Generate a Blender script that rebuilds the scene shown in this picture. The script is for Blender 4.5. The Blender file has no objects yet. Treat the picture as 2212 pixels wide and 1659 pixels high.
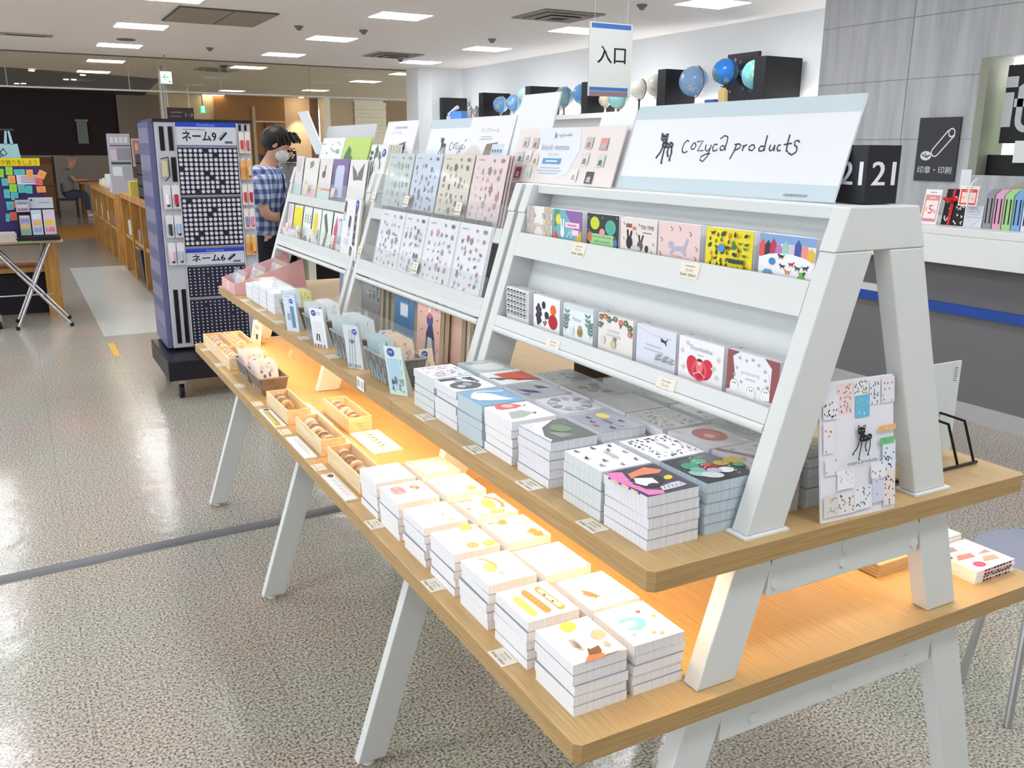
import bpy, math, random
from mathutils import Matrix, Vector
sc = bpy.context.scene
C = sc.collection
# ---------------------------------------------------------------- camera
YAW, PIT, ROL = math.radians(28.69576), math.radians(14.70022), math.radians(0.42064)
FW = Vector((math.sin(YAW)*math.cos(PIT), math.cos(YAW)*math.cos(PIT), -math.sin(PIT)))
r0 = Vector((math.cos(YAW), -math.sin(YAW), 0)); u0 = r0.cross(FW)
RT = r0*math.cos(ROL)+u0*math.sin(ROL); UP = -r0*math.sin(ROL)+u0*math.cos(ROL)
cd = bpy.data.cameras.new('camera'); cam = bpy.data.objects.new('camera', cd); C.objects.link(cam)
cd.sensor_width = 36; cd.lens = 1931.88/2212*36; cd.clip_end = 100; cd.clip_start = .02
cam.matrix_world = Matrix(((RT.x, UP.x, -FW.x, 0), (RT.y, UP.y, -FW.y, 0), (RT.z, UP.z, -FW.z, 1.5), (0, 0, 0, 1)))
sc.camera = cam
# ---------------------------------------------------------------- world, exposure
w = bpy.data.worlds.new('world'); sc.world = w; w.use_nodes = True
w.node_tree.nodes['Background'].inputs[0].default_value = (.86, .93, 1, 1)
w.node_tree.nodes['Background'].inputs[1].default_value = 1.8
sc.view_settings.view_transform = 'Standard'; sc.view_settings.look = 'None'
sc.view_settings.gamma = 1; sc.view_settings.use_curve_mapping = False
sc.view_settings.exposure = 0.56
PANEL_L = 15.0      # ceiling panel radiance
STRIP_L = 33.0      # warm strip under the upper shelf
rnd = random.Random(7)
# ---------------------------------------------------------------- materials
def lin(c): return tuple(((x/255)/12.92 if x/255 <= .04045 else ((x/255+.055)/1.055)**2.4) for x in c)
MATS = {}
def M(c, rough=.55, metal=0, emis=0, spec=.4, trans=0, alpha=1, bump=0, ior=1.45):
    k = (tuple(c), rough, metal, emis, spec, trans, alpha, bump)
    if k in MATS: return MATS[k]
    m = bpy.data.materials.new('mat'); m.use_nodes = True; nt = m.node_tree; b = nt.nodes['Principled BSDF']
    b.inputs['Base Color'].default_value = (*lin(c), 1); b.inputs['Roughness'].default_value = rough
    b.inputs['Metallic'].default_value = metal; b.inputs['Specular IOR Level'].default_value = spec
    b.inputs['IOR'].default_value = ior
    if trans: b.inputs['Transmission Weight'].default_value = trans
    if alpha < 1: b.inputs['Alpha'].default_value = alpha
    if emis:
        b.inputs['Emission Color'].default_value = (*lin(c), 1); b.inputs['Emission Strength'].default_value = emis
    if bump:
        n = nt.nodes.new('ShaderNodeTexNoise'); n.inputs['Scale'].default_value = bump
        bp = nt.nodes.new('ShaderNodeBump'); bp.inputs['Strength'].default_value = .15; bp.inputs['Distance'].default_value = .002
        tc = nt.nodes.new('ShaderNodeTexCoord'); nt.links.new(tc.outputs['Object'], n.inputs['Vector'])
        nt.links.new(n.outputs['Fac'], bp.inputs['Height']); nt.links.new(bp.outputs[0], b.inputs['Normal'])
    MATS[k] = m; return m
def clear(tint=(240, 246, 248), a=.16, rough=.03):
    """thin clear plastic: mostly transparent, with a glossy reflecting skin"""
    k = ('clear', tint, a, rough)
    if k in MATS: return MATS[k]
    m = bpy.data.materials.new('clear_plastic'); m.use_nodes = True; nt = m.node_tree; nt.nodes.clear()
    o = nt.nodes.new('ShaderNodeOutputMaterial'); t = nt.nodes.new('ShaderNodeBsdfTransparent')
    g = nt.nodes.new('ShaderNodeBsdfPrincipled'); g.inputs['Base Color'].default_value = (*lin(tint), 1); g.inputs['Roughness'].default_value = rough
    fr = nt.nodes.new('ShaderNodeFresnel'); fr.inputs[0].default_value = 1.45
    ge = nt.nodes.new('ShaderNodeNewGeometry'); fr.inputs[0].default_value = 1.38
    iv = nt.nodes.new('ShaderNodeMath'); iv.operation = 'SUBTRACT'; iv.inputs[0].default_value = 1; nt.links.new(ge.outputs['Backfacing'], iv.inputs[1])
    sm_ = nt.nodes.new('ShaderNodeMath'); sm_.operation = 'ADD'; sm_.inputs[1].default_value = a*.5; nt.links.new(fr.outputs[0], sm_.inputs[0])
    ad = nt.nodes.new('ShaderNodeMath'); ad.operation = 'MULTIPLY'; nt.links.new(iv.outputs[0], ad.inputs[0]); ad.use_clamp = True
    mx = nt.nodes.new('ShaderNodeMixShader')
    nt.links.new(sm_.outputs[0], ad.inputs[1]); nt.links.new(ad.outputs[0], mx.inputs[0]); nt.links.new(t.outputs[0], mx.inputs[1])
    nt.links.new(g.outputs[0], mx.inputs[2]); nt.links.new(mx.outputs[0], o.inputs[0])
    MATS[k] = m; return m
def grain(c1, c2, scale, rough=.5, name='grain', bump=0, detail=4, lo=.35, hi=.65, spec=.4):
    """noise between two colours; scale is an xyz triple so grain can be stretched"""
    m = bpy.data.materials.new(name); m.use_nodes = True; nt = m.node_tree; b = nt.nodes['Principled BSDF']
    tc = nt.nodes.new('ShaderNodeTexCoord'); mp = nt.nodes.new('ShaderNodeMapping'); mp.inputs['Scale'].default_value = scale
    n = nt.nodes.new('ShaderNodeTexNoise'); n.inputs['Scale'].default_value = 1; n.inputs['Detail'].default_value = detail
    cr = nt.nodes.new('ShaderNodeValToRGB'); cr.color_ramp.elements[0].position = lo; cr.color_ramp.elements[1].position = hi
    cr.color_ramp.elements[0].color = (*lin(c1), 1); cr.color_ramp.elements[1].color = (*lin(c2), 1)
    L = nt.links.new; L(tc.outputs['Object'], mp.inputs[0]); L(mp.outputs[0], n.inputs['Vector']); L(n.outputs['Fac'], cr.inputs[0])
    L(cr.outputs[0], b.inputs['Base Color']); b.inputs['Roughness'].default_value = rough; b.inputs['Specular IOR Level'].default_value = spec
    if bump:
        bp = nt.nodes.new('ShaderNodeBump'); bp.inputs['Strength'].default_value = bump; bp.inputs['Distance'].default_value = .001
        L(n.outputs['Fac'], bp.inputs['Height']); L(bp.outputs[0], b.inputs['Normal'])
    return m
WOOD_T = grain((186, 153, 103), (204, 174, 124), (420, 9, 60), .42, 'shelf_wood_top')
WOOD_E = grain((164, 133, 86), (186, 154, 104), (9, 9, 420), .45, 'shelf_wood_edge')
OAK = grain((172, 122, 58), (196, 146, 78), (30, 8, 4), .5, 'oak')
PALE = grain((226, 200, 158), (240, 218, 180), (60, 6, 60), .55, 'pale_box_wood')
PAGES = grain((205, 207, 216), (240, 240, 244), (300, 300, 3), .7, 'page_edges', lo=.2, hi=.7)
PAGESW = grain((222, 222, 226), (246, 246, 248), (300, 300, 3), .7, 'page_edges_white', lo=.2, hi=.7)
PAGESG = grain((190, 198, 200), (226, 232, 232), (240, 240, 3), .7, 'page_edges_green', lo=.2, hi=.7)
PAGESP = grain((196, 184, 190), (226, 214, 222), (240, 240, 3), .7, 'page_edges_pink', lo=.2, hi=.7)
PAGESB = grain((168, 188, 200), (204, 218, 226), (240, 240, 3), .7, 'page_edges_blue', lo=.2, hi=.7)
WHITE = M((232, 236, 236), .45); FRAME = M((219, 222, 221), .5, bump=300); PAPER = M((246, 246, 246), .6)
BLACK = M((24, 24, 28), .5); CHROME = M((200, 202, 206), .22, 1); INK = M((52, 54, 60), .6)
# ---------------------------------------------------------------- mesh builder
class MB:
    def __init__(s, T=None): s.v = []; s.f = []; s.mi = []; s.sm = []; s.mats = []; s.T = T or Matrix()
    def idx(s, m):
        if m not in s.mats: s.mats.append(m)
        return s.mats.index(m)
    def add(s, vs, fs, m, smooth=False):
        n = len(s.v); s.v += [tuple(s.T @ Vector(p)) for p in vs]; i = s.idx(m)
        for f in fs: s.f.append([a+n for a in f]); s.mi.append(i); s.sm.append(smooth)
        return s
    def box(s, x0, x1, y0, y1, z0, z1, m, my=None):
        vs = [(x, y, z) for z in (z0, z1) for y in (y0, y1) for x in (x0, x1)]
        fs = [(0, 2, 3, 1), (4, 5, 7, 6), (0, 4, 6, 2), (1, 3, 7, 5)]
        s.add(vs, fs, m); s.add(vs, [(0, 1, 5, 4), (2, 6, 7, 3)], my or m); return s
    def prism(s, poly, ax, a0, a1, m, mside=None, smooth=False):
        """poly in the plane across axis ax ('x': (y,z), 'y': (x,z), 'z': (x,y)); simple polygon"""
        P = {'x': lambda p, a: (a, p[0], p[1]), 'y': lambda p, a: (p[0], a, p[1]), 'z': lambda p, a: (p[0], p[1], a)}[ax]
        n = len(poly); vs = [P(p, a0) for p in poly]+[P(p, a1) for p in poly]
        s.add(vs, [tuple(range(n))[::-1], tuple(range(n, 2*n))], m)
        s.add(vs, [(i, (i+1) % n, n+(i+1) % n, n+i) for i in range(n)], mside or m, smooth); return s
    def quad(s, a, b, c, d, m): return s.add([a, b, c, d], [(0, 1, 2, 3)], m)
    def cyl(s, p, q, r, m, n=16, r2=None, smooth=True, caps=True):
        p, q = Vector(p), Vector(q); d = (q-p).normalized(); a = d.orthogonal().normalized(); b = d.cross(a); r2 = r if r2 is None else r2
        vs = []
        for c, R in ((p, r), (q, r2)):
            for i in range(n): t = 2*math.pi*i/n; vs.append(c+(a*math.cos(t)+b*math.sin(t))*R)
        s.add(vs, [(i, (i+1) % n, n+(i+1) % n, n+i) for i in range(n)], m, smooth)
        if caps: s.add(vs, [tuple(range(n))[::-1], tuple(range(n, 2*n))], m)
        return s
    def tube(s, pts, r, m, n=8):
        for a, b in zip(pts, pts[1:]): s.cyl(a, b, r, m, n)
        for p in pts[1:-1]: s.ball(p, r, m, 8, 5)
        return s
    def ball(s, c, r, m, n=20, k=12, sc=(1, 1, 1), R=None):
        vs = []; c = Vector(c)
        for j in range(k+1):
            ph = math.pi*j/k
            for i in range(n):
                t = 2*math.pi*i/n; p = Vector((math.sin(ph)*math.cos(t)*sc[0], math.sin(ph)*math.sin(t)*sc[1], math.cos(ph)*sc[2]))*r
                vs.append(c+(R @ p if R else p))
        fs = [(j*n+i, (j+1)*n+i, (j+1)*n+(i+1) % n, j*n+(i+1) % n) for j in range(k) for i in range(n)]
        s.add(vs, fs, m, True); return s
    def lathe(s, c, prof, m, n=24):
        vs = [(c[0]+r*math.cos(2*math.pi*i/n), c[1]+r*math.sin(2*math.pi*i/n), c[2]+z) for r, z in prof for i in range(n)]
        fs = [(j*n+i, j*n+(i+1) % n, (j+1)*n+(i+1) % n, (j+1)*n+i) for j in range(len(prof)-1) for i in range(n)]
        s.add(vs, fs, m, True); return s
    def build(s, name, parent=None, bev=0, weld=False, sub=0):
        me = bpy.data.meshes.new(name); me.from_pydata(s.v, [], s.f)
        for m in s.mats: me.materials.append(m)
        me.polygons.foreach_set('material_index', s.mi); me.polygons.foreach_set('use_smooth', s.sm); me.update()
        if weld or bev:
            import bmesh
            bm = bmesh.new(); bm.from_mesh(me); bmesh.ops.remove_doubles(bm, verts=bm.verts, dist=1e-5); bmesh.ops.recalc_face_normals(bm, faces=bm.faces); bm.to_mesh(me); bm.free()
        o = bpy.data.objects.new(name, me); C.objects.link(o)
        if parent is not None:
            o.parent = parent; o.matrix_parent_inverse = Matrix.Translation(-parent.location) if parent.type == 'EMPTY' and parent.get('world') else Matrix()
        if bev:
            b = o.modifiers.new('b', 'BEVEL'); b.width = bev; b.segments = 2; b.limit_method = 'ANGLE'; b.angle_limit = math.radians(40)
        return o
def tag(o, label=None, cat=None, group=None, kind=None):
    if label: o['label'] = label
    if cat: o['category'] = cat
    if group: o['group'] = group
    if kind: o['kind'] = kind
    return o
def thing(name, loc, label, cat, group=None, rot=0):
    """an Empty at the thing's base; children are built in local coordinates"""
    o = bpy.data.objects.new(name, None); C.objects.link(o); o.empty_display_size = .05; o.location = loc; o.rotation_euler = (0, 0, rot)
    return tag(o, label, cat, group)
def wthing(name, loc, label, cat, group=None):
    """an Empty at the thing's base whose children are built in world coordinates"""
    o = thing(name, loc, label, cat, group); o['world'] = 1; return o
def struct(name, mb, **k): return tag(mb.build(name, **k), kind='structure')
def dup(o, loc, label, rot=None, parent=None):
    c = o.copy(); C.objects.link(c)
    if parent is not None: c.parent = parent
    if loc is not None: c.location = loc
    if rot is not None: c.rotation_euler = rot
    if label: c['label'] = label
    for ch in list(o.children): dup(ch, None, None, None, c)
    return c
# ---------------------------------------------------------------- flat artwork
FONT = {}
def glyphs(t):
    if t not in FONT:
        cu = bpy.data.curves.new('t', 'FONT'); cu.body = t; cu.resolution_u = 3; o = bpy.data.objects.new('t', cu); C.objects.link(o)
        dg = bpy.context.evaluated_depsgraph_get(); dg.update(); me = bpy.data.meshes.new_from_object(o.evaluated_get(dg))
        vs = [tuple(v.co) for v in me.vertices]; fs = [tuple(p.vertices) for p in me.polygons]
        bpy.data.meshes.remove(me); bpy.data.objects.remove(o); bpy.data.curves.remove(cu)
        FONT[t] = (vs, fs, min([v[0] for v in vs]), max([v[0] for v in vs]))
    return FONT[t]
def homog(q):
    """maps the quad q (TL, TR, BR, BL) onto the unit square; returns f(x, y) -> (u, v)"""
    (x0, y0), (x1, y1), (x2, y2), (x3, y3) = q[3], q[2], q[1], q[0]     # BL BR TR TL
    dx1, dx2, sx = x1-x2, x3-x2, x0-x1+x2-x3; dy1, dy2, sy = y1-y2, y3-y2, y0-y1+y2-y3
    d = dx1*dy2-dx2*dy1; g = (sx*dy2-dx2*sy)/d; h = (dx1*sy-sx*dy1)/d
    m = Matrix(((x1-x0+g*x1, x3-x0+h*x3, x0), (y1-y0+g*y1, y3-y0+h*y3, y0), (g, h, 1))).inverted()
    def f(x, y):
        r = m @ Vector((x, y, 1)); return (r[0]/r[2], r[1]/r[2])
    return f
class Art:
    """flat printed shapes in a unit square; drawn onto a face by draw()"""
    def __init__(s, w, h, quad=None): s.w, s.h, s.S = w, h, []; s.q = homog(quad) if quad else None
    def m(s, p): return s.q(*p) if s.q else p
    def poly(s, pts, c): s.S.append(([s.m(p) for p in pts], None, c)); return s
    def rect(s, x0, y0, x1, y1, c): return s.poly([(x0, y0), (x1, y0), (x1, y1), (x0, y1)], c)
    def ell(s, x, y, rx, ry, c, rot=0, n=14):
        ca, sa = math.cos(rot), math.sin(rot); P = []
        for i in range(n):
            a = 2*math.pi*i/n; u, v = rx*math.cos(a), ry*math.sin(a); P.append((x+u*ca-v*sa, y+u*sa+v*ca))
        return s.poly(P, c)
    def ring(s, x, y, rx, ry, wd, c, n=16):
        for i in range(n):
            a, b = 2*math.pi*i/n, 2*math.pi*(i+1)/n
            s.poly([(x+rx*math.cos(a), y+ry*math.sin(a)), (x+rx*math.cos(b), y+ry*math.sin(b)), (x+(rx-wd)*math.cos(b), y+(ry-wd)*math.sin(b)), (x+(rx-wd)*math.cos(a), y+(ry-wd)*math.sin(a))], c)
        return s
    def line(s, pts, wd, c):
        """wd as a fraction of width; constant in metres"""
        P = [s.m(p) for p in pts]; A, B = s.w, s.h; k = wd*A/2; V = []; F = []
        for i, p in enumerate(P):
            a = P[max(i-1, 0)]; b = P[min(i+1, len(P)-1)]; dx, dy = (b[0]-a[0])*A, (b[1]-a[1])*B; L = math.hypot(dx, dy) or 1
            nx, ny = -dy/L*k, dx/L*k; V += [(p[0]+nx/A, p[1]+ny/B), (p[0]-nx/A, p[1]-ny/B)]
        F = [(2*i, 2*i+1, 2*i+3, 2*i+2) for i in range(len(P)-1)]; s.S.append((V, F, c)); return s
    def text(s, t, x, y, h, c, fit=None, anchor='c', slant=0):
        """h: letter height as a fraction of the art height; fit: whole width as a fraction of the width"""
        vs, fs, a, b = glyphs(t); sy = h/.72; sx = sy*s.h/s.w
        if fit: sx = fit/(b-a)
        ox = x-(a+b)/2*sx if anchor == 'c' else x-a*sx
        s.S.append(([(ox+(v[0]+v[1]*slant)*sx, y+v[1]*sy) for v in vs], fs, c)); return s
    def draw(s, mb, O, U, V, N, off=.0004):
        """O corner, U and V edge vectors, N unit normal"""
        O, U, V, N = map(Vector, (O, U, V, N)); z = off
        for P, F, c in s.S:
            n = len(P); vs = [O+U*p[0]+V*p[1]+N*z for p in P]
            mb.add(vs, F if F else [tuple(range(n))], c if not isinstance(c, tuple) else M(c, .5)); z += .00002
        return mb
def clipart(a, x0=0, y0=0, x1=1, y1=1):
    for i, (P, F, c) in enumerate(a.S): a.S[i] = ([(min(max(p[0], x0), x1), min(max(p[1], y0), y1)) for p in P], F, c)
    return a
def critter(a, x, y, s, c, d=1, c2=None):
    a.ell(x, y, s*.5, s*.24, c); a.ell(x+d*s*.5, y+s*.25, s*.2, s*.18, c2 or c)
    for k in (-.35, -.2, .22, .36): a.line([(x+d*s*k, y-s*.1), (x+d*s*(k+.03), y-s*.5)], s*.09, c)
    a.line([(x-d*s*.45, y+.1*s), (x-d*s*.7, y+.35*s)], s*.08, c); a.poly([(x+d*s*.42, y+s*.38), (x+d*s*.5, y+s*.6), (x+d*s*.56, y+s*.36)], c)
def leaf(a, x, y, l, t, c, wd=.3):
    ca, sa = math.cos(t), math.sin(t); P = [(0, 0), (.3, wd/2), (.7, wd/2.4), (1, 0), (.7, -wd/2.4), (.3, -wd/2)]
    a.poly([(x+l*(p*ca-q*sa), y+l*(p*sa+q*ca)) for p, q in P], c)
def sprig(a, x, y, l, t, c, n=4, wd=.012):
    ca, sa = math.cos(t), math.sin(t); a.line([(x, y), (x+l*ca, y+l*sa)], wd, c)
    for i in range(n):
        k = (i+1)/n
        for d in (-1, 1): leaf(a, x+l*k*ca, y+l*k*sa, l*.4, t+d*.9, c, .45)
def flower(a, x, y, r, c, c2, n=5):
    for i in range(n):
        t = 2*math.pi*i/n; a.ell(x+r*.6*math.cos(t), y+r*.6*math.sin(t), r*.42, r*.42, c, 0, 8)
    a.ell(x, y, r*.3, r*.3, c2, 0, 8)
def tree(a, x, y, s, c, tc=(110, 80, 60)):
    a.line([(x, y), (x, y+s*.4)], s*.12, tc)
    for k in range(3): a.poly([(x-s*(.34-.08*k), y+s*(.25+.22*k)), (x+s*(.34-.08*k), y+s*(.25+.22*k)), (x, y+s*(.62+.2*k))], c)
def scatter(a, n, seed, cols, s=.03, x0=.06, y0=.06, x1=.94, y1=.94, kinds='elfs', skip=None):
    """a loose grid of little motifs"""
    R = random.Random(seed); k = max(1, int(math.sqrt(n*a.w/a.h))); q = max(1, round(n/k))
    for i in range(k):
        for j in range(q):
            x = x0+(x1-x0)*(i+.5+R.uniform(-.25, .25))/k; y = y0+(y1-y0)*(j+.5+R.uniform(-.25, .25))/q
            if skip and skip[0] < x < skip[2] and skip[1] < y < skip[3]: continue
            c = R.choice(cols); t = R.choice(kinds); z = s*R.uniform(.7, 1.2); ar = a.w/a.h
            if t == 'e': a.ell(x, y, z*.6, z*.8*ar, c, R.uniform(0, 3), 8)
            elif t == 'l': leaf(a, x, y, z*1.6, R.uniform(0, 6), c, .5)
            elif t == 'f': flower(a, x, y, z, c, R.choice(cols))
            elif t == 's': a.line([(x-z*.5, y-z*.6), (x, y+z*.5), (x+z*.5, y-z*.3)], z*.35, c)
            elif t == 'c': critter(a, x, y, z*1.3, c, R.choice((-1, 1)))
            elif t == 'b': a.rect(x-z*.5, y-z*.7*ar, x+z*.5, y+z*.7*ar, c)
            elif t == 't': tree(a, x, y-z, z*2, c)
    return a
def scribble(a, x, y, wd, n, c, h=.012, gap=None):
    """n rows of greeked small print"""
    for i in range(n):
        yy = y-i*(gap or h*2.2); k = wd*(1 if i % 2 else .8); a.rect(x-k/2, yy, x+k/2, yy+h, c)
# ---------------------------------------------------------------- ceiling panels (the room's lamps)
def panel_light(x, y, label, z=2.75, k=1.0, warm=False):
    t = thing('ceiling_light', (x, y, z), label, 'ceiling light', 'square ceiling light panels')
    b = MB(); b.box(-.262, .262, -.222, .222, -.006, -.0005, WHITE); b.build('frame', t)
    d = MB(); d.box(-.25, .25, -.21, .21, -.009, -.0062, M((255, 236, 205) if warm else (246, 250, 255), emis=PANEL_L*k)); d.build('diffuser', t)
ROWN = {-2.76: 'outer row over the aisle', -.68: 'first row over the aisle', 1.4: 'row above the stamp carousel', 3.5: 'row ahead of the entrance sign', 5.55: 'row along the globe shelf'}
for x in ROWN:
    for i in range(-2, 6):
        y = 2.2+2.17*i
        if x > 5 and (y < 5.5 or y > 13.2): continue
        d = ['behind the camera', 'just behind the camera', 'over the display shelves', 'third panel', 'fourth panel', 'fifth panel', 'sixth panel', 'last panel before the glass'][i+2]
        panel_light(x, y, f'bright square ceiling light, {d}, {ROWN[x]}')
for i, (x, y, z) in enumerate([(1.45, 15.5, 2.75), (1.45, 17.8, 2.75), (3.55, 15.4, 2.75), (4.64, 21.9, 2.75), (4.6, 24, 2.75), (6.2, 20.6, 2.75), (6.2, 17.3, 2.75), (6.2, 15.2, 2.75)]):
    panel_light(x, y, f'ceiling light beyond the glass smoke curtain, panel {["over the dark restaurant","farther over the dark restaurant","above the exit sign","deep in the concourse","deepest in the concourse","before the shutters","over the lit column","just behind the glass"][i]}', z, .45, True)
# ---------------------------------------------------------------- floor
def floor_mat():
    m = bpy.data.materials.new('terrazzo'); m.use_nodes = True; nt = m.node_tree; b = nt.nodes['Principled BSDF']; L = nt.links.new
    tc = nt.nodes.new('ShaderNodeTexCoord')
    def noise(s, d, off=0):
        mp = nt.nodes.new('ShaderNodeMapping'); mp.inputs['Location'].default_value = (off, off, 0); L(tc.outputs['Object'], mp.inputs[0])
        n = nt.nodes.new('ShaderNodeTexNoise'); n.inputs['Scale'].default_value = s; n.inputs['Detail'].default_value = d; L(mp.outputs[0], n.inputs['Vector']); return n
    def ramp(src, stops):
        r = nt.nodes.new('ShaderNodeValToRGB'); e = r.color_ramp.elements
        while len(e) < len(stops): e.new(.5)
        for q, (p, c) in zip(e, stops): q.position = p; q.color = (*lin(c), 1)
        L(src, r.inputs[0]); return r
    n1 = noise(135, 2.5); r1 = ramp(n1.outputs['Fac'], [(.36, (104, 98, 94)), (.44, (168, 162, 154)), (.55, (206, 200, 192)), (.66, (232, 227, 219))])
    n2 = noise(1.6, 3, 5); r2 = ramp(n2.outputs['Fac'], [(.35, (240, 228, 222)), (.5, (232, 230, 225)), (.65, (228, 234, 226))])
    mx = nt.nodes.new('ShaderNodeMix'); mx.data_type = 'RGBA'; mx.blend_type = 'MULTIPLY'; mx.inputs[0].default_value = 1
    L(r1.outputs[0], mx.inputs[6]); L(r2.outputs[0], mx.inputs[7])
    # thin tile joints every 0.49 m
    sx = nt.nodes.new('ShaderNodeSeparateXYZ'); L(tc.outputs['Object'], sx.inputs[0]); outs = []
    for k, o in ((0, .024), (1, .1)):
        a = nt.nodes.new('ShaderNodeMath'); a.operation = 'SUBTRACT'; a.inputs[1].default_value = o-49; L(sx.outputs[k], a.inputs[0])
        d = nt.nodes.new('ShaderNodeMath'); d.operation = 'MODULO'; d.inputs[1].default_value = .49; L(a.outputs[0], d.inputs[0])
        c = nt.nodes.new('ShaderNodeMath'); c.operation = 'LESS_THAN'; c.inputs[1].default_value = .0028; L(d.outputs[0], c.inputs[0]); outs.append(c)
    mm = nt.nodes.new('ShaderNodeMath'); mm.operation = 'MAXIMUM'; L(outs[0].outputs[0], mm.inputs[0]); L(outs[1].outputs[0], mm.inputs[1])
    ms = nt.nodes.new('ShaderNodeMath'); ms.operation = 'MULTIPLY'; ms.inputs[1].default_value = .32; L(mm.outputs[0], ms.inputs[0])
    m2 = nt.nodes.new('ShaderNodeMix'); m2.data_type = 'RGBA'; L(ms.outputs[0], m2.inputs[0]); L(mx.outputs[2], m2.inputs[6]); m2.inputs[7].default_value = (*lin((70, 66, 62)), 1)
    L(m2.outputs[2], b.inputs['Base Color'])
    n3 = noise(9, 3, 2); n4 = noise(60, 2, 3); ad = nt.nodes.new('ShaderNodeMath'); ad.operation = 'MULTIPLY_ADD'; ad.inputs[1].default_value = .1; L(n4.outputs['Fac'], ad.inputs[0]); L(n3.outputs['Fac'], ad.inputs[2])
    bp = nt.nodes.new('ShaderNodeBump'); bp.inputs['Strength'].default_value = .35; bp.inputs['Distance'].default_value = .006
    L(ad.outputs[0], bp.inputs['Height']); L(bp.outputs[0], b.inputs['Normal']); b.inputs['Roughness'].default_value = .17; b.inputs['Specular IOR Level'].default_value = .6
    return m
struct('floor', MB().box(-7, 12, -4, 31, -.1, 0, floor_mat()))
struct('trim_1', MB().box(.512, 1.15, 7.868, 12.65, .0002, .0012, grain((196, 200, 196), (214, 217, 212), (90, 90, 90), .16, 'pale_floor_field')))
struct('trim_2', MB().box(.45, 1.6, 16.75, 19.6, .0002, .0015, OAK))
struct('trim_3', MB().box(-5, .45, 16.0, 17, .0002, .001, M((96, 66, 52), .5)))
# ---------------------------------------------------------------- shell
WALLW = M((222, 224, 226), .7, bump=60); CEIL = M((243, 238, 236), .8, bump=90)
struct('ceiling', MB().box(-7, 6.7, -4, 14.5, 2.75, 2.85, CEIL))
struct('ceiling_2', MB().box(-7, 12, 14.52, 31, 2.75, 2.85, M((206, 194, 168), .8)))  # beige has the concourse's warm light painted into the ceiling colour
struct('trim_4', MB().box(-7, 6.0, 14.49, 14.52, 2.735, 2.76, M((96, 88, 84), .6)))
struct('wall_light_blocker', MB().box(-7, 6.7, -4.1, -4, 0, 2.8, M((150, 148, 146), .8)))  # unseen wall added behind the camera to block world light
struct('wall_right', MB().box(6.6, 6.72, 5.2, 14.5, 0, 2.8, WALLW))
struct('wall_back', MB().prism([(5.9, 14.0), (6.05, 13.8), (6.6, 13.8), (6.6, 14.5), (5.9, 14.5)], 'z', 0, 2.76, WALLW))
GREY = grain((168, 171, 174), (192, 194, 197), (1.5, 14, 1.2), .6, 'grey_board', detail=6)
def grey_wall():
    b = MB(); b.box(5.5, 6.6, 3.86, 5.2, 0, 2.8, GREY); b.box(5.5, 6.6, -4, 3.86, 2.085, 2.8, GREY); b.box(5.5, 6.6, -4, 3.86, 0, 1.36, GREY)
    s = M((120, 122, 124), .7)
    for z in (1.585, 1.985, 2.385): b.box(5.498, 5.5, 3.862 if z < 2.085 else -3, 5.2, z, z+.003, s)
    for y in (4.4,): b.box(5.498, 5.5, y, y+.003, 1.2, 2.8, s)
    return b
struct('wall_front_right', grey_wall())
b = MB(); b.box(5.5, 5.74, 3.80, 3.86, 1.36, 2.085, M((150, 152, 138), .5)); struct('window_1_frame', b)
b = MB(); b.box(5.80, 5.82, -3, 3.86, 1.36, 2.085, M((214, 232, 206), .3, emis=1.1)); b.box(5.795, 5.80, -3, 3.86, 1.93, 2.085, M((255, 255, 255), .3, emis=3)); struct('window_1', b)
# shop sign in the lit recess
t = wthing('shop_sign', (5.6, 3.4, 1.56), 'black hanging shop sign with large pale letters in the lit recess', 'sign')
b = MB(); b.box(5.60, 5.64, 3.1, 3.735, 1.56, 2.035, BLACK); b.build('panel', t)
L = M((196, 200, 202), .5); b = MB(); b.box(5.594, 5.6, 3.655, 3.735, 1.90, 1.965, L); b.box(5.594, 5.6, 3.672, 3.735, 1.66, 1.87, L); b.build('letter_i', t)
b = MB(); b.box(5.594, 5.6, 3.56, 3.665, 1.78, 1.83, L)
for i in range(9):
    a0, a1 = math.pi*i/9, math.pi*(i+1)/9; c, R = (3.57, 1.70), .075
    b.prism([(c[0]+R*math.cos(a0), c[1]-R*math.sin(a0)), (c[0]+R*math.cos(a1), c[1]-R*math.sin(a1)), (c[0]+.035*math.cos(a1), c[1]-.035*math.sin(a1)), (c[0]+.035*math.cos(a0), c[1]-.035*math.sin(a0))], 'x', 5.594, 5.6, L)
b.box(5.594, 5.6, 3.605, 3.645, 1.70, 1.90, L); b.prism([(3.605, 1.9), (3.645, 1.9), (3.56, 1.96), (3.53, 1.96)], 'x', 5.594, 5.6, L); b.build('letter_t', t)
b = MB(); b.box(5.60, 5.63, 3.1, 3.805, 1.36, 1.488, BLACK); tag(b.build('monitor', bev=.004), 'black screen edge standing under the big shop sign', 'screen')
b = MB(); b.box(5.56, 5.6, 3.52, 3.60, 1.44, 1.575, WHITE); tag(b.build('price_card_holder', bev=.003), 'small white card clipped beside the black screen', 'card')
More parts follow.
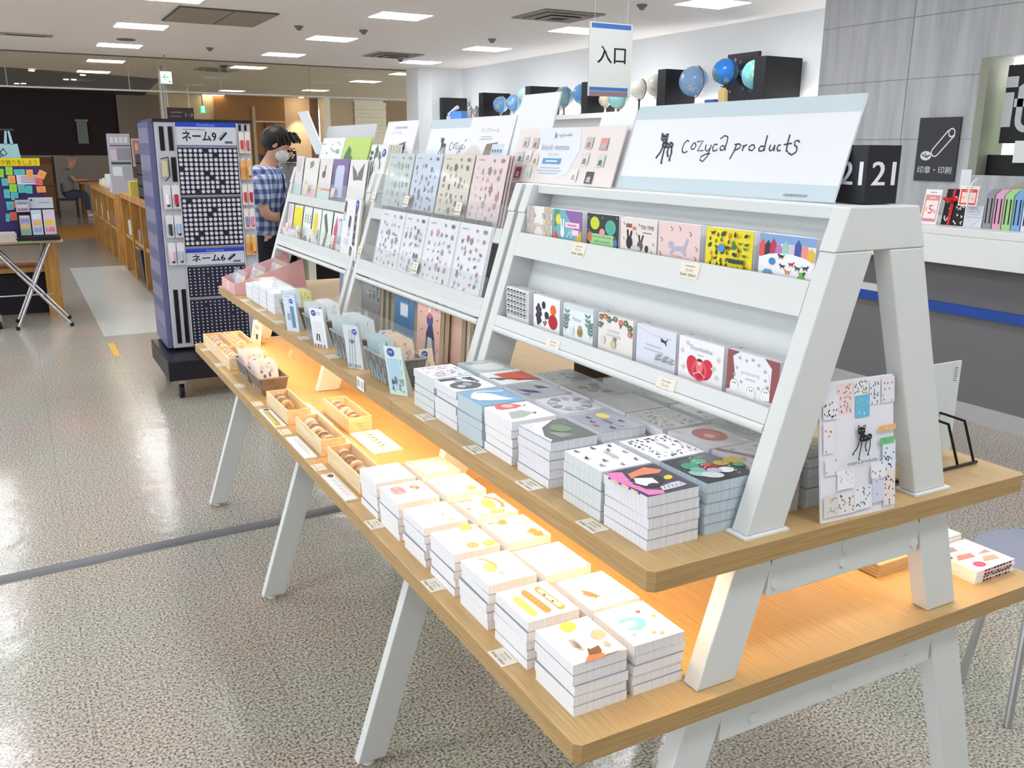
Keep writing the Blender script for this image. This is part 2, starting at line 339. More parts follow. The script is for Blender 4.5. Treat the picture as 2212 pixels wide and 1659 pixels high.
# stamp and print sign on the grey wall
t = wthing('wall_sign', (5.5, 4.1, 1.32), 'dark square sign with seal stamp drawing on the grey wall', 'sign')
b = MB(); b.box(5.485, 5.499, 3.94, 4.25, 1.312, 1.727, M((62, 62, 66), .6))
a = Art(.31, .415); W = (226, 228, 230)
a.text('印章・印刷', .5, .13, .09, W, fit=.84)
a.ell(.25, .40, .14, .075, W); a.line([(.15, .42), (.25, .38), (.36, .41)], .03, (80, 80, 84)); a.line([(.22, .45), (.3, .36)], .02, (80, 80, 84))
a.line([(.40, .50), (.74, .80)], .028, W); a.line([(.54, .42), (.90, .72)], .028, W); a.line([(.40, .50), (.37, .45), (.42, .40), (.48, .39), (.54, .42)], .028, W); a.ring(.82, .76, .085, .075, .025, W)
a.draw(b, (5.4845, 4.25, 1.312), (0, -.31, 0), (0, 0, .415), (-1, 0, 0)); b.build('panel', t, bev=0)
# ---------------------------------------------------------------- counter beyond the shelves
t = wthing('service_counter', (4.7, 3, 0), 'long white service counter with grey front and blue stripe', 'counter')
b = MB(); b.box(4.58, 5.48, 1, 5.1, 1.05, 1.092, WHITE); b.build('worktop', t, bev=.004)
b = MB(); b.box(4.58, 4.62, 1, 5.1, .89, 1.0495, WHITE); b.build('fascia', t, bev=.003)
b = MB(); b.box(4.70, 5.40, 1, 5.1, .10, 1.049, M((112, 111, 115), .5)); b.build('front_panel', t)
b = MB(); b.box(4.675, 4.699, 1, 5.1, .60, .655, M((36, 74, 160), .5)); b.build('stripe', t)
b = MB(); b.box(4.675, 4.699, 3.7, 5.1, .656, .70, M((206, 206, 202), .5)); b.cyl((4.674, 4.1, .68), (4.676, 4.1, .68), .008, BLACK); b.build('rail', t)
b = MB(); b.box(4.69, 5.38, 1.02, 5.08, 0, .0995, M((176, 176, 178), .5)); b.build('plinth', t)
ZC = 1.0925
def yplate(x, y0, y1, z0, z1, th, m, art=None, lean=0):
    """upright sheet facing -x; lean shifts the top in +x"""
    b = MB(); b.add([(x, y0, z0), (x, y1, z0), (x+lean, y1, z1), (x+lean, y0, z1), (x+th, y0, z0), (x+th, y1, z0), (x+lean+th, y1, z1), (x+lean+th, y0, z1)],
                    [(0, 3, 2, 1), (4, 5, 6, 7), (0, 1, 5, 4), (3, 7, 6, 2), (0, 4, 7, 3), (1, 2, 6, 5)], m)
    if art: art.draw(b, (x, y1, z0), (0, y0-y1, 0), (lean, 0, z1-z0), (-1, 0, lean/(z1-z0)))
    return b
def five(w, h, frame, bg):
    a = Art(w, h); a.rect(.06, .06, .94, .84, frame); a.rect(.14, .16, .88, .68, bg); a.text('5', .5, .30, .26, (206, 70, 84)); a.text('%', .74, .32, .12, (206, 70, 84)); a.ell(.24, .42, .06, .07, (224, 190, 90))
    scribble(a, .5, .9, .5, 1, (170, 170, 190), .03); scribble(a, .5, .74, .5, 1, (244, 220, 220), .03); a.rect(.2, .1, .8, .13, (190, 120, 150)); return a
tag(yplate(4.72, 3.47, 3.58, ZC, 1.29, .003, PAPER, five(.11, .2, (226, 150, 156), (250, 232, 232)), .03).build('discount_card'), 'pale pink 5% card at the near end of the counter items', 'card', None)
t = wthing('gift_box', (4.75, 3.38, ZC), 'black and white patterned gift box tied with red ribbon', 'gift box')
a = Art(.16, .2)
R = random.Random(4)
for i in range(26): x, y = R.uniform(.05, .95), R.uniform(.05, .95); k = R.uniform(0, 6); a.line([(x, y), (x+.09*math.cos(k), y+.07*math.sin(k)), (x+.09*math.cos(k)+.06, y+.07*math.sin(k)-.05)], .045, (236, 236, 236))
clipart(a); b = yplate(4.75, 3.30, 3.46, ZC, 1.295, .06, BLACK, a, .03); b.build('box', t)
b = MB(); b.add([(4.746, 3.40, ZC), (4.746, 3.42, ZC), (4.776, 3.42, 1.296), (4.776, 3.40, 1.296)], [(0, 1, 2, 3)], M((206, 20, 36), .35))
b.ball((4.75, 3.41, 1.235), .016, M((206, 20, 36), .35)); 
for s in (-1, 1): b.ball((4.748, 3.41+s*.03, 1.238), .026, M((206, 20, 36), .35), sc=(.3, 1, .45), R=Matrix.Rotation(s*.25, 3, 'X'))
b.build('ribbon', t)
tag(yplate(4.70, 3.215, 3.33, 1.21, 1.32, .003, PAPER, five(.115, .11, (236, 84, 60), (250, 226, 220)), .01).build('discount_tag'), 'orange red 5% tag on a white arm over the gift box', 'tag')
t = wthing('tag_stand', (4.70, 3.25, ZC), 'thin white curved arm holding the orange red tag', 'stand')
MB().tube([(4.68, 3.26, ZC+.002), (4.685, 3.26, 1.30), (4.695, 3.25, 1.34), (4.70, 3.23, 1.36)], .005, WHITE).build('arm', t); MB().lathe((4.68, 3.26, ZC), [(0, 0), (.02, 0), (.02, .003), (0, .003)], WHITE).build('foot', t)
a = Art(.06, .08); a.ring(.5, .65, .2, .2, .09, (60, 96, 170)); scribble(a, .5, .25, .6, 2, (120, 150, 190), .03); tag(yplate(4.9, 3.41, 3.475, ZC, 1.405, .003, M((236, 240, 246), .3), None).build('info_stand'), 'tall narrow white notice behind the gift box', 'notice')
a = Art(.12, .15); a.ring(.5, .5, .46, .46, .03, (150, 180, 220), 4); scribble(a, .5, .8, .7, 4, (180, 190, 205), .04, .12); a.rect(.15, .12, .5, .3, (220, 224, 232)); tag(yplate(4.72, 3.185, 3.29, ZC, 1.215, .04, M((220, 224, 230), .35), a, .01).build('document_holder'), 'translucent document case printed in pale blue on the counter', 'case')
b = MB(); TN = M((176, 174, 162), .6); b.prism([(3.04, ZC), (3.235, ZC), (3.25, 1.285), (3.10, 1.362), (3.045, 1.30)], 'x', 4.955, 4.99, TN); o = b.build('display_tent'); tag(o, 'taupe folded display box behind the coloured file boxes', 'box')
for i, (nm, c) in enumerate([('grey', (150, 152, 156)), ('pink', (226, 170, 200)), ('green', (166, 214, 140)), ('blue', (124, 172, 224)), ('white', (226, 228, 234)), ('orange', (240, 160, 80)), ('yellow', (236, 210, 90))]):
    t = thing('file_box', (4.72, 3.150-i*.055, ZC), f'{nm} narrow plastic file box standing in the counter row', 'file box', None); m = M(c, .35)
    b = MB(); b.prism([(0, 0), (0, .185), (.05, .215), (.2, .215), (.2, 0)], 'y', -.024, .024, m); b.build('case', t)
    b = MB()
    for k in (-.012, .012): b.prism([(-.0006, .02), (-.0006, .165)], 'y', k-.003, k+.003, BLACK) if 0 else b.box(-.0012, -.0002, k-.0035, k+.0035, .03, .165, BLACK)
    b.build('slot', t)
# ---------------------------------------------------------------- globe ledge
t = wthing('wall_ledge', (6.3, 9.5, 1.8), 'long white ledge along the wall carrying the globes', 'shelf')
b = MB(); b.box(6.02, 6.6, 5.21, 13.79, 1.86, 1.915, WHITE); b.build('board', t)
b = MB(); b.box(6.05, 6.6, 5.21, 13.79, 1.20, 1.86, M((196, 196, 196), .6)); b.build('cabinet_front', t)
b = MB(); b.box(6.50, 6.58, 5.25, 13.7, 1.916, 1.93, M((255, 252, 246), emis=5)); b.build('light_strip', t)
for i, (y, zt, w_, lb) in enumerate([(6.41, 2.335, .45, 'large black display cube nearest the grey wall'), (7.855, 2.322, .4, 'black display cube between the grey globes and the blue globe'), (9.33, 2.28, .4, 'black display cube partly behind the entrance sign'), (10.70, 2.306, .45, 'wide black display cube behind the green blue globe'), (12.08, 2.29, .45, 'black display cube behind the paired small blue globes'), (13.47, 2.282, .42, 'black display cube at the far corner of the ledge')]):
    b = MB(); b.box(6.1, 6.1+w_, y, y+.14 if i else y+.15, 1.9155, zt, BLACK); tag(b.build('display_cube', bev=.004), lb, 'display cube')
def globe(x, y, z, r, sea, lands, label, base=(120, 84, 60), tilt=.4, seed=1):
    t = thing('desk_globe', (x, y, 1.9155), label, 'globe', None)
    zz = z-1.9155; b = MB(); b.ball((0, 0, zz), r, M(sea, .18), 32, 20)
    R = random.Random(seed)
    for k in range(9):
        th, ph = R.uniform(2.2, 5.4), R.uniform(.5, 2.5); c = Vector((math.sin(ph)*math.cos(th), math.sin(ph)*math.sin(th), math.cos(ph))); a1 = c.orthogonal().normalized(); a2 = c.cross(a1)
        n = 12; s = R.uniform(.22, .5); vs = [(c+(a1*math.cos(2*math.pi*i/n)*R.uniform(.6, 1)+a2*math.sin(2*math.pi*i/n)*R.uniform(.5, 1.1))*s).normalized()*(r+.0006) for i in range(n)]
        mid = c.normalized()*(r+.0008); vs = [tuple(v+Vector((0, 0, zz))) for v in vs]+[tuple(mid+Vector((0, 0, zz)))]
        b.add(vs, [(i, (i+1) % n, n) for i in range(n)], M(R.choice(lands), .3), True)
    b.build('sphere', t)
    b = MB(); q = M(base, .4); P = []
    for i in range(13):
        a = tilt+math.pi*i/12+math.pi/2; P.append((0+0, (r+.012)*math.cos(a), zz+(r+.012)*math.sin(a)))
    b.tube(P, .005, q, 6); b.build('meridian_arm', t)
    b = MB(); b.lathe((0, 0, 0), [(0, 0), (r*.55, 0), (r*.55, .012), (r*.2, .02), (.012, .03), (.010, zz-r), (0, zz-r)], q); b.build('stand', t)
BL = (112, 156, 204)
for g in [(7.624, 2.19, .150, (132, 166, 204), [(150, 170, 200), (190, 180, 190), (120, 150, 190)], 'pale blue globe in a bronze ring right of the black cube', (96, 76, 66), 2),
          (7.15, 2.25, .128, (46, 122, 204), [(70, 150, 80), (150, 130, 90), (180, 170, 120)], 'vivid blue globe with green continents on the ledge', (40, 40, 44), 3),
          (6.72, 2.20, .135, (110, 190, 210), [(206, 214, 130), (180, 206, 120)], 'turquoise and yellow globe half hidden by the big cube', (60, 60, 62), 4),
          (8.55, 2.16, .105, (206, 204, 196), [(180, 174, 160), (226, 222, 212)], 'silver beige globe on a thin black stand', (40, 38, 40), 5),
          (8.22, 2.18, .122, (196, 192, 182), [(170, 162, 146), (220, 216, 206)], 'larger silver beige globe against the black cube', (60, 56, 54), 6),
          (8.95, 2.08, .118, (130, 186, 186), [(170, 190, 140), (150, 180, 150)], 'teal globe below the entrance sign', (120, 90, 60), 7),
          (9.22, 2.075, .08, (214, 204, 180), [(190, 176, 140), (206, 196, 166)], 'small cream globe below the entrance sign', (220, 220, 220), 8),
          (10.15, 2.15, .122, (110, 150, 176), [(150, 166, 110), (130, 160, 120)], 'green and blue globe on a wooden stand before a wide cube', (150, 96, 60), 9),
          (9.72, 2.165, .122, (104, 156, 210), [(90, 140, 190), (170, 190, 190)], 'sky blue globe beside the entrance sign', (90, 90, 94), 10),
          (11.47, 2.125, .112, BL, [(150, 190, 200), (120, 170, 200)], 'small light blue globe, nearer of the touching pair', (200, 200, 200), 11),
          (11.87, 2.12, .112, BL, [(170, 180, 120), (120, 170, 200)], 'small light blue globe, farther of the touching pair', (200, 200, 200), 12),
          (11.16, 2.225, .098, (160, 200, 216), [(200, 210, 150)], 'pale globe peeking over the blank white board', (60, 60, 62), 13)]:
    y, z, r, sea, ld, lb, bs, sd = g; globe(6.28, y, z, r, sea, ld, lb, bs, .4, sd)
b = MB(); b.box(6.43, 6.46, 6.86, 7.30, 1.9155, 2.43, M((40, 38, 44), .4)); a = Art(.4, .5); scatter(a, 14, 4, [(80, 78, 90), (150, 150, 160), (60, 60, 110)], .06); a.draw(b, (6.4295, 7.30, 1.9155), (0, -.44, 0), (0, 0, .51), (-1, 0, 0)); tag(b.build('star_poster_box'), 'dark boxed poster standing behind the vivid blue globe', 'box')
b = MB(); b.prism([(6.93, 1.916), (7.02, 1.916), (7.03, 2.06), (6.98, 2.09), (6.94, 2.06)], 'x', 6.10, 6.14, M((196, 170, 110), .5)); tag(b.build('wooden_plaque'), 'tan wooden plaque standing before the turquoise globe', 'plaque')
b = MB(); b.box(6.08, 6.16, 7.05, 7.2, 1.916, 1.985, M((60, 84, 150), .5)); tag(b.build('small_box'), 'little blue box under the vivid blue globe', 'box')
t = wthing('blue_spectacle_case', (6.2, 13.1, 1.9155), 'blue boxed model stacked before the far black cube', 'box'); MB().box(6.12, 6.26, 12.85, 13.25, 1.916, 2.06, M((90, 140, 210), .4)).box(6.13, 6.24, 13.2, 13.42, 1.916, 2.0, M((180, 196, 214), .4)).build('box', t); MB().cyl((6.15, 13.36, 2.02), (6.15, 13.05, 2.12), .03, M((200, 204, 210), .3)).build('tube', t)
for i, y in enumerate((12.7, 12.5, 12.33)):
    t = thing('silver_bookend', (6.2, y, 1.9155), f'silver curved desk ornament, {["far","middle","near"][i]} one of three by the black cubes', 'ornament'); MB().ball((0, 0, .11), .085, M((170, 168, 164), .3, .6), sc=(.6, .6, 1.25)).build('body', t); MB().box(-.03, .03, -.06, .06, 0, .012, WHITE).build('base', t)
W_ = ['', 'first', 'second', 'third', 'fourth', 'fifth', 'sixth', 'seventh', 'eighth', 'ninth', 'tenth', 'eleventh', 'twelfth', 'thirteenth']
# ---------------------------------------------------------------- hanging entrance sign
t = wthing('entrance_sign', (3.57, 5.2, 1.84), 'hanging white entrance sign with blue bands and black characters', 'sign')
b = MB(); b.box(3.400, 3.740, 5.195, 5.205, 1.846, 2.306, M((214, 216, 214), .5)); a = Art(.34, .46)
a.rect(.04, .92, .96, .985, (66, 112, 186)); a.rect(.02, .075, .93, .125, (66, 112, 186)); a.rect(.02, .0, .93, .07, (142, 118, 128)); a.text('入口', .52, .47, .19, (28, 28, 30), fit=.66)  # mauve strip along the bottom is a painted reflection
a.S.append(([(p[0]+.006, p[1]) for p in a.S[-1][0]], a.S[-1][1], a.S[-1][2])); a.S.append(([(p[0]-.006, p[1]+.003) for p in a.S[-2][0]], a.S[-2][1], a.S[-2][2]))
a.draw(b, (3.40, 5.195, 1.846), (.34, 0, 0), (0, 0, .46), (0, -1, 0)); b.build('board', t)
for x in (3.44, 3.70): MB().cyl((x, 5.2, 2.306), (x, 5.2, 2.7495), .0012, CHROME, 6).build('hanging_wire', t)
# ---------------------------------------------------------------- ceiling fixtures
def vent(x, y, label):
    t = thing('ceiling_vent', (x, y, 2.75), label, 'air vent'); G = M((150, 142, 136), .6)
    b = MB()
    for s, h in ((.33, -.004), (.24, -.014), (.16, -.024)):
        k = s-.07
        for x0, x1, y0, y1 in ((-s, s, -s, -k), (-s, s, k, s), (-s, -k, -k, k), (k, s, -k, k)): b.box(x0, x1, y0, y1, h-.008, h-.0005, G)
    b.build('louvre', t); MB().box(-.16, .16, -.16, .16, -.03, -.0005, M((70, 62, 58), .8)).build('duct', t)
vent(4.80, 7.9, 'square air vent above the entrance sign'); vent(4.82, 12.3, 'square air vent before the far corner')
vent(3.2, 16.1, 'square air vent beyond the smoke curtain')
t = thing('ceiling_vent', (.33, 12.4, 2.75), 'long narrow air vent beside the aisle lights', 'air vent'); MB().box(-.28, .28, -.1, .1, -.014, -.0005, M((168, 160, 158), .6)).build('frame', t); MB().box(-.2, .2, -.04, .04, -.018, -.0145, M((96, 88, 86), .7)).build('slot', t)
t = thing('ceiling_hatch', (1.98, 9.75, 2.75), 'large grey beige double hatch in the ceiling', 'ceiling hatch'); K = M((158, 148, 136), .7)
MB().box(-.46, .46, -.58, .50, -.012, -.0005, M((96, 90, 86), .7)).build('frame', t); MB().box(-.44, .03, -.56, .48, -.018, -.0125, K).build('panel', t); MB().box(.05, .44, -.56, .48, -.018, -.0125, K).build('panel', t)
for x, y, lb in [(2.856, 9.987, 'small round sprinkler beside the ceiling hatch'), (5.127, 9.913, 'small sprinkler above the globe ledge row'), (5.086, 6.94, 'small sprinkler near the top of the grey wall'), (2.452, 12.726, 'small sprinkler between the middle light rows'), (3.562, 9.95, 'small round detector between hatch and light'), (5.11, 12.75, 'small sprinkler next to the far air vent')]:
    t = thing('ceiling_sprinkler', (x, y, 2.75), lb, 'sprinkler'); MB().lathe((0, 0, -.045), [(0, 0), (.022, .002), (.028, .018), (.045, .03), (.048, .0445), (0, .0445)], M((120, 116, 114), .5)).build('head', t)
t = thing('security_camera', (3.15, 15.3, 2.75), 'dark dome security camera on the ceiling beyond the glass', 'camera'); MB().lathe((0, 0, -.11), [(0, 0), (.04, .01), (.055, .04), (.06, .07), (.07, .109), (0, .109)], M((66, 60, 56), .3)).build('dome', t)
t = thing('ceiling_speaker', (1.40, 12.3, 2.75), 'dark round ceiling speaker beside the aisle light', 'speaker'); MB().lathe((0, 0, -.012), [(0, 0), (.1, 0), (.11, .0115), (0, .0115)], M((110, 104, 104), .6)).build('grille', t)
# glass smoke curtain
t = wthing('smoke_curtain', (3, 14.45, 2.28), 'clear glass smoke curtain hanging from the ceiling edge', 'smoke curtain')
GL = clear((200, 210, 200), .1, .02); X = [-6, -3.1, -1.46, .09, 1.63, 2.9, 4.26, 5.88]
for x0, x1 in zip(X, X[1:]): MB().box(x0+.006, x1-.006, 14.44, 14.452, 2.29, 2.7495, GL).build('glass_pane', t)
b = MB(); b.box(-6, 5.88, 14.43, 14.462, 2.268, 2.29, M((190, 190, 186), .4)); b.build('bottom_rail', t)
b = MB(); [b.box(x-.006, x+.006, 14.44, 14.452, 2.29, 2.7495, M((150, 146, 134), .5)) for x in X[1:-1]]; b.build('joint', t)
# exit signs
def exit_sign(x0, x1, y, z0, z1, arrow, label):
    t = wthing('exit_sign', ((x0+x1)/2, y, z0), label, 'exit sign'); G = (24, 166, 110)
    MB().box(x0, x1, y, y+.05, z0, z1, M((214, 226, 218), .5)).build('case', t)
    a = Art(x1-x0, z1-z0); W = M((240, 255, 246), emis=1.1); g = M(G if arrow else (40, 196, 128), emis=.7)
    if arrow:
        a.rect(.04, .04, .96, .96, W); a.line([(.78, .52), (.25, .52)], .09, g); a.line([(.5, .75), (.22, .52), (.5, .29)], .09, g); a.rect(.7, .1, .9, .24, g)
    else:
        a.rect(.02, .02, .98, .98, g); a.rect(.3, .1, .75, .9, W); a.line([(.5, .7), (.4, .45), (.55, .2)], .12, g)
    b = MB(); a.draw(b, (x0, y, z0), (x1-x0, 0, 0), (0, 0, z1-z0), (0, -1, 0)); b.build('lit_face', t)
    MB().box((x0+x1)/2-.01, (x0+x1)/2+.01, y+.02, y+.035, z1, 2.7495, M((150, 150, 146), .5)).build('bracket', t)
exit_sign(1.995, 2.15, 14.0, 2.36, 2.53, True, 'lit white exit sign with green arrow before the glass curtain')
exit_sign(3.56, 3.69, 20, 2.18, 2.33, False, 'small lit green exit sign deep in the concourse')
# ---------------------------------------------------------------- concourse and dark restaurant front beyond the curtain
struct('ceiling_3', MB().prism([(-7, 17.75), (.2, 17.7), (2.68, 18.9), (3.2, 26), (-7, 26)], 'z', 2.73, 2.749, M((74, 56, 52), .6)))
struct('wall_left_dark', MB().box(-7, 2.48, 25, 25.2, 1.28, 2.75, M((44, 24, 30), .5)))
struct('wall_left_beige', MB().box(2.48, 3.55, 24.9, 25.2, 0, 2.75, M((150, 136, 124), .7)))
struct('wall_left_low', MB().box(-7, 2.48, 24.95, 25.2, 0, 1.28, M((158, 146, 136), .7)))
struct('column_1', MB().cyl((2.29, 16, 0), (2.29, 16, 2.749), .045, M((150, 146, 138), .35, .5)))
def wp(n, x0, x1, z0, z1, c, y=24, **k): struct(n, MB().box(x0, x1, y, y+.15, z0, z1, M(c, .6, **k)))
f = 24/20
wp('wall_back_2', 2.8*f, 3.84*f, 0, 2.75, (196, 176, 140)); wp('wall_back_3', 3.84*f, 5.30*f, 0, 2.75, (150, 108, 64), 23.9); wp('wall_back_4', 5.30*f, 5.87*f, 0, 2.75, (226, 200, 164)); wp('wall_back_5', 5.87*f, 6.06*f, 0, 2.75, (120, 98, 80))
wp('wall_back_6', 6.20*f, 6.88*f, 0, 2.75, (186, 164, 136)); wp('wall_back_7', 7.62*f, 12, 0, 2.75, (146, 122, 92))
for i, (x0, x1, z0, z1, c) in enumerate([(4.60*f, 4.66*f, 0, 2.5, (176, 160, 130)), (4.66*f, 5.28*f, 2.12, 2.16, (210, 180, 140)), (4.85*f, 5.05*f, 0, 2.1, (112, 66, 34)), (5.05*f, 5.28*f, 0, 2.1, (160, 118, 78))]):
    struct(f'trim_{i+5}', MB().box(x0, x1, 23.84-.01*i, 23.9, z0, z1, M(c, .5)))
struct('column_2', MB().box(6.06*f, 6.2*f, 23.5, 23.9, 0, 2.749, M((236, 226, 204), .5)))
t = wthing('roller_shutter', (8.7, 24, 0), 'cream slatted roller shutter closed at the far wall', 'shutter')
b = MB(); Q = M((222, 214, 190), .5); [b.box(6.88*f, 7.62*f, 23.95+(.02 if i % 2 else 0), 24.1, i*.1, i*.1+.098, Q) for i in range(27)]; b.build('slats', t)
t = wthing('directory_sign', (3.8, 20, 2.05), 'dark purple grey hanging directory board with white arrow', 'sign')
b = MB(); b.box(2.87, 3.44, 20, 20.04, 2.02, 2.275, M((84, 70, 76), .5)); a = Art(.57, .25); W = (170, 158, 160); a.rect(.2, .6, .6, .68, W); a.rect(.2, .3, .55, .36, W); a.line([(.8, .45), (.96, .45)], .03, W); a.line([(.9, .6), (.97, .45), (.9, .3)], .03, W); a.rect(.7, .3, .74, .6, W); a.draw(b, (2.87, 20, 2.02), (.57, 0, 0), (0, 0, .255), (0, -1, 0)); b.build('board', t)
for x in (2.95, 3.36): MB().cyl((x, 20.02, 2.275), (x, 20.02, 2.749), .006, CHROME, 6).build('rod', t)
t = wthing('wall_spotlight', (5.6*f, 23.6, 2.749), 'downlight washing the cream wall panel with warm light', 'downlight'); MB().cyl((6.72, 23.6, 2.735), (6.72, 23.6, 2.7495), .05, M((255, 226, 180), emis=60)).build('lens', t)
sd = bpy.data.lights.new('wall_wash', 'SPOT'); sd.energy = 60; sd.color = (1, .82, .6); sd.spot_size = 1.0; sd.spot_blend = .6; so = bpy.data.objects.new('wall_wash_lamp', sd); C.objects.link(so); so.location = (6.72, 23.55, 2.70); so.rotation_euler = (math.radians(14), 0, 0)
for i, (x, y) in enumerate([(.50, 17.85), (1.32, 18.4), (1.12, 19.8), (1.25, 19.75), (.31, 21.7), (.43, 21.6)]):
    t = thing('downlight', (x, y, 2.73), f'tiny warm downlight in the dark restaurant ceiling, {["nearest single","second single","first of the middle pair","second of the middle pair","first of the far pair","second of the far pair"][i]}', 'downlight'); MB().cyl((0, 0, -.01), (0, 0, -.0005), .045, M((255, 222, 190), emis=12)).build('lens', t)
t = wthing('wall_switch_cabinet', (1.65, 24.95, 1.5), 'grey green box mounted on the dark restaurant wall', 'box'); MB().box(1.53, 1.76, 24.88, 24.999, 1.56, 2.08, M((128, 136, 126), .5)).build('case', t, bev=.01); MB().box(1.50, 1.79, 24.87, 24.999, 2.081, 2.13, M((140, 146, 136), .5)).build('lid', t)
t = wthing('service_cupboard', (.75, 22.9, 0), 'brown wooden cupboard behind the seated man', 'cupboard')
MB().box(.25, .84, 23.02, 23.5, 0, 1.25, M((118, 80, 52), .5)).build('carcass', t); MB().box(.27, .82, 22.99, 23.018, .64, 1.10, M((134, 94, 60), .5)).build('door', t); MB().box(.27, .82, 22.99, 23.018, .04, .62, M((134, 94, 60), .5)).build('door', t); MB().box(.83, .87, 22.98, 23.5, 0, 1.27, M((60, 36, 28), .5)).build('post', t)
t = wthing('writing_table', (1.6, 22.1, 0), 'light wooden table where the seated man writes', 'table')
MB().box(1.27, 2.4, 21.8, 22.7, .715, .745, OAK).build('tabletop', t)
for x in (1.33, 2.3):
    for y in (21.9, 22.6): MB().box(x-.03, x+.03, y-.03, y+.03, 0, .715, M((110, 76, 50), .5)).build('leg', t)
# ---------------------------------------------------------------- oak aisle shelves
def aisle_shelf(y0, y1, x0, x1, zt, n, label, mids):
    t = wthing('aisle_shelf', ((x0+x1)/2, y0, 0), label, 'shelf unit')
    MB().box(x0, x1, y0, y1, zt-.06, zt, OAK).build('top', t, bev=.003)
    for i in range(n+1):
        y = y0+(y1-y0-.06)*i/n; MB().box(x0, x0+(x1-x0 if i in (0, n) else .3), y, y+.06, 0, zt-.0605, OAK).build('upright', t)
        if i < n:
            yy = y0+(y1-y0-.06)*(i+1)/n
            MB().box(x0+.02, x1, y+.0605, yy-.0005, mids, mids+.035, OAK).build('shelf_board', t)
    MB().box(x1-.02, x1-.002, y0+.0605, y1-.0605, .2, zt-.0605, M((120, 84, 50), .6)).build('back_panel', t)
aisle_shelf(12.75, 16.6, 1.12, 1.62, .90, 4, 'far oak shelf unit along the aisle with cubbies', .42)
aisle_shelf(9.35, 12.25, 1.15, 1.75, .95, 3, 'nearer oak shelf unit beside the stamp carousel', .42)
R = random.Random(11)
k = 0
for y in [12.86, 13.8, 14.75, 15.7]:
    for z, n in ((.456, 3), (0, 0)):
        for j in range(n):
            b = MB(); h = R.uniform(.12, .24); b.box(1.17+.0, 1.36, y+.10+j*.25, y+.27+j*.25, z, z+h, M(R.choice([(190, 184, 176), (150, 120, 96), (206, 204, 200), (120, 110, 106)]), .5)); k += 1
            tag(b.build('stocked_goods_box', bev=.004), f'box in a middle cubby of the far oak shelf, {W_[k]} from the near end', 'box', 'boxes in the far oak shelf')
for j, (y, l) in enumerate([(12.95, 'first'), (13.9, 'second'), (9.5, 'third'), (10.75, 'fourth')]):
    t = thing('dark_storage_bin', (1.36, y+.2, 0), f'dark plastic storage bin on the floor under an oak shelf, {l} along the aisle', 'bin'); MB().prism([(-.17, 0), (.17, 0), (.2, .38), (-.2, .38)], 'y', -.16, .16, M((44, 38, 40), .5)).build('body', t, bev=.01); MB().box(-.21, .21, -.17, .17, .381, .40, M((150, 146, 146), .4)).build('rim', t)
k = 0
for y in (9.5, 9.85, 10.5, 10.85, 11.45, 11.8):
    b = MB(); b.box(1.19, 1.45, y, y+.22, .456, .456+R.uniform(.05, .18), M(R.choice([(206, 206, 206), (150, 126, 110), (190, 180, 172)]), .4)); k += 1; tag(b.build('wrapped_packet', bev=.006), f'clear packet on the middle board, nearer oak shelf, {W_[k]} from the near end', 'packet', 'packets on the nearer oak shelf')
# goods on top of the oak shelves
def ybox(nm, x0, x1, y0, y1, z0, z1, c, label, cat, art=None, bev=.003):
    b = MB(); b.box(x0, x1, y0, y1, z0, z1, M(c, .45))
    if art: art.draw(b, (x0, y0, z0), (x1-x0, 0, 0), (0, 0, z1-z0), (0, -1, 0))
    return tag(b.build(nm), label, cat)
a = Art(.36, .5); 
for i in range(4): a.rect(.06+.22*i, .84, .22+.22*i, .95, (206, 210, 220))
for i in range(9): a.rect(.36+.07*i, .5, .39+.07*i, .74, (96, 92, 120))
a.rect(.04, .5, .3, .7, (206, 190, 206)); a.rect(.03, .42, .97, .47, (70, 78, 96)); a.rect(.06, .2, .5, .38, (216, 226, 232)); a.rect(.55, .1, .95, .38, (160, 168, 176)); a.rect(.03, .77, .97, .8, (110, 108, 118))
t = wthing('pen_tower', (1.2, 12.8, .9), 'tall white and lilac pen display tower on the far oak shelf', 'display'); b = MB(); b.box(1.145, 1.40, 12.95, 13.2, .9005, 1.66, M((176, 176, 186), .45)); a.draw(b, (1.145, 12.95, 1.0), (.255, 0, 0), (0, 0, .65), (0, -1, 0)); b.build('tower', t)
a = Art(.2, .3); a.rect(.1, .05, .9, .95, (160, 116, 110)); a.ell(.5, .7, .2, .14, (206, 160, 140)); ybox('framed_card', 1.415, 1.52, 12.9, 12.95, 1.25, 1.60, (190, 176, 166), 'small brown portrait card beside the pen tower', 'card', a)
a = Art(.3, .3); a.text('NU', .5, .62, .3, (120, 90, 10), fit=.5); a.ell(.45, .3, .2, .12, (236, 214, 60)); ybox('yellow_poster', 1.53, 1.76, 11.6, 11.62, 1.42, 1.66, (240, 206, 20), 'bright yellow poster partly behind the stamp carousel', 'poster', a)
ybox('poster_stand', 1.60, 1.64, 11.625, 11.65, .9505, 1.60, (60, 50, 46), 'dark stand holding the yellow poster', 'stand')
for i, (x, y, z1, c, lb) in enumerate([(1.2, 15.2, 1.02, (214, 204, 190), 'round white pot at the far end of the oak shelf'), (1.2, 14.7, 1.05, (226, 210, 180), 'cream pot beside the round white pot'), (1.2, 14.2, 1.12, (206, 206, 204), 'tall slim white dispenser on the far oak shelf')]):
    t = thing('small_pot', (x+.04, y, .9005), lb, 'pot'); MB().lathe((0, 0, 0), [(0, 0), (.07, 0), (.09, .05), (.08, z1-.9), (.05, z1-.9), (0, z1-.9-.02)], M(c, .4)).build('body', t)
ybox('tissue_tray', 1.16, 1.42, 13.25, 13.6, .9005, .99, (220, 216, 212), 'white tray of small goods before the pen tower', 'tray'); ybox('rolled_goods', 1.30, 1.52, 13.3, 13.5, .99, 1.08, (196, 170, 130), 'tan rolled goods above the white tray', 'roll')
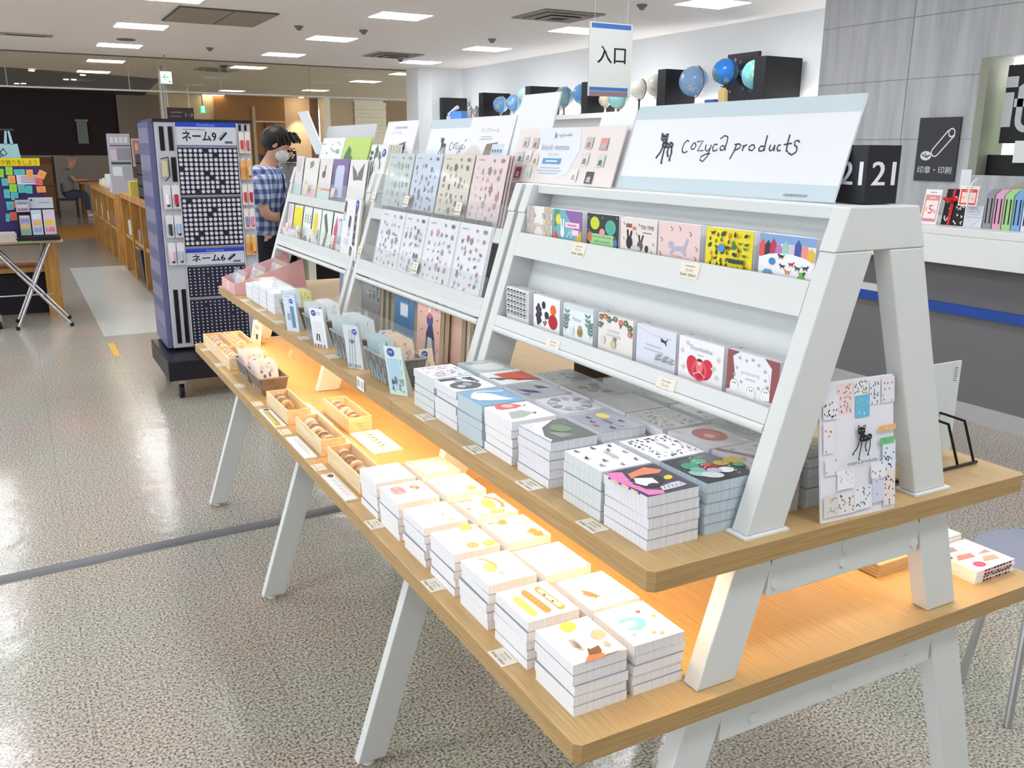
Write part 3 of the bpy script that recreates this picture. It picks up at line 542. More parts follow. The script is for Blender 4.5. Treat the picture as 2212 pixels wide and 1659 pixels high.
t = wthing('black_card_rack', (1.3, 10.6, .95), 'black tiered rack of small white packets on the nearer oak shelf', 'rack')
b = MB(); b.box(1.22, 1.24, 10.3, 10.9, .9505, 1.42, BLACK); b.box(1.5, 1.52, 10.3, 10.9, .9505, 1.42, BLACK)
for i in range(4): b.box(1.22, 1.52, 10.3-.05*i+.1, 10.9, .96+.12*i, .97+.12*i, BLACK)
b.box(1.22, 1.52, 10.88, 10.9, .9505, 1.42, BLACK); b.build('frame', t)
k = 0
for i in range(4):
    for j in range(3):
        b = MB(); b.box(1.25+.085*j, 1.325+.085*j, 10.42-.05*i, 10.5-.05*i, .971+.12*i, 1.04+.12*i, M((214, 214, 212) if (i+j) % 3 else (170, 176, 176), .35)); tag(b.build('small_packet'), f'small packet on the {W_[i+1]} tier of the black tiered rack, {W_[j+1]} along', 'packet', 'packets in the black tiered rack')
ybox('yellow_leaflet_box', 1.16, 1.4, 11.1, 11.3, .9505, 1.12, (206, 190, 90), 'yellow and red leaflet box on the nearer oak shelf', 'box')
# ---------------------------------------------------------------- left: folding table, star festival board
t = wthing('folding_table', (0, 8.9, 0), 'folding table with dark top and crossed chrome legs', 'table')
MB().prism([(-1.6, 8.46), (.325, 8.70), (.27, 9.15), (-1.66, 8.9)], 'z', .698, .722, M((74, 76, 74), .4), M((206, 196, 170), .4)).build('tabletop', t)
for dy in (0, .38):
    MB().tube([(-.25-.1*dy, 8.56+dy, .695), (-.2, 8.55+dy, .66), (.31, 8.47+dy, .012)], .012, CHROME).build('leg', t)
    MB().tube([(.22, 8.66+dy, .695), (.20, 8.65+dy, .66), (-.098, 8.47+dy, .012)], .012, CHROME).build('leg', t)
    MB().cyl((.31, 8.47+dy, .0), (.31, 8.47+dy, .03), .016, BLACK).cyl((-.1, 8.47+dy, 0), (-.1, 8.47+dy, .03), .016, BLACK).build('foot_cap', t)
MB().cyl((-.9, 8.75, .25), (.2, 8.75, .25), .008, CHROME).build('brace', t)
t = wthing('oak_cabinet', (-.3, 9.2, 0), 'low oak shelf unit standing behind the folding table', 'shelf unit')
MB().box(.165, .285, 9.10, 9.6, 0, .665, OAK).build('upright', t); MB().box(-1.7, .2, 9.12, 9.7, .40, .44, OAK).build('shelf_board', t); MB().box(-1.7, .285, 9.10, 9.7, .666, .69, OAK).build('top', t); MB().box(-1.7, .16, 9.3, 9.7, 0, .37, M((30, 26, 36), .6)).build('drawer_front', t)
b = MB(); [b.box(-.9+.22*i, -.72+.22*i, 9.2, 9.45, .441, .52, M((150, 140, 140), .3)) for i in range(1)]; tag(b.build('wrapped_bag'), 'clear bagged goods on the cabinet behind the folding table', 'bag')
t = wthing('festival_board', (-.2, 8.86, .722), 'purple notice board with yellow heading and sticky notes', 'notice board')
MB().prism([(-1.0, .7225), (.24, .7225), (.222, 1.335), (-1.0, 1.32)], 'y', 8.86, 8.875, M((62, 48, 104), .6)).build('backing', t)
b = MB(); b.prism([(-1.0, 1.325), (.222, 1.3355), (.226, 1.40), (-1.0, 1.385)], 'y', 8.855, 8.87, M((232, 208, 20), .5)); a = Art(.33, .066); a.text('七夕飾りをしよう', .49, .2, .55, (90, 62, 30), fit=.94); a.draw(b, (-.115, 8.8548, 1.329), (.33, 0, .003), (0, 0, .066), (0, -1, 0)); b.build('heading', t)
MB().prism([(8.876, .7225), (8.98, .7225), (8.876, 1.2)], 'x', -.45, -.44, M((70, 70, 70), .5)).build('strut', t)
def px(x, y): return (-.069+(x-0)*.2965/86-.0, 1.387-(y-345)*.00356)   # board plane, metres
NOTE = {'g': (150, 214, 70), 't': (90, 188, 192), 'o': (238, 164, 90), 'r': (226, 104, 106)}; CN = dict(g='green', t='teal', o='orange', r='coral')
for i, (x, y, w_, h, c, r, lb) in enumerate([(16, 371, 15, 19, 'g', .06, 'top green note under the heading'), (-2, 376, 12, 20, 'g', .1, 'green note at the board edge'), (38, 374, 24, 13, 't', -.03, 'wide teal note below the heading'), (60, 378, 15, 20, 'o', 0, 'orange note with a purple doodle'), (86, 380, 17, 19, 'o', .5, 'tilted orange note hanging past the board corner'), (19, 391, 16, 19, 'o', 0, 'orange note under the green one'), (4, 397, 14, 17, 't', 0, 'teal note beside the orange one'), (78, 397, 16, 17, 'r', .05, 'coral note over the white sheet'), (20, 411, 16, 19, 'g', .05, 'lower green note'), (38, 413, 16, 19, 't', -.05, 'first of two joined teal notes'), (54, 415, 15, 19, 't', .05, 'second of two joined teal notes'), (81, 415, 20, 15, 'o', -.05, 'wide orange note low on the board'), (5, 424, 13, 21, 't', 0, 'teal note at mid height by the edge'), (21, 430, 16, 18, 't', .05, 'teal note under the lower green one'), (22, 449, 15, 16, 'r', -.1, 'coral note low on the board'), (8, 452, 15, 20, 't', -.05, 'lowest pale teal note'), (13, 477, 15, 20, 'r', 0, 'first of the paired coral notes'), (28, 477, 14, 20, 'r', 0, 'second of the paired coral notes'), (0, 480, 9, 19, 't', .1, 'teal scrap at the bottom of the board')]):
    X, Z = px(x, y); W_, H_ = w_*.00345, h*.0035; ca, sa = math.cos(r), math.sin(r)
    b = MB(); q = [(-W_/2, -H_/2), (W_/2, -H_/2), (W_/2, H_/2), (-W_/2, H_/2)]
    b.prism([(X+u*ca+v*sa, Z-u*sa+v*ca) for u, v in q], 'y', 8.8535-.0006*i, 8.8540-.0006*i, M(NOTE[c], .6)); a = Art(.05, .06); a.line([(.3, .7), (.6, .6), (.4, .4), (.7, .3)], .05, tuple(int(k*.6) for k in NOTE[c])); a.draw(b, (X-W_/2, 8.8535-.0006*i, Z-H_/2), (W_, 0, 0), (0, 0, H_), (0, -1, 0)); tag(b.build('sticky_note'), lb+' of the festival board', 'sticky note', 'sticky notes on the festival board')
X, Z = px(30, 382); a = Art(.2, .08); scribble(a, .5, .8, .8, 5, (130, 120, 150), .07, .16); b = MB(); b.box(X, X+.19, 8.8545, 8.8548, Z-.075, Z+.004, M((226, 218, 232), .6)); a.draw(b, (X, 8.8545, Z-.075), (.19, 0, 0), (0, 0, .079), (0, -1, 0)); tag(b.build('notice_sheet'), 'white printed sheet pinned among the sticky notes', 'sheet')
t = wthing('tanabata_supply_rack', (.13, 8.72, .722), 'black stand with a grey card header and hanging packets', 'display stand')
MB().box(-.015, .305, 8.62, 8.8, .7225, .758, BLACK).build('base', t); MB().prism([(0, .758), (.29, .758), (.285, 1.07), (0, 1.07)], 'y', 8.76, 8.78, M((40, 40, 46), .5)).build('backboard', t)
b = MB(); b.box(.10, .285, 8.744, 8.757, .985, 1.075, M((190, 196, 208), .5)); a = Art(.18, .09); a.rect(.4, .5, .9, .56, (120, 126, 150)); a.ell(.12, .78, .05, .1, (60, 70, 60)); a.draw(b, (.1, 8.744, .985), (.185, 0, 0), (0, 0, .09), (0, -1, 0)); b.build('header', t)
for i, (x0, x1, z0, z1, c, cs, lb) in enumerate([(.0, .10, .96, 1.06, (186, 178, 190), [(150, 120, 130), (206, 200, 210), (120, 140, 190)], 'small picture sheet at the top of the black stand'), (.015, .095, .765, .93, (170, 176, 190), [(130, 180, 120), (226, 180, 120), (150, 140, 200), (214, 206, 214)], 'patterned grey packet low in the black stand'), (.105, .185, .765, .975, (196, 206, 228), [(150, 170, 220), (240, 180, 100), (226, 226, 240)], 'glossy blue and orange packet in the black stand'), (.195, .285, .765, .975, (206, 204, 214), [(240, 120, 170), (240, 200, 60), (230, 190, 210)], 'glossy pink and yellow packet in the black stand')]):
    b = MB(); b.box(x0, x1, 8.70, 8.735, z0, z1, M(c, .15)); a = Art(x1-x0, z1-z0)
    for j, k in enumerate(cs): a.rect(.12, .12+.26*j, .88, .30+.26*j, k)
    scatter(a, 6, i, cs, .08); clipart(a); a.draw(b, (x0, 8.70, z0), (x1-x0, 0, 0), (0, 0, z1-z0), (0, -1, 0)); tag(b.build('craft_packet'), lb, 'packet')
b = MB(); [b.box(-.5, -.02-.01*(i % 2), 8.6+.004*i, 8.8, .7225+.012*i, .733+.012*i, M((196, 192, 184), .6)) for i in range(6)]; tag(b.build('paper_pile'), 'pile of pale paper on the folding table', 'paper pile')
for i, (x, y, c, n) in enumerate([(-.12, 8.56, (226, 110, 110), 'coral'), (.05, 8.66, (96, 180, 190), 'teal'), (.04, 8.60, (130, 206, 70), 'lower green'), (.19, 8.67, (140, 206, 80), 'upper green'), (.27, 8.72, (170, 196, 214), 'pale blue')]):
    t = thing('paper_slip', (x, y, .7222), f'{n} paper slip lying on the dark folding table', 'paper slip', None, .1*i); MB().box(-.05, .05, -.018, .018, 0, .0008, M(c, .6)).build('slip', t)
t = wthing('tote_bag', (.0, 8.95, 1.39), 'pale blue tote bag with handles hanging above the board', 'bag'); TB = M((160, 206, 216), .7)
MB().prism([(-.09, 1.375), (.09, 1.375), (.075, 1.515), (-.085, 1.515)], 'y', 8.90, 8.94, TB).build('bag_body', t)
for x0, x1 in ((-.012, .0), (.035, .022)): MB().prism([(x0-.014, 1.51), (x0+.01, 1.51), (x1+.006, 1.62), (x1-.010, 1.62)], 'y', 8.90, 8.906, TB).build('handle', t)
b = MB(); a = Art(.1, .1); a.line([(0, .9), (.5, .3), (.9, .5), (.6, .9), (.3, .6)], .12, (70, 60, 80)); a.line([(.1, .1), (.5, .5)], .1, (90, 80, 90)); a.draw(b, (-.085, 8.9, 1.385), (.08, 0, 0), (0, 0, .1), (0, -1, 0)); b.build('print', t)
t = wthing('hanging_bar', (-.1, 8.93, 1.3), 'thin dark bar carrying the tote bag over the board', 'stand'); MB().tube([(-.9, 8.93, .7225), (-.9, 8.93, 1.63), (.06, 8.93, 1.63)], .007, M((60, 60, 64), .4)).build('bar', t)
b = MB(); b.box(-.2, -.045, 8.84, 8.85, 1.62, 1.68, M((226, 224, 230), .5)); tag(b.build('top_card'), 'white card edge above the tote bag', 'card')
t = thing('caster_stand', (-.24, 8.6, 0), 'black wheeled stand foot under the folding table', 'stand'); MB().cyl((-.025, 0, .04), (.025, 0, .04), .04, BLACK).build('wheel', t); MB().box(-.03, .03, -.03, .03, .04, .12, M((170, 170, 176), .3, .8)).build('fork', t)
# ---------------------------------------------------------------- floor cable cover, tape, stool
t = wthing('cable_cover', (.5, 3.45, 0), 'long grey rubber cable cover running across the floor', 'cable cover')
b = MB(); P = [(-.034, 0), (-.024, .008), (-.012, .012), (.012, .012), (.024, .008), (.034, 0)]; A, B_ = Vector((-1.6, 3.335, 0)), Vector((1.75, 3.545, 0)); n = 14
vs = []; fs = []
for i in range(n+1):
    c = A.lerp(B_, i/n); wv = .006*math.sin(i*1.7); nx = Vector((-.06, 1, 0)).normalized()
    for p in P: vs.append(c+nx*(p[0]+wv)+Vector((0, 0, p[1]+.0003)))
m = len(P); fs = [(i*m+j, (i+1)*m+j, (i+1)*m+j+1, i*m+j+1) for i in range(n) for j in range(m-1)]
b.add(vs, fs, M((120, 120, 126), .55), True); b.build('cover', t)
MB().box(.513, .556, 7.06, 7.56, .0003, .0015, M((226, 180, 70), .5)).build('floor_tape'); tag(bpy.data.objects['floor_tape'], 'short strip of yellow tape on the floor of the aisle', 'tape')
t = thing('round_stool', (2.33, 1.26, 0), 'round stool with grey blue cushion beyond the lower shelf', 'stool'); MB().lathe((0, 0, 0), [(0, .41), (.165, .41), (.175, .425), (.175, .445), (.16, .456), (0, .458)], M((146, 152, 172), .6), 40).build('cushion', t)
for k in range(4): a_ = k*math.pi/2+.4; MB().cyl((.1*math.cos(a_), .1*math.sin(a_), .41), (.15*math.cos(a_), .15*math.sin(a_), 0), .011, CHROME).build('leg', t)
# ---------------------------------------------------------------- stamp carousel on a wheeled base
YF = 5.85
t = wthing('stamp_carousel', (1.06, 6.1, 0), 'tall grey carousel of name stamps on a black wheeled base', 'display stand')
GR = M((186, 188, 196), .45); DK = M((44, 42, 62), .35)
MB().box(.775, 1.337, YF+.01, 6.38, .27, 1.645, GR).build('cabinet', t, bev=.004)
MB().box(.765, 1.347, YF, 6.39, 1.6455, 1.662, M((30, 28, 40), .4)).build('top_cap', t)
b = MB(); b.box(.742, .772, 5.88, 6.36, .27, 1.645, M((96, 100, 140), .3)); [b.box(.7415, .742, 5.90, 6.34, .4+.16*i, .49+.16*i, M((132, 130, 158), .3)) for i in range(8)]; b.build('side_panel', t)
MB().lathe((1.06, 6.12, .25), [(0, 0), (.30, 0), (.30, .0195), (0, .0195)], M((22, 20, 26), .4), 40).build('turntable', t)
MB().box(.694, 1.44, 5.577, 6.32, .125, .2495, M((30, 27, 34), .35)).build('base', t, bev=.006)
for x, y in ((.77, 5.66), (.77, 6.24), (1.36, 5.66), (1.36, 6.24)):
    c = MB().cyl((x-.014, y, .046), (x+.014, y, .046), .046, BLACK, 24).build('caster', t, bev=.004)
    MB().prism([(y-.04, .095), (y+.05, .095), (y+.05, .124), (y-.05, .124)], 'x', x-.02, x+.02, CHROME).box(x-.020, x-.016, y-.02, y+.02, .03, .1, CHROME).box(x+.016, x+.020, y-.02, y+.02, .03, .1, CHROME).build('fork', c)
def header(z0, z1, txt, stripe, nm):
    b = MB(); b.box(.893, 1.247, YF+.002, YF+.0095, z0, z1, M((204, 208, 218), .4)); H_ = z1-z0; W_ = .354; a = Art(W_, H_)
    a.rect(0, 1-stripe, 1, 1, (38, 66, 190)); a.text('Shachihata', .5, 1-stripe*.78, stripe*.5, (150, 180, 236), fit=.30)
    K = (24, 24, 44); a.text(txt, .38, .22, .36, K, fit=.56)
    for d in ((.004, 0), (-.004, 0), (0, .012), (0, -.012)): a.S.append(([(p[0]+d[0], p[1]+d[1]) for p in a.S[2][0]], a.S[2][1], K))
    a.line([(.72, .24), (.84, .58)], .035, K); a.line([(.69, .28), (.8, .60)], .008, K); a.rect(.80, .1, .93, .2, (90, 92, 110)); scribble(a, .3, .66, .46, 1, (150, 152, 166), .05); a.rect(0, .0, 1, .02, (60, 80, 180))
    a.draw(b, (.893, YF+.002, z0), (W_, 0, 0), (0, 0, H_), (0, -1, 0), .0005); b.build('header_panel', t)
header(1.508, 1.645, 'ネーム9', .2, 1); header(.785, .888, 'ネーム6', .24, 2)
for z0, z1 in ((1.215, 1.497), (.903, 1.20), (.585, .775), (.285, .568)):
    MB().box(.893, 1.247, YF+.004, YF+.0095, z0, z1, DK).build('stamp_tray', t)
    MB().box(.888, 1.252, YF+.001, YF+.0095, z0-.008, z0-.0005, M((150, 152, 164), .4)).build('tray_lip', t)
for x in (.886, 1.249): MB().box(x, x+.005, YF-.004, YF+.0095, .28, 1.645, M((206, 208, 214), .3)).build('trim_strip', t)
BK = M((14, 13, 18), .4)
for x, z0, z1 in ((.800, 1.478, 1.618), (.850, 1.478, 1.618), (.855, 1.296, 1.440), (.80, .30, .64), (.848, .30, .64)):
    MB().box(x, x+.026, YF+.0055, YF+.0095, z0, z1, BK).build('slot', t)
for x, z in ((1.266, 1.60), (1.300, 1.60)): MB().box(x, x+.014, YF+.0055, YF+.0095, z, z+.035, BK).build('slot', t)
CAPM = M((206, 206, 218), .3); CAPD = M((150, 146, 160), .3)
proto = None
NW = ['first', 'second', 'third', 'fourth', 'fifth', 'sixth', 'seventh', 'eighth', 'ninth', 'tenth', 'eleventh', 'twelfth', 'thirteenth']
def stamps(name, z0, z1, cols, rows, r, label, group, seed, miss):
    R = random.Random(seed); pz = (z1-z0)/rows; px_ = .354/cols; first = None
    for i in range(rows):
        for j in range(cols):
            if (i, j) in miss: continue
            x, z = .893+px_*(j+.5), z1-pz*(i+.5)
            lb = f'{label}, {NW[i]} row down, {NW[j]} along'
            if first is None:
                b = MB(); b.cyl((0, .0035, 0), (0, -.006, 0), r, CAPM, 14); first = b.build(name); first.location = (x, YF, z); tag(first, lb, 'name stamp', group)
            else: c = first.copy(); c.location = (x, YF, z); c['label'] = lb; C.objects.link(c)
stamps('name_stamp', 1.222, 1.492, 12, 10, .0108, 'stamp cap in the uppermost carousel tray', 'name stamps in the uppermost tray', 1, {(1, 7), (4, 0), (5, 5), (6, 6), (7, 8), (9, 3), (9, 7), (0, 5)})
stamps('name_stamp', .908, 1.195, 12, 10, .0108, 'stamp cap in the second carousel tray', 'name stamps in the second tray', 2, {(0, 1), (2, 6), (3, 5), (7, 3), (7, 8), (8, 2)})
stamps('small_stamp', .592, .77, 13, 9, .0042, 'tiny stamp in the third carousel tray', 'tiny stamps in the third tray', 3, {(2, 4), (5, 6)})
stamps('small_stamp', .290, .563, 13, 13, .0042, 'tiny stamp in the lowest carousel tray', 'tiny stamps in the lowest tray', 4, {(4, 9), (1, 3)})
def pack(x, z0, z1, w_, card, body, cap, label):
    t = thing('blister_pack', (x, YF-.012, z0), label, 'pack', 'hanging packs on the carousel'); h = z1-z0
    MB().box(-w_/2, w_/2, 0, .002, 0, h, M(card, .4)).build('card', t); b = MB(); b.cyl((0, -.011, h*.2), (0, -.011, h*.62), w_*.26, M(body, .3), 12); b.build('stamp_body', t)
    MB().ball((0.003, -.012, h*.16), w_*.22, M(cap, .4), 10, 6).build('charm', t)
    MB().box(-.007, .007, -.004, .0115, h*.93, h*1.02, M((232, 230, 210), .5)).build('hook', t)
for i, (z0, z1, bs) in enumerate([(1.135, 1.275, ((236, 236, 240), (190, 30, 70))), (.962, 1.095, ((56, 56, 76), (170, 190, 226))), (.795, .93, ((230, 190, 206), (170, 196, 226)))]):
    for j, (x, c) in enumerate(zip((.812, .862), bs)): pack(x, z0, z1, .044, (224, 224, 230), c, (60, 56, 60), f'stamp pack with {[["white","red"],["dark navy","pale blue"],["pink","light blue"]][i][j]} barrel, {["upper","middle","lower"][i]} row of the carousel')
t = wthing('beige_pouch', (.812, YF, 1.32), 'beige pouch with dark cord hanging above the white stamp pack', 'pouch'); MB().box(.797, .827, YF-.02, YF-.002, 1.325, 1.42, M((206, 192, 156), .6)).build('body', t, bev=.003); MB().tube([(.792, YF-.012, 1.43), (.835, YF-.012, 1.44), (.838, YF-.012, 1.33), (.81, YF-.012, 1.30)], .003, M((60, 58, 56), .5)).build('cord', t)
for i, (z0, cs, lb) in enumerate([(1.465, ((214, 60, 60), (220, 90, 110)), 'red'), (1.305, ((240, 150, 80), (226, 200, 170)), 'orange'), (1.15, ((206, 50, 60), (196, 30, 44)), 'deep red'), (1.0, ((130, 150, 200), (240, 130, 190)), 'blue and pink'), (.835, ((236, 140, 50), (244, 190, 90)), 'amber')]):
    for j in (0, 1): pack(1.274+.036*j, z0, z0+.125, .032, ((238, 226, 226), (232, 180, 120))[i in (1, 4)], cs[j], ((240, 190, 40) if i in (0, 1, 4) else (190, 30, 50)) if not j else (170, 60, 80), f'small {lb} pack on the carousel side rail, {["inner","outer"][j]} column, level {i+1}')
# ---------------------------------------------------------------- display shelves
CX, LX0, LK = 1.11, .5834, .3186
Z1, Z1B, Z2, Z2B, ZT = .715, .6846, .9476, .9168, 1.4237
def lx(z): return LX0+LK*z
def legpoly(za, zb, w_, side):
    P = [(lx(za), za), (lx(za)+w_, za), (lx(zb)+w_, zb), (lx(zb), zb)]
    return P if side < 0 else [(2*CX-x, z) for x, z in P][::-1]
def board(x0, x1, y0, y1, z0, z1, c0, c1):
    """chamfered board; c0, c1: chamfer the near / far corners"""
    k = .009; P = []
    P += [(x0, y0+k), (x0+k, y0)] if c0 else [(x0, y0)]
    P += [(x1-k, y0), (x1, y0+k)] if c0 else [(x1, y0)]
    P += [(x1, y1-k), (x1-k, y1)] if c1 else [(x1, y1)]
    P += [(x0+k, y1), (x0, y1-k)] if c1 else [(x0, y1)]
    b = MB(); b.prism(P, 'z', z0, z1, WOOD_T, WOOD_E); return b
WARM = M((255, 214, 160), emis=STRIP_L)
MOD = [(.8765, 1.8545, .8995, .9315, 1.801, 1.834), (1.8560, 2.825, 1.845, 1.875, 2.79, 2.818), (2.8265, 3.80, 2.826, 2.857, 3.762, 3.796)]
UPY = [(.8765, 1.838), (1.8395, 2.81), (2.8115, 3.80)]
for i, (y0, y1, fa, fb, ga, gb) in enumerate(MOD):
    u0_, u1_ = UPY[i]; far = i == 2
    t = wthing('display_shelf', (CX, (y0+y1)/2, 0), ['nearest white A-frame display shelf stacked with memo pads', 'middle white A-frame display shelf with notebooks and sticker sheets', 'farthest white A-frame display shelf with postcards'][i], 'display shelf', None)
    board(LX0, 2*CX-LX0, y0, y1, Z1B, Z1, i == 0, far).build('lower_shelf', t, bev=0)
    board(.6954, 2*CX-.6954, u0_, u1_, Z2B, Z2, i == 0, far).build('upper_shelf', t)
    lows = [(fa, fb)] + ([(ga, gb)] if far else [])
    if i == 1: lows = [(1.858, 1.889)]
    if i == 2: lows = [(2.8285, 2.860), (ga, gb)]
    for a0, a1 in lows:
        for s in (-1, 1):
            MB().prism(legpoly(.014, Z1B-.0005, .0745, s), 'y', a0, a1, FRAME).build('leg', t, bev=.002)
            fx = lx(0)+.037; fx = fx if s < 0 else 2*CX-fx
            MB().lathe((fx, (a0+a1)/2, 0), [(0, 0), (.015, 0), (.017, .004), (.012, .0138), (0, .0138)], M((214, 214, 212), .4), 16).build('foot', t)
        b = MB(); b.box(lx(.65)+.0745, 2*CX-lx(.65)-.0745, a0, a1, .611, Z1B-.0005, FRAME)
        b.build('crossbar', t, bev=.002)
        if a0 < 1: [MB().cyl((x, a0, .635), (x, a0-.003, .635), .008, FRAME, 14).build('screw_cap', t) for x in (.93, 1.11, 1.29)]
    mids = [(fa, fb)] + ([(ga, gb)] if far else [])
    if i == 1: mids = [(1.858, 1.889)]
    if i == 2: mids = [(2.8285, 2.860), (ga, gb)]
    for a0, a1 in mids:
        for s in (-1, 1): MB().prism(legpoly(Z1+.0005, Z2B-.0005, .0755, s), 'y', a0, a1, FRAME).build('middle_leg', t, bev=.002)
        MB().box(lx(.88)+.0755, 2*CX-lx(.88)-.0755, a0, a1, .8407, Z2B-.0005, FRAME).build('middle_crossbar', t, bev=.002)
        if a0 < 1:
            for x, z, r in ((.955, .86, .008), (1.27, .86, .008), (1.11, .893, .017), (1.10, .862, .007), (.955, .908, .007)): MB().cyl((x, a0, z), (x, a0-.003, z), r, FRAME, 20).build('screw_cap', t)
    # rack on top
    ra0, ra1 = (fa, fb) if i == 0 else (max(fa, u0_+.012), max(fb, u0_+.044))
    rb0, rb1 = ga, gb
    if i == 1: rb0, rb1 = 2.765, 2.797
    for k, (a0, a1) in enumerate(((ra0, ra1), (rb0, rb1))):
        for s in (-1, 1):
            MB().prism(legpoly(Z2+.004, 1.3605, .0755, s), 'y', a0, a1, FRAME).build('rack_leg', t, bev=.002)
            x0, x1 = lx(Z2)-.006, lx(Z2)+.082; x0, x1 = (x0, x1) if s < 0 else (2*CX-x1, 2*CX-x0)
            MB().box(x0, x1, a0-.006, a1+.004, Z2+.0003, Z2+.0038, WHITE).build('foot_plate', t)
        P = [(lx(1.3512), 1.361), (2*CX-lx(1.3512), 1.361), (2*CX-lx(ZT), ZT), (lx(ZT), ZT)]
        b = MB(); b.prism(P, 'y', a0, a1, FRAME); b.build('rack_head', t, bev=.002)
    yA, yB = ra1+.0005, rb0-.0005
    def aplate(o0, o1, z0, z1, y0_=yA, y1_=yB, m=FRAME):
        return MB().prism([(lx(z0)+o0, z0), (lx(z0)+o1, z0), (lx(z1)+o1, z1), (lx(z1)+o0, z1)], 'y', y0_, y1_, m)
    MB().box(lx(ZT)+(.070 if i else .012), 2*CX-lx(ZT), yA, yB, 1.404, ZT-.001, FRAME).build('top_board', t, bev=.002)
    aplate(.085 if i else .060, .093 if i else .068, 1.285, 1.4035).build('upper_panel', t)
    aplate(.0, .008, 1.285 if i else 1.266, 1.317).build('upper_tray_lip', t, bev=.001)
    zz = .012 if i else 0; MB().box(lx(1.274)+.0085, lx(1.274)+(.09 if i else .068), yA, yB, 1.274+zz, 1.282+zz, FRAME).build('upper_tray_base', t)
    aplate(.085 if i else .060, .093 if i else .068, 1.106, 1.2655).build('lower_panel', t)
    ztop = 1.131 if i == 0 else 1.156
    b = aplate(.0, .008, 1.108 if i == 0 else 1.112, ztop); b.build('lower_tray_lip', t, bev=.001)
    MB().box(lx(1.104)+.006, lx(1.104)+(.088 if i else .064), yA, yB, 1.0965, 1.1035, FRAME).cyl((lx(1.1)+.005, yA, 1.1), (lx(1.1)+.005, yB, 1.1), .0075, FRAME, 12).build('lower_tray_base', t)
    if i:
        CL = clear((228, 234, 234), .13, .04)
        aplate(-.003, -.001, 1.285, 1.372, m=CL).build('clear_guard', t); aplate(-.003, -.001, 1.13, 1.205, m=CL).build('clear_guard', t)
    for s in (-1, 1):
        xs = .800 if s < 0 else 2*CX-.800
        l = MB().box(xs-.011, xs+.011, u0_+.06, u1_-.04, Z2B-.010, Z2B-.0005, M((226, 226, 224), .5)).build('lamp_housing', t)
        MB().box(xs-.008, xs+.008, u0_+.062, u1_-.042, Z2B-.0125, Z2B-.0102, WARM).build('lamp_strip', l)
# ---------------------------------------------------------------- memo pads
W3 = (248, 248, 250)
def zq(*p): return [(p[i], p[i+1]) for i in range(0, len(p), 2)]
def ptx(a, *p, c): a.poly(zq(*p), c)
def cov(q=None, base=W3, w_=.106, h_=.091):
    a = Art(w_, h_, zq(*q) if q else None); a.base = base; return a
def uv(a): a.q = None; return a       # go on in unit coordinates
A_ = {}
a = cov((1340, 600, 1598, 720, 1310, 780, 1080, 640), (70, 68, 84)); Pk = (230, 128, 188)
a.poly(zq(1085, 640, 1175, 640, 1215, 690, 1300, 735, 1400, 742, 1412, 762, 1320, 772, 1270, 745, 1180, 705, 1130, 690), Pk); a.poly(zq(1205, 650, 1290, 618, 1385, 632, 1370, 648, 1290, 655, 1225, 675), (238, 138, 100))
a.ell(1310, 688, 92, 34, (62, 48, 54)); a.poly(zq(1235, 672, 1335, 672, 1372, 700, 1300, 716, 1245, 700), (240, 238, 240)); a.ell(1345, 712, 35, 12, (70, 56, 60)); a.ell(1420, 671, 24, 12, (246, 200, 60))
a.poly(zq(1380, 722, 1440, 700, 1478, 692, 1528, 710, 1500, 722, 1400, 745), (206, 206, 212)); [a.line(zq(1400+22*i, 715-3*i, 1412+22*i, 735-5*i), .012, (90, 86, 100)) for i in range(5)]
for i in range(7): a.poly(zq(1100+26*i, 662+15*i, 1112+26*i, 668+15*i, 1108+26*i, 680+15*i, 1094+26*i, 672+15*i), (236, 196, 80) if i % 2 else (120, 50, 110))
[a.line(zq(1150+30*i, 655+20*i, 1180+30*i, 660+20*i), .014, (250, 190, 220)) for i in range(4)]; A_['pink zebra'] = a
a = cov((1620, 550, 1860, 655, 1637, 710, 1395, 580), (34, 42, 44))
for x, y, rx, ry, c in [(1540, 610, 48, 18, (70, 150, 122)), (1580, 590, 40, 12, (96, 170, 140)), (1600, 650, 70, 17, (150, 180, 176)), (1660, 660, 60, 16, (196, 206, 206)), (1745, 588, 52, 13, (206, 176, 50)), (1690, 600, 40, 12, (190, 160, 60)), (1640, 618, 46, 15, (128, 44, 48)), (1720, 634, 40, 14, (222, 226, 232)), (1665, 636, 40, 12, (180, 170, 190)), (1580, 630, 40, 12, (110, 170, 160)), (1770, 610, 30, 9, (90, 170, 130)), (1620, 606, 25, 8, (196, 80, 80))]: a.ell(x, y, rx, ry, c, .1)
for i in range(14): a.ell(1540+19*i, 572+(i*37 % 9)*14*.6+5*i*.7, 5, 2.4, (230, 236, 236), 0, 7)
[a.line(zq(1500+14*i, 595-3*i, 1480+14*i, 588-3*i), .006, (200, 230, 210)) for i in range(8)]; A_['dark floral'] = a
a = cov(None, W3)
for i in range(5): a.line([(.2*i, 0), (.2*i+.35, 1)], .004, (196, 200, 206)); a.line([(.2*i, 1), (.2*i+.35, 0)], .004, (206, 210, 214))
for i, (x, y) in enumerate([(.12, .85), (.45, .9), (.8, .85), (.1, .5), (.9, .5), (.12, .15), (.45, .12), (.8, .15), (.3, .68), (.66, .32)]): critter(a, x, y, .09, [(54, 56, 66), (140, 146, 156), (90, 96, 104)][i % 3], 1 if i % 2 else -1)
clipart(a); scribble(a, .5, .6, .4, 2, (150, 156, 166), .02); A_['little dogs'] = a
a = cov(None, (244, 244, 246)); scatter(a, 70, 5, [(46, 50, 58), (70, 74, 84), (110, 114, 122)], .04, kinds='ells', skip=(.25, .3, .75, .7)); scribble(a, .5, .55, .3, 2, (170, 170, 176), .02); A_['black leaf'] = a
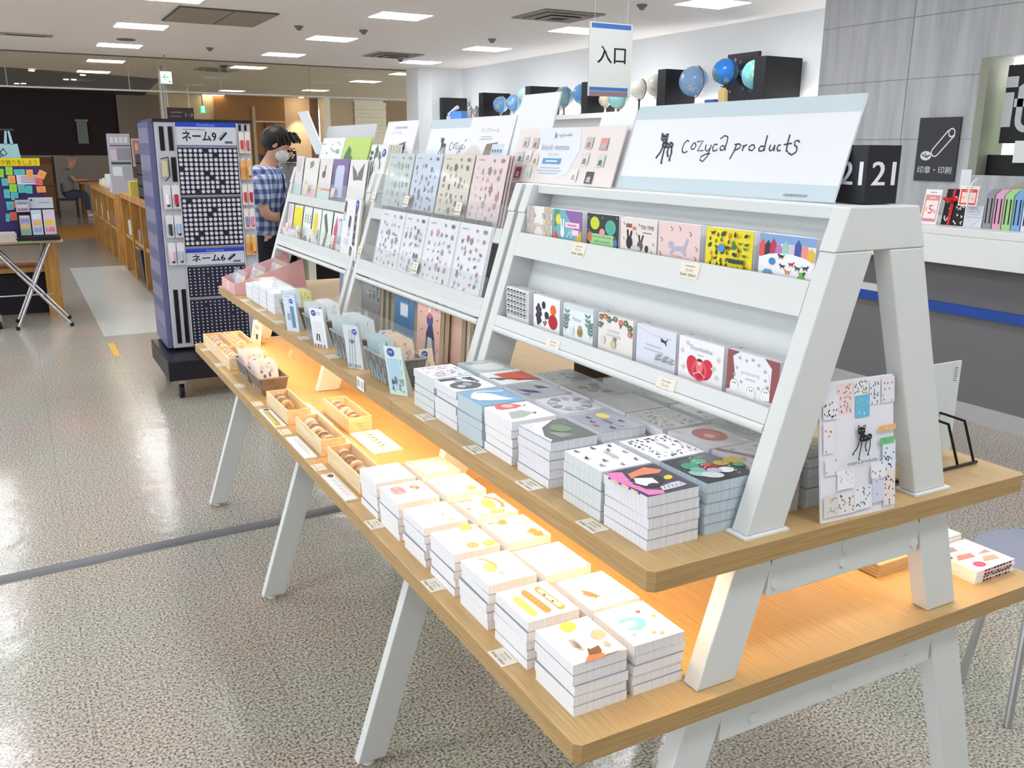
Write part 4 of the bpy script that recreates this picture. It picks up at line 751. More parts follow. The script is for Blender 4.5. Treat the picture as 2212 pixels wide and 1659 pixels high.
a = cov(None, (196, 194, 198)); a.ell(.45, .55, .32, .3, (196, 62, 74)); a.ell(.42, .6, .18, .16, (222, 96, 104)); a.ell(.5, .5, .1, .1, (230, 170, 170)); [flower(a, x, y, .08, (216, 214, 214), (200, 190, 180)) for x, y in ((.1, .15), (.9, .9), (.1, .9))]; A_['red rose'] = a
a = cov(None, (108, 116, 112)); a.poly([(0, .75), (.0, 0), (.9, 0), (.62, .12), (.3, .3)], (236, 236, 240)); a.poly([(0, .3), (0, 0), (1, 0), (.9, .1), (.4, .05)], (226, 226, 232)); a.ell(.45, .6, .2, .2, (130, 150, 120)); a.poly([(.55, .25), (.9, .3), (.85, .6), (.65, .5)], (150, 154, 148)); a.line([(.1, .9), (.3, .8), (.4, .9)], .05, (140, 130, 130)); A_['forest scene'] = a
a = cov((640, 265, 820, 350, 597, 395, 422, 318), W3); a.poly(zq(460, 300, 520, 290, 590, 292, 620, 300, 590, 316, 520, 330, 490, 326), (226, 110, 108)); a.ell(540, 306, 34, 10, (238, 190, 190)); a.poly(zq(560, 345, 620, 328, 690, 338, 650, 365, 590, 378), (176, 188, 180)); a.ell(700, 340, 9, 5, (110, 100, 96)); a.ell(632, 296, 7, 3, (90, 80, 80)); A_['dancing dresses'] = a
a = cov((475, 188, 640, 258, 415, 290, 280, 225), (126, 178, 214)); Wt = (238, 244, 250); a.poly(zq(345, 240, 352, 228, 400, 222, 450, 228, 520, 243, 580, 253, 530, 258, 450, 262, 390, 262, 352, 252), Wt); a.line(zq(352, 236, 358, 222, 400, 214, 470, 212, 493, 208), .06, Wt); a.ell(492, 208, 9, 4, Wt); A_['blue swan'] = a
a = cov(None, (236, 238, 242)); a.ell(.66, .42, .28, .36, (92, 100, 106)); a.ell(.6, .5, .12, .1, (150, 170, 176)); a.ell(.7, .3, .1, .1, (196, 200, 206)); [a.rect(.12+.11*i, .62+.05*i, .2+.11*i, .86, (50, 52, 58)) for i in range(4)]; a.rect(.05, .06, .2, .5, (70, 74, 80)); scribble(a, .3, .5, .3, 3, (130, 134, 140), .03); A_['monochrome vignette'] = a
a = cov(None, (232, 238, 246)); scatter(a, 30, 8, [(186, 206, 232), (238, 180, 186), (206, 220, 206), (214, 196, 220)], .06, kinds='efl'); a.ring(.75, .3, .13, .12, .03, (230, 150, 156)); A_['pastel flower'] = a
a = cov(None, (176, 190, 190)); a.ell(.55, .5, .36, .4, (206, 212, 210)); a.line([(.1, .1), (.3, .4), (.25, .7)], .04, (120, 130, 126)); A_['pale green oval'] = a
a = cov(None, (226, 226, 228)); a.poly([(.2, .25), (.2, 1), (1, 1), (.85, .5), (.5, .3)], (196, 84, 62)); a.line([(.45, 0), (.7, .45), (.95, .98)], .06, (40, 40, 44)); a.ell(.6, .2, .1, .12, (90, 92, 96)); A_['red and black'] = a
a = cov(None, (152, 154, 162)); a.poly([(.3, .1), (.62, .2), (.75, .45), (.55, .4)], (50, 56, 110)); a.poly([(.2, .6), (.45, .55), (.5, .8), (.35, .75)], (60, 92, 84)); a.poly([(.62, .0), (.8, .1), (.7, .2)], (84, 104, 104)); scribble(a, .3, .85, .3, 2, (214, 216, 226), .03); A_['grey triangles'] = a
a = cov(None, (206, 206, 212)); 
for i in range(9): t_ = 2*math.pi*i/9; a.ell(.5+.34*math.cos(t_), .5+.34*math.sin(t_), .12, .08, (140, 142, 150) if i % 2 else (166, 168, 174), t_)
a.ring(.5, .5, .44, .44, .012, (120, 120, 130)); A_['circling mice'] = a
a = cov(None, (162, 164, 178)); a.ell(.22, .62, .16, .12, (226, 214, 110)); [critter(a, x, y, .1, c, 1) for x, y, c in ((.2, .3, (120, 70, 60)), (.42, .22, (90, 90, 104)), (.62, .15, (200, 90, 90)), (.6, .75, (90, 60, 56)), (.8, .6, (200, 196, 204)), (.85, .35, (70, 66, 74)))]; scribble(a, .55, .5, .3, 2, (120, 122, 136), .02); A_['yellow blot and puppies'] = a
a = cov(None, (150, 148, 148)); [a.ell(x, y, .12, .12, c) for x, y, c in ((.25, .7, (50, 44, 52)), (.45, .6, (74, 58, 66)), (.6, .4, (110, 60, 54)), (.75, .65, (130, 70, 56)), (.35, .35, (90, 60, 60)))]; A_['dark fruits'] = a
def foliage(seed, base=(150, 152, 146), cols=((96, 100, 92), (120, 124, 112), (176, 176, 168)), n=40, s=.05): a = cov(None, base); scatter(a, n, seed, list(cols), s, kinds='lse'); return a
A_['grey foliage'] = foliage(3); A_['mottled grey'] = foliage(5, (140, 142, 134), n=60); A_['grey meadow'] = foliage(7, (166, 166, 162)); A_['olive leaf'] = foliage(9, (120, 118, 96), ((90, 88, 60), (160, 150, 80), (60, 62, 54)))
A_['smoky grey'] = foliage(11, (156, 158, 156), n=8); A_['maroon branch'] = a = cov(None, (206, 200, 204)); a.line([(0, .1), (.5, .4), (1, .35)], .1, (140, 84, 88)); scatter(a, 12, 3, [(150, 140, 146)], .05)
# lower shelf covers
a = cov((1435, 1020, 1665, 1225, 1330, 1300, 1112, 1095), W3); a.ell(1312, 1082, 52, 30, (244, 226, 96)); a.ell(1496, 1134, 50, 30, (226, 178, 160)); a.poly(zq(1420, 1210, 1440, 1216, 1490, 1196, 1508, 1225, 1500, 1262, 1430, 1270), (110, 68, 50)); a.poly(zq(1420, 1252, 1525, 1240, 1520, 1262, 1400, 1290), (226, 120, 92)); a.poly(zq(1530, 1250, 1655, 1222, 1600, 1240, 1510, 1262), (120, 84, 60)); a.ell(1545, 1192, 26, 14, (170, 170, 174), .5)
for i in range(6): a.line(zq(1310+6*i, 1165+8*i, 1350+7*i, 1160+9*i, 1335+7*i, 1175+9*i, 1370+6*i, 1178+8*i), .012, (70, 72, 76))
A_['cat family'] = a
a = cov((1745, 930, 2003, 1120, 1695, 1200, 1450, 1005), W3); a.poly(zq(1592, 1068, 1600, 1052, 1640, 1034, 1700, 1030, 1752, 1038, 1772, 1060, 1765, 1085, 1735, 1108, 1690, 1110, 1645, 1104, 1690, 1092, 1712, 1072, 1700, 1056, 1660, 1054, 1620, 1066), (96, 178, 204)); a.line(zq(1690, 1034, 1702, 1012), .02, (96, 178, 204)); a.ell(1719, 1000, 16, 8, (222, 80, 104)); a.ell(1815, 1027, 13, 8, (246, 226, 40)); a.ell(1816, 1124, 15, 8, (206, 160, 130)); a.ell(1864, 1127, 17, 8, (206, 160, 130)); a.poly(zq(1688, 1128, 1715, 1138, 1685, 1142), (206, 150, 170)); A_['blue bird'] = a
a = cov((1165, 812, 1362, 970, 1052, 1055, 858, 880), W3)
for x0, y0, x1, y1, c in [(985, 915, 1085, 1000, (246, 222, 120)), (1038, 880, 1172, 980, (226, 150, 90)), (1122, 860, 1255, 960, (216, 150, 80))]: a.line(zq(x0, y0, x1, y1), .13, c); a.ell(x0, y0, 20, 14, c); a.ell(x1, y1, 24, 16, c)
a.line(zq(1128, 864, 1252, 957), .085, (250, 246, 236)); [a.ell(1135+24*i, 868+18*i+(8 if i % 2 else -6), 9, 6, (84, 72, 70) if i % 2 else (236, 206, 90)) for i in range(5)]; [a.line(zq(1050+20*i, 905+15*i, 1075+20*i, 893+15*i), .01, (250, 196, 140)) for i in range(5)]; A_['iced eclairs'] = a
a = cov((1480, 720, 1705, 890, 1420, 1010, 1208, 790), W3); a.poly(zq(1348, 845, 1395, 852, 1440, 868, 1462, 884, 1474, 880, 1474, 890, 1452, 896, 1448, 912, 1440, 898, 1400, 892, 1380, 882, 1360, 876, 1372, 864), (186, 104, 72)); [a.ell(x, y, 7, 4, (110, 130, 140)) for x, y in ((1292, 831), (1498, 897), (1515, 900), (1636, 872), (1600, 845))]; A_['running hare'] = a
a = cov((920, 618, 1100, 750, 812, 822, 645, 690), W3); a.ell(820, 720, 42, 30, (250, 232, 150)); a.line(zq(740, 676, 800, 684, 850, 710, 855, 730), .025, (226, 170, 130)); a.line(zq(870, 740, 905, 765), .01, (120, 120, 120)); [a.rect(968+10*i, 742, 971+10*i, 752, (110, 110, 110)) for i in range(3)]; A_['yellow pear'] = a
a = cov(None, (252, 251, 249)); [a.ell(x, y, .015, .015, (150, 170, 160)) for x, y in ((.3, .4), (.7, .5), (.85, .75), (.15, .7))]; scribble(a, .55, .8, .4, 2, (226, 200, 190), .02); A_['almost blank'] = a
a = cov((730, 470, 888, 600, 615, 665, 467, 527), W3); a.ell(725, 603, 38, 18, (238, 170, 120)); [a.line(zq(695+20*i, 590, 700+20*i, 618), .012, (248, 226, 200)) for i in range(3)]; a.ell(823, 588, 38, 18, (252, 222, 50)); a.ell(818, 588, 12, 6, W3); a.ell(678, 494, 36, 16, (250, 220, 90)); a.line(zq(700, 478, 716, 490, 708, 515), .02, (214, 150, 110)); A_['citrus slices'] = a
a = cov((1050, 395, 1222, 515, 970, 580, 803, 455), (254, 244, 220)); G1 = (112, 124, 70)
for x, y in ((930, 455), (1115, 505), (1150, 520)): a.line(zq(x, y-15, x-4, y+16), .012, (170, 110, 70)); [a.ell(x-2, y-16+9*k, 22+8*k, 6, G1 if x < 1000 else (150, 122, 70)) for k in range(3)]
[a.ell(x, y, 24, 8, (250, 214, 186)) for x, y in ((1040, 425), (1085, 438), (1070, 462))]; a.line(zq(842, 462, 880, 455), .04, (226, 140, 80)); A_['pine trees'] = a
a = cov((560, 335, 710, 425, 445, 510, 322, 385), W3); a.line(zq(484, 368, 520, 372), .02, (244, 200, 180)); a.poly(zq(548, 402, 570, 400, 562, 410), (150, 160, 170)); a.ell(620, 430, 20, 6, (254, 240, 150)); A_['white with one grey mark'] = a
a = cov((850, 270, 1010, 370, 770, 440, 620, 310), W3); a.ell(830, 330, 52, 24, (250, 214, 110), .4); a.line(zq(800, 290, 860, 300, 905, 325, 920, 350), .07, (232, 122, 96)); a.poly(zq(845, 370, 930, 362, 940, 385, 850, 400), (220, 160, 100)); a.rect(640, 312, 690, 322, (236, 140, 110)); a.ell(712, 365, 16, 10, (236, 130, 110)); a.rect(680, 300, 740, 314, (238, 150, 120)); a.rect(785, 405, 830, 418, (214, 160, 110)); A_['orange picnic'] = a
a = cov((440, 212, 552, 298, 300, 350, 190, 250), W3); a.ell(305, 270, 46, 24, (206, 170, 186)); [a.ell(270+16*i, 262+7*(i % 3), 9, 6, (186, 130, 160)) for i in range(6)]; a.ell(395, 248, 16, 9, (196, 150, 120)); a.ell(425, 252, 14, 9, (170, 110, 90)); uv(a); [a.ell(.1+.09*i, .06, .012, .012, (226, 190, 180)) for i in range(9)]; A_['grapes and bears'] = a
a = cov((700, 155, 830, 250, 600, 300, 475, 190), W3); uv(a); scatter(a, 26, 6, [(170, 160, 96), (226, 150, 80), (120, 120, 110), (246, 210, 110)], .04, kinds='esl', skip=(.3, .35, .8, .75)); a.q = homog(zq(700, 155, 830, 250, 600, 300, 475, 190)); a.poly(zq(715, 238, 740, 228, 778, 240, 770, 252, 730, 256), (238, 150, 90)); A_['orange squirrel'] = a
A_['plain white'] = cov(None, W3)
a = cov(None, (252, 238, 228)); 
for i in range(8):
    for x, y in ((.08+.12*i, .08), (.08+.12*i, .92), (.07, .08+.12*i), (.93, .08+.12*i)): a.ell(x, y, .05, .05, (246, 190, 170))
A_['pink garland'] = a
DZ, DX, DY = .0166, .0925, .1075
ORD = ['top', 'second', 'middle', 'fourth', 'bottom']
def cover_mesh(a, name, t, z):
    b = MB(); b.box(0, DX, 0, DY, z-.0006, z, M(a.base, .3)); a.draw(b, (0, DY, z), (0, -DY, 0), (DX, 0, 0), (0, 0, 1)); return b.build(name, t)
def stack(x, y, z, key, pages, where, n=5, jit=.0022, dark=False):
    R = random.Random(hash(key) % 1000 if 0 else sum(map(ord, key))); proto_ = None
    for i in range(n):           # i = 0 is the top pad
        zz = z+.0003+(n-1-i)*DZ; jx, jy, rz = (R.uniform(-jit, jit), R.uniform(-jit, jit), R.uniform(-.012, .012)) if i != n-1 else (0, 0, 0)
        lb = f'{ORD[i]} pad of the {key} stack, {where}' if i else f'{key} memo pad topping its stack, {where}'
        if i == 0:
            t = thing('memo_pad', (x+jx, y+jy, zz), lb, 'memo pad', 'memo pads stacked on the '+('upper' if z > .8 else 'lower')+' shelf', rz)
            MB().box(0, DX, 0, DY, 0, DZ-.0008, pages).build('page_block', t); cover_mesh(A_[key], 'cover', t, DZ-.0001)
        else:
            if proto_ is None:
                b = MB(); b.box(0, DX, 0, DY, 0, DZ-.0008, pages); b.box(-.0003, DX+.0003, -.0003, DY+.0003, DZ-.0007, DZ-.0002, M((150, 152, 160), .6))
                proto_ = b.build('memo_pad'); o = proto_; tag(o, lb, 'memo pad', 'memo pads stacked on the '+('upper' if z > .8 else 'lower')+' shelf')
            else: o = proto_.copy(); C.objects.link(o); o['label'] = lb
            o.location = (x+jx, y+jy, zz); o.rotation_euler = (0, 0, rz)
U = 'upper shelf'
for key, y, pg in [('pink zebra', .934, PAGES), ('little dogs', 1.052, PAGESG), ('forest scene', 1.206, PAGES), ('dancing dresses', 1.336, PAGESW), ('blue swan', 1.452, PAGESB), ('monochrome vignette', 1.566, PAGES), ('pastel flower', 1.682, PAGESG)]: stack(.7315, y, Z2, key, pg, 'front row of the upper shelf')
for key, y, pg in [('dark floral', .938, PAGESB), ('black leaf', 1.050, PAGES), ('yellow blot and puppies', 1.211, PAGES), ('circling mice', 1.334, PAGES), ('grey triangles', 1.453, PAGES), ('red and black', 1.574, PAGES), ('pale green oval', 1.684, PAGESB)]: stack(.8395, y, Z2, key, pg, 'second row of the upper shelf')
for key, y, pg in [('maroon branch', .945, PAGESP), ('red rose', 1.055, PAGES), ('grey meadow', 1.175, PAGES), ('smoky grey', 1.29, PAGES), ('dark fruits', 1.405, PAGES), ('grey foliage', 1.52, PAGESG), ]: stack(.944, y, Z2, key, pg, 'third row of the upper shelf')
for key, y, pg in [('olive leaf', .945, PAGESG), ('mottled grey', 1.065, PAGES)]: stack(1.052, y, Z2, key, pg, 'fourth row, under the rack')
A_['faint sketch'] = foliage(21, (170, 172, 168), n=14); A_['dull green'] = foliage(22, (130, 138, 124)); A_['grey seascape'] = foliage(23, (158, 160, 160), n=10)
for key, y, pg in [('faint sketch', 1.185, PAGES), ('dull green', 1.30, PAGESG), ('grey seascape', 1.415, PAGES)]: stack(1.052, y, Z2, key, pg, 'fourth row, under the rack')
for key, y in [('cat family', .935), ('iced eclairs', 1.070), ('yellow pear', 1.204), ('citrus slices', 1.336), ('white with one grey mark', 1.467), ('grapes and bears', 1.603), ('plain white', 1.731)]: stack(.616, y, Z1, key, PAGESW, 'front row of the lower shelf')
for key, y in [('blue bird', .937), ('running hare', 1.056), ('almost blank', 1.190), ('pine trees', 1.332), ('orange picnic', 1.462), ('orange squirrel', 1.60), ('pink garland', 1.728)]: stack(.722, y, Z1, key, PAGESW, 'second row of the lower shelf')
# clear sheets lying over the rear pads
t = thing('clear_cover_sheet', (1.05, 1.28, Z2+5*DZ+.001), 'clear acrylic sheet lying over the rear memo pads under the rack', 'acrylic sheet'); MB().box(-.105, .10, -.335, .24, .0002, .0022, clear((214, 220, 218), .10, .02)).build('sheet', t)
# ---------------------------------------------------------------- pads standing in the rack
def rack_cov(): return Art(.112, .093)
RC = []
def wq(a, q): a.q = homog(zq(*q)); return a
# visible parts of the covers reach down to the lip; v runs .32..1 over the visible height
def vis(a): a.map = True; return a
def lo(z): return z
V0 = .34
def R_(base): a = Art(.112, .093); a.base = base; return a
a = R_((240, 236, 232))
for i in range(5):
    for x in ((.12, .30, .70, .88) if i % 2 else (.06, .22, .78, .94)): a.ring(x, .95-.14*i, .075, .075, .018, (170, 168, 166), 10); a.ell(x, .95-.14*i, .035, .035, (238, 206, 80) if (i+int(x*10)) % 2 else (232, 170, 160), 0, 8)
scribble(a, .5, .6, .2, 2, (190, 190, 196), .02); RC.append(('yellow and pink flower lattice', a))
a = R_((106, 180, 190)); a.poly([(0, .6), (0, 1), (.2, 1), (.1, .6)], (72, 156, 132)); a.poly([(.38, 1), (1, 1), (1, .45), (.72, .6)], (148, 104, 172)); a.ell(.17, .78, .1, .12, (236, 222, 70)); a.poly([(0, .3), (.05, .55), (.2, .34)], (226, 84, 66)); a.poly([(.75, .34), (1, .6), (1, .34)], (226, 180, 60)); a.ell(.32, .5, .07, .12, (240, 246, 250)); a.line([(.28, .58), (.27, .8)], .05, (240, 246, 250)); a.line([(.35, .58), (.37, .8)], .05, (240, 246, 250)); a.rect(.42, .62, .92, .74, (250, 214, 230)); scribble(a, .66, .66, .4, 1, (206, 110, 160), .03); a.rect(.66, .46, .9, .58, (250, 214, 230)); a.line([(.5, .4), (.6, .55), (.66, .4)], .04, (200, 226, 234)); RC.append(('white rabbit on teal and purple', a))
a = R_((26, 26, 30)); a.ell(.26, .80, .15, .14, (206, 220, 66)); a.ell(.76, .74, .17, .16, (84, 178, 158)); a.rect(.12, .34, .86, .58, (166, 214, 150)); a.ell(.1, .5, .08, .12, (196, 120, 84)); a.ell(.5, .62, .09, .08, (238, 160, 160)); a.ell(.92, .42, .06, .1, (90, 130, 180)); a.text('Lemon & Lime', .5, .50, .055, (60, 96, 70), fit=.6); a.text('with animals', .5, .40, .055, (60, 96, 70), fit=.5); [a.ell(x, y, .012, .012, (240, 240, 220)) for x, y in ((.05, .9), (.5, .93), (.95, .95), (.9, .55), (.05, .65))]; RC.append(('black, yellow and green animals', a))
a = R_((234, 224, 218)); a.text('TEA TIME', .74, .80, .08, (60, 60, 64), fit=.36); scribble(a, .74, .72, .3, 1, (120, 116, 116), .02); a.rect(.16, .80, .32, .88, (150, 92, 66)); a.rect(.34, .76, .44, .83, (206, 136, 90)); a.ell(.26, .5, .09, .13, (36, 36, 40)); a.line([(.22, .6), (.2, .76)], .05, (36, 36, 40)); a.line([(.28, .6), (.32, .74)], .05, (36, 36, 40)); a.ell(.56, .46, .08, .1, (90, 90, 96)); a.line([(.55, .55), (.52, .68)], .04, (36, 36, 40)); a.line([(.6, .55), (.64, .68)], .04, (36, 36, 40)); a.ell(.44, .40, .14, .06, (206, 206, 212)); a.ell(.74, .42, .05, .07, (60, 58, 60)); [a.line([(x, y), (x+.04, y-.05)], .02, (150, 146, 150)) for x, y in ((.08, .9), (.5, .9), (.08, .6), (.9, .55), (.85, .4), (.44, .72))]; RC.append(('cream black rabbits tea scene', a))
a = R_((238, 208, 206)); a.poly([(.3, .62), (.42, .56), (.62, .58), (.7, .74), (.74, .72), (.68, .5), (.7, .4), (.64, .4), (.58, .48), (.42, .48), (.34, .38), (.3, .42), (.34, .5)], (182, 184, 208)); a.ell(.32, .58, .07, .07, (182, 184, 208)); a.text('meow', .48, .36, .06, (220, 180, 180), fit=.25); [a.line([(x, y), (x+.05, y-.04), (x+.02, y-.08)], .02, (150, 130, 110)) for x, y in ((.3, .92), (.5, .94), (.75, .86), (.06, .7), (.9, .6), (.04, .42), (.88, .42))]; RC.append(('pink cover with lilac cat', a))
a = R_((238, 222, 30)); scatter(a, 42, 12, [(44, 84, 60), (60, 120, 80), (96, 66, 50), (226, 140, 60), (40, 60, 56)], .055, y0=.3, kinds='ttec'); a.ell(.38, .66, .075, .075, (80, 150, 220)); a.poly([(.5, .5), (.86, .48), (.8, .42), (.56, .42)], (36, 70, 50)); RC.append(('bright yellow forest', clipart(a)))
a = R_((240, 240, 244)); a.rect(0, .86, 1, 1, (130, 170, 216)); 
for i, (x, h, c) in enumerate([(.0, .3, (226, 90, 90)), (.1, .28, (60, 60, 66)), (.2, .32, (190, 60, 90)), (.3, .25, (180, 130, 190)), (.42, .3, (160, 206, 190)), (.54, .26, (214, 200, 220)), (.64, .34, (70, 90, 160)), (.76, .28, (236, 150, 140)), (.87, .22, (230, 190, 70))]): a.poly([(x, .62), (x, .62+h*.7), (x+.06, .62+h), (x+.12, .62+h*.7), (x+.12, .62)], c)
a.ell(.5, .55, .5, .16, (244, 244, 246)); [critter(a, x, y, .09, c, 1 if i % 2 else -1) for i, (x, y, c) in enumerate([(.45, .5, (60, 60, 70)), (.6, .55, (180, 60, 70)), (.72, .5, (60, 90, 70)), (.85, .52, (60, 60, 90)), (.55, .42, (226, 140, 80)), (.8, .42, (80, 60, 50)), (.42, .66, (50, 60, 60))])]; a.ell(.26, .56, .06, .06, (70, 140, 210)); a.poly([(.08, .34), (.3, .34), (.24, .42), (.14, .42)], (100, 160, 200)); a.poly([(.72, .34), (.8, .46), (.86, .34)], (110, 190, 80)); RC.append(('snowy village', clipart(a)))
LC = []
a = R_((240, 240, 240)); 
for i in range(6):
    for j in range(5): a.ring(.1+.16*i, .40+.13*j, .06, .055, .018, (70, 74, 76), 8); a.ell(.1+.16*i, .42+.13*j, .03, .02, (60, 60, 64), 0, 6)
LC.append(('black and white face pattern', a))
a = R_(W3); [a.ell(x, y, .055, .055, (50, 36, 54)) for x, y in ((.2, .76), (.14, .68), (.26, .68), (.18, .6), (.28, .58), (.14, .52), (.24, .5), (.18, .43), (.27, .42), (.2, .36))]; a.ell(.4, .80, .07, .09, (44, 44, 66)); a.ell(.76, .74, .11, .12, (238, 110, 40)); a.ell(.52, .58, .08, .09, (50, 44, 56), .5); a.ell(.76, .47, .17, .17, (186, 34, 40)); [a.ell(x, y, .03, .03, (140, 30, 50)) for x, y in ((.42, .4), (.5, .42), (.46, .36))]; a.line([(.46, .52), (.48, .44)], .012, (90, 110, 60)); LC.append(('grape, orange and apple fruit', a))
a = R_((236, 242, 244)); a.rect(0, .9, 1, 1, (214, 228, 230)); [sprig(a, x, .36, .3, 1.5, (96, 130, 116)) for x in (.08, .92)]; [sprig(a, x, .5, .3, 1.6, (120, 150, 140), 3) for x in (.14, .84)]; a.text('fleur', .48, .66, .09, (190, 200, 206), fit=.3); a.ell(.58, .44, .09, .1, (160, 134, 80)); a.ell(.58, .54, .06, .05, (190, 166, 110)); a.ell(.32, .42, .07, .1, (220, 228, 232)); LC.append(('pale blue garland with brown bird', clipart(a)))
a = R_((238, 234, 230))
for x, y, c in ((.08, .92, (110, 120, 100)), (.2, .95, (226, 120, 70)), (.32, .9, (90, 110, 90)), (.5, .95, (120, 130, 110)), (.66, .9, (220, 110, 100)), (.8, .92, (100, 120, 90)), (.92, .84, (90, 106, 84)), (.93, .72, (214, 110, 80)), (.06, .76, (110, 120, 100))): flower(a, x, y, .07, c, (240, 200, 130)); leaf(a, x, y, .12, x*7, (96, 112, 90), .4)
scribble(a, .45, .66, .4, 2, (206, 204, 206), .04); a.ell(.46, .42, .08, .09, (214, 200, 150)); a.ell(.16, .46, .07, .09, (226, 220, 200)); a.ell(.5, .53, .05, .04, (150, 140, 140)); LC.append(('autumn flower garland', clipart(a)))
a = R_((226, 228, 240)); a.line([(0, .95), (.4, .85), (.9, .86)], .008, (190, 194, 206)); a.poly([(.62, .84), (.74, .8), (.82, .86), (.76, .78), (.78, .7), (.72, .76), (.64, .76)], (50, 54, 66)); scribble(a, .45, .62, .5, 2, (196, 202, 216), .04); [sprig(a, .5+.06*i, .33, .12+.02*(i % 3), 1.3+.1*(i % 3), (150, 154, 160), 2, .006) for i in range(8)]; LC.append(('lavender grey with swallow', clipart(a)))
a = R_((244, 243, 246)); Rr = (214, 52, 74); a.text('Thumbelina', .5, .80, .085, (150, 166, 190), fit=.52); scribble(a, .5, .72, .18, 1, (180, 186, 196), .02)
for x, y, rx, ry, t_ in ((.34, .50, .14, .2, .3), (.64, .50, .14, .2, -.3), (.49, .46, .17, .2, 0)): a.ell(x, y, rx, ry, Rr if x != .49 else (226, 90, 104), t_)
a.ell(.49, .44, .12, .14, (196, 40, 60)); a.ell(.49, .52, .08, .12, (236, 120, 130)); a.ell(.49, .60, .045, .05, (246, 214, 196)); a.ell(.49, .64, .06, .03, (96, 50, 44)); a.line([(.36, .36), (.5, .44), (.62, .36)], .02, (248, 180, 186)); [flower(a, x, y, .05, (226, 220, 200), (210, 200, 170), 4) for x, y in ((.08, .74), (.9, .74), (.12, .44), (.88, .42), (.2, .9), (.8, .56))]; LC.append(('big red rose', a))
a = R_((240, 240, 246)); Br = (150, 88, 88); a.poly([(0, 1), (0, .3), (.1, .34), (.16, .6), (.1, .9), (.24, 1)], Br); a.poly([(.72, 1), (.86, .86), (.85, .4), (.78, .3), (1, .3), (1, 1)], Br); a.ell(.5, .62, .34, .3, (240, 240, 246)); a.text('present', .47, .64, .075, (176, 180, 194), fit=.36); scribble(a, .47, .56, .24, 1, (190, 194, 204), .025)
for x, y in ((.16, .43), (.5, .38), (.78, .43)): a.ell(x, y, .085, .085, (120, 118, 120)); a.ell(x, y, .078, .078, (246, 244, 240)); a.ell(x-.02, y+.02, .010, .014, (40, 40, 44)); a.ell(x+.02, y+.02, .010, .014, (40, 40, 44)); a.rect(x-.078, y-.12, x+.078, y, (246, 244, 240))
[a.ell(x, y, .026, .026, (176, 180, 190)) for x, y in ((.24, .9), (.38, .88), (.5, .92), (.62, .86), (.74, .78), (.2, .72), (.76, .64), (.8, .54), (.16, .6), (.3, .5), (.64, .48))]; LC.append(('pale ghosts and brown trees', clipart(a)))
def rackpads(L, ys, x, z, pages, row):
    for i, ((nm, a), (y0, y1)) in enumerate(zip(L, ys)):
        t = thing('memo_pad', (x, y1, z), f'{nm} pad standing in the {row} rack tray', 'memo pad', f'memo pads in the {row} rack tray', -.0); w_ = y0-y1
        MB().box(.0008, .0166, 0, w_, 0, .093, pages).build('page_block', t); b = MB(); b.box(0, .0007, 0, w_, 0, .093, M(a.base, .35)); a.draw(b, (0, w_, 0), (0, -w_, 0), (0, 0, .093), (-1, 0, 0)); b.build('cover', t)
        b = MB(); b.box(0, .0166, 0, w_, 0, .0915, pages); o = b.build('memo_pad'); o.location = (x+.0178, y1-.006+(i % 2)*.002, z); tag(o, f'pad behind the {nm} pad, {row} rack tray', 'memo pad', f'memo pads in the {row} rack tray')
rackpads(RC, [(1.797, 1.687), (1.678, 1.568), (1.548, 1.438), (1.430, 1.317), (1.312, 1.197), (1.182, 1.070), (1.055, .940)], 1.0195, 1.2835, PAGES, 'upper')
rackpads(LC, [(1.792, 1.690), (1.668, 1.560), (1.545, 1.435), (1.416, 1.304), (1.292, 1.180), (1.171, 1.060), (1.050, .938)], .9655, 1.1045, PAGES, 'lower')
# ---------------------------------------------------------------- price cards
TAGM = M((236, 230, 214), .6)
def tagart():
    a = Art(.052, .032); K = (88, 84, 78); a.text('cozyca products', .5, .74, .12, K, fit=.5); a.text('ブロックメモ', .5, .44, .16, K, fit=.42); a.text('税込¥605（本体¥550）', .5, .14, .16, K, fit=.84); return a
TA = tagart(); ptag = None
def price_flat(x, y, z, label, s=1, rz=0):
    global ptag
    if ptag is None:
        b = MB(); b.box(-.015, .015, -.025, .025, .0002, .0010, TAGM); TA.draw(b, (-.015, .025, .001), (0, -.05, 0), (.03, 0, 0), (0, 0, 1), .0002); ptag = b.build('price_card'); o = ptag
    else: o = ptag.copy(); C.objects.link(o)
    o.location = (x, y, z); o.rotation_euler = (0, 0, rz); o.scale = (s, s, 1); tag(o, label, 'price card', 'price cards on the shelves')
for y, n in [(1.684, 'pastel flower'), (1.446, 'blue swan'), (1.238, 'forest scene'), (1.046, 'little dogs')]: price_flat(.7125, y, Z2, f'cream price card on the upper shelf edge before the {n} stack')
for y, n in [(1.711, 'plain white'), (1.396, 'citrus slices'), (1.12, 'iced eclairs')]: price_flat(.600, y, Z1, f'cream price card on the lower shelf edge by the {n} stack')
for y, n in [(3.38, 'pink box'), (3.141, 'white boxes'), (2.894, 'farthest grey basket'), (2.605, 'first easel card'), (2.328, 'second easel card')]: price_flat(.7135, y, Z2, f'small price card on the upper shelf edge near the {n}')
for y, n in [(3.656, 'far end of the tape box'), (3.366, 'near half of the tape box'), (3.025, 'grey baskets'), (2.771, 'small open wooden box'), (2.444, 'second wooden box'), (2.114, 'third wooden box')]: price_flat(.600, y, Z1, f'small price card on the lower shelf edge by the {n}')
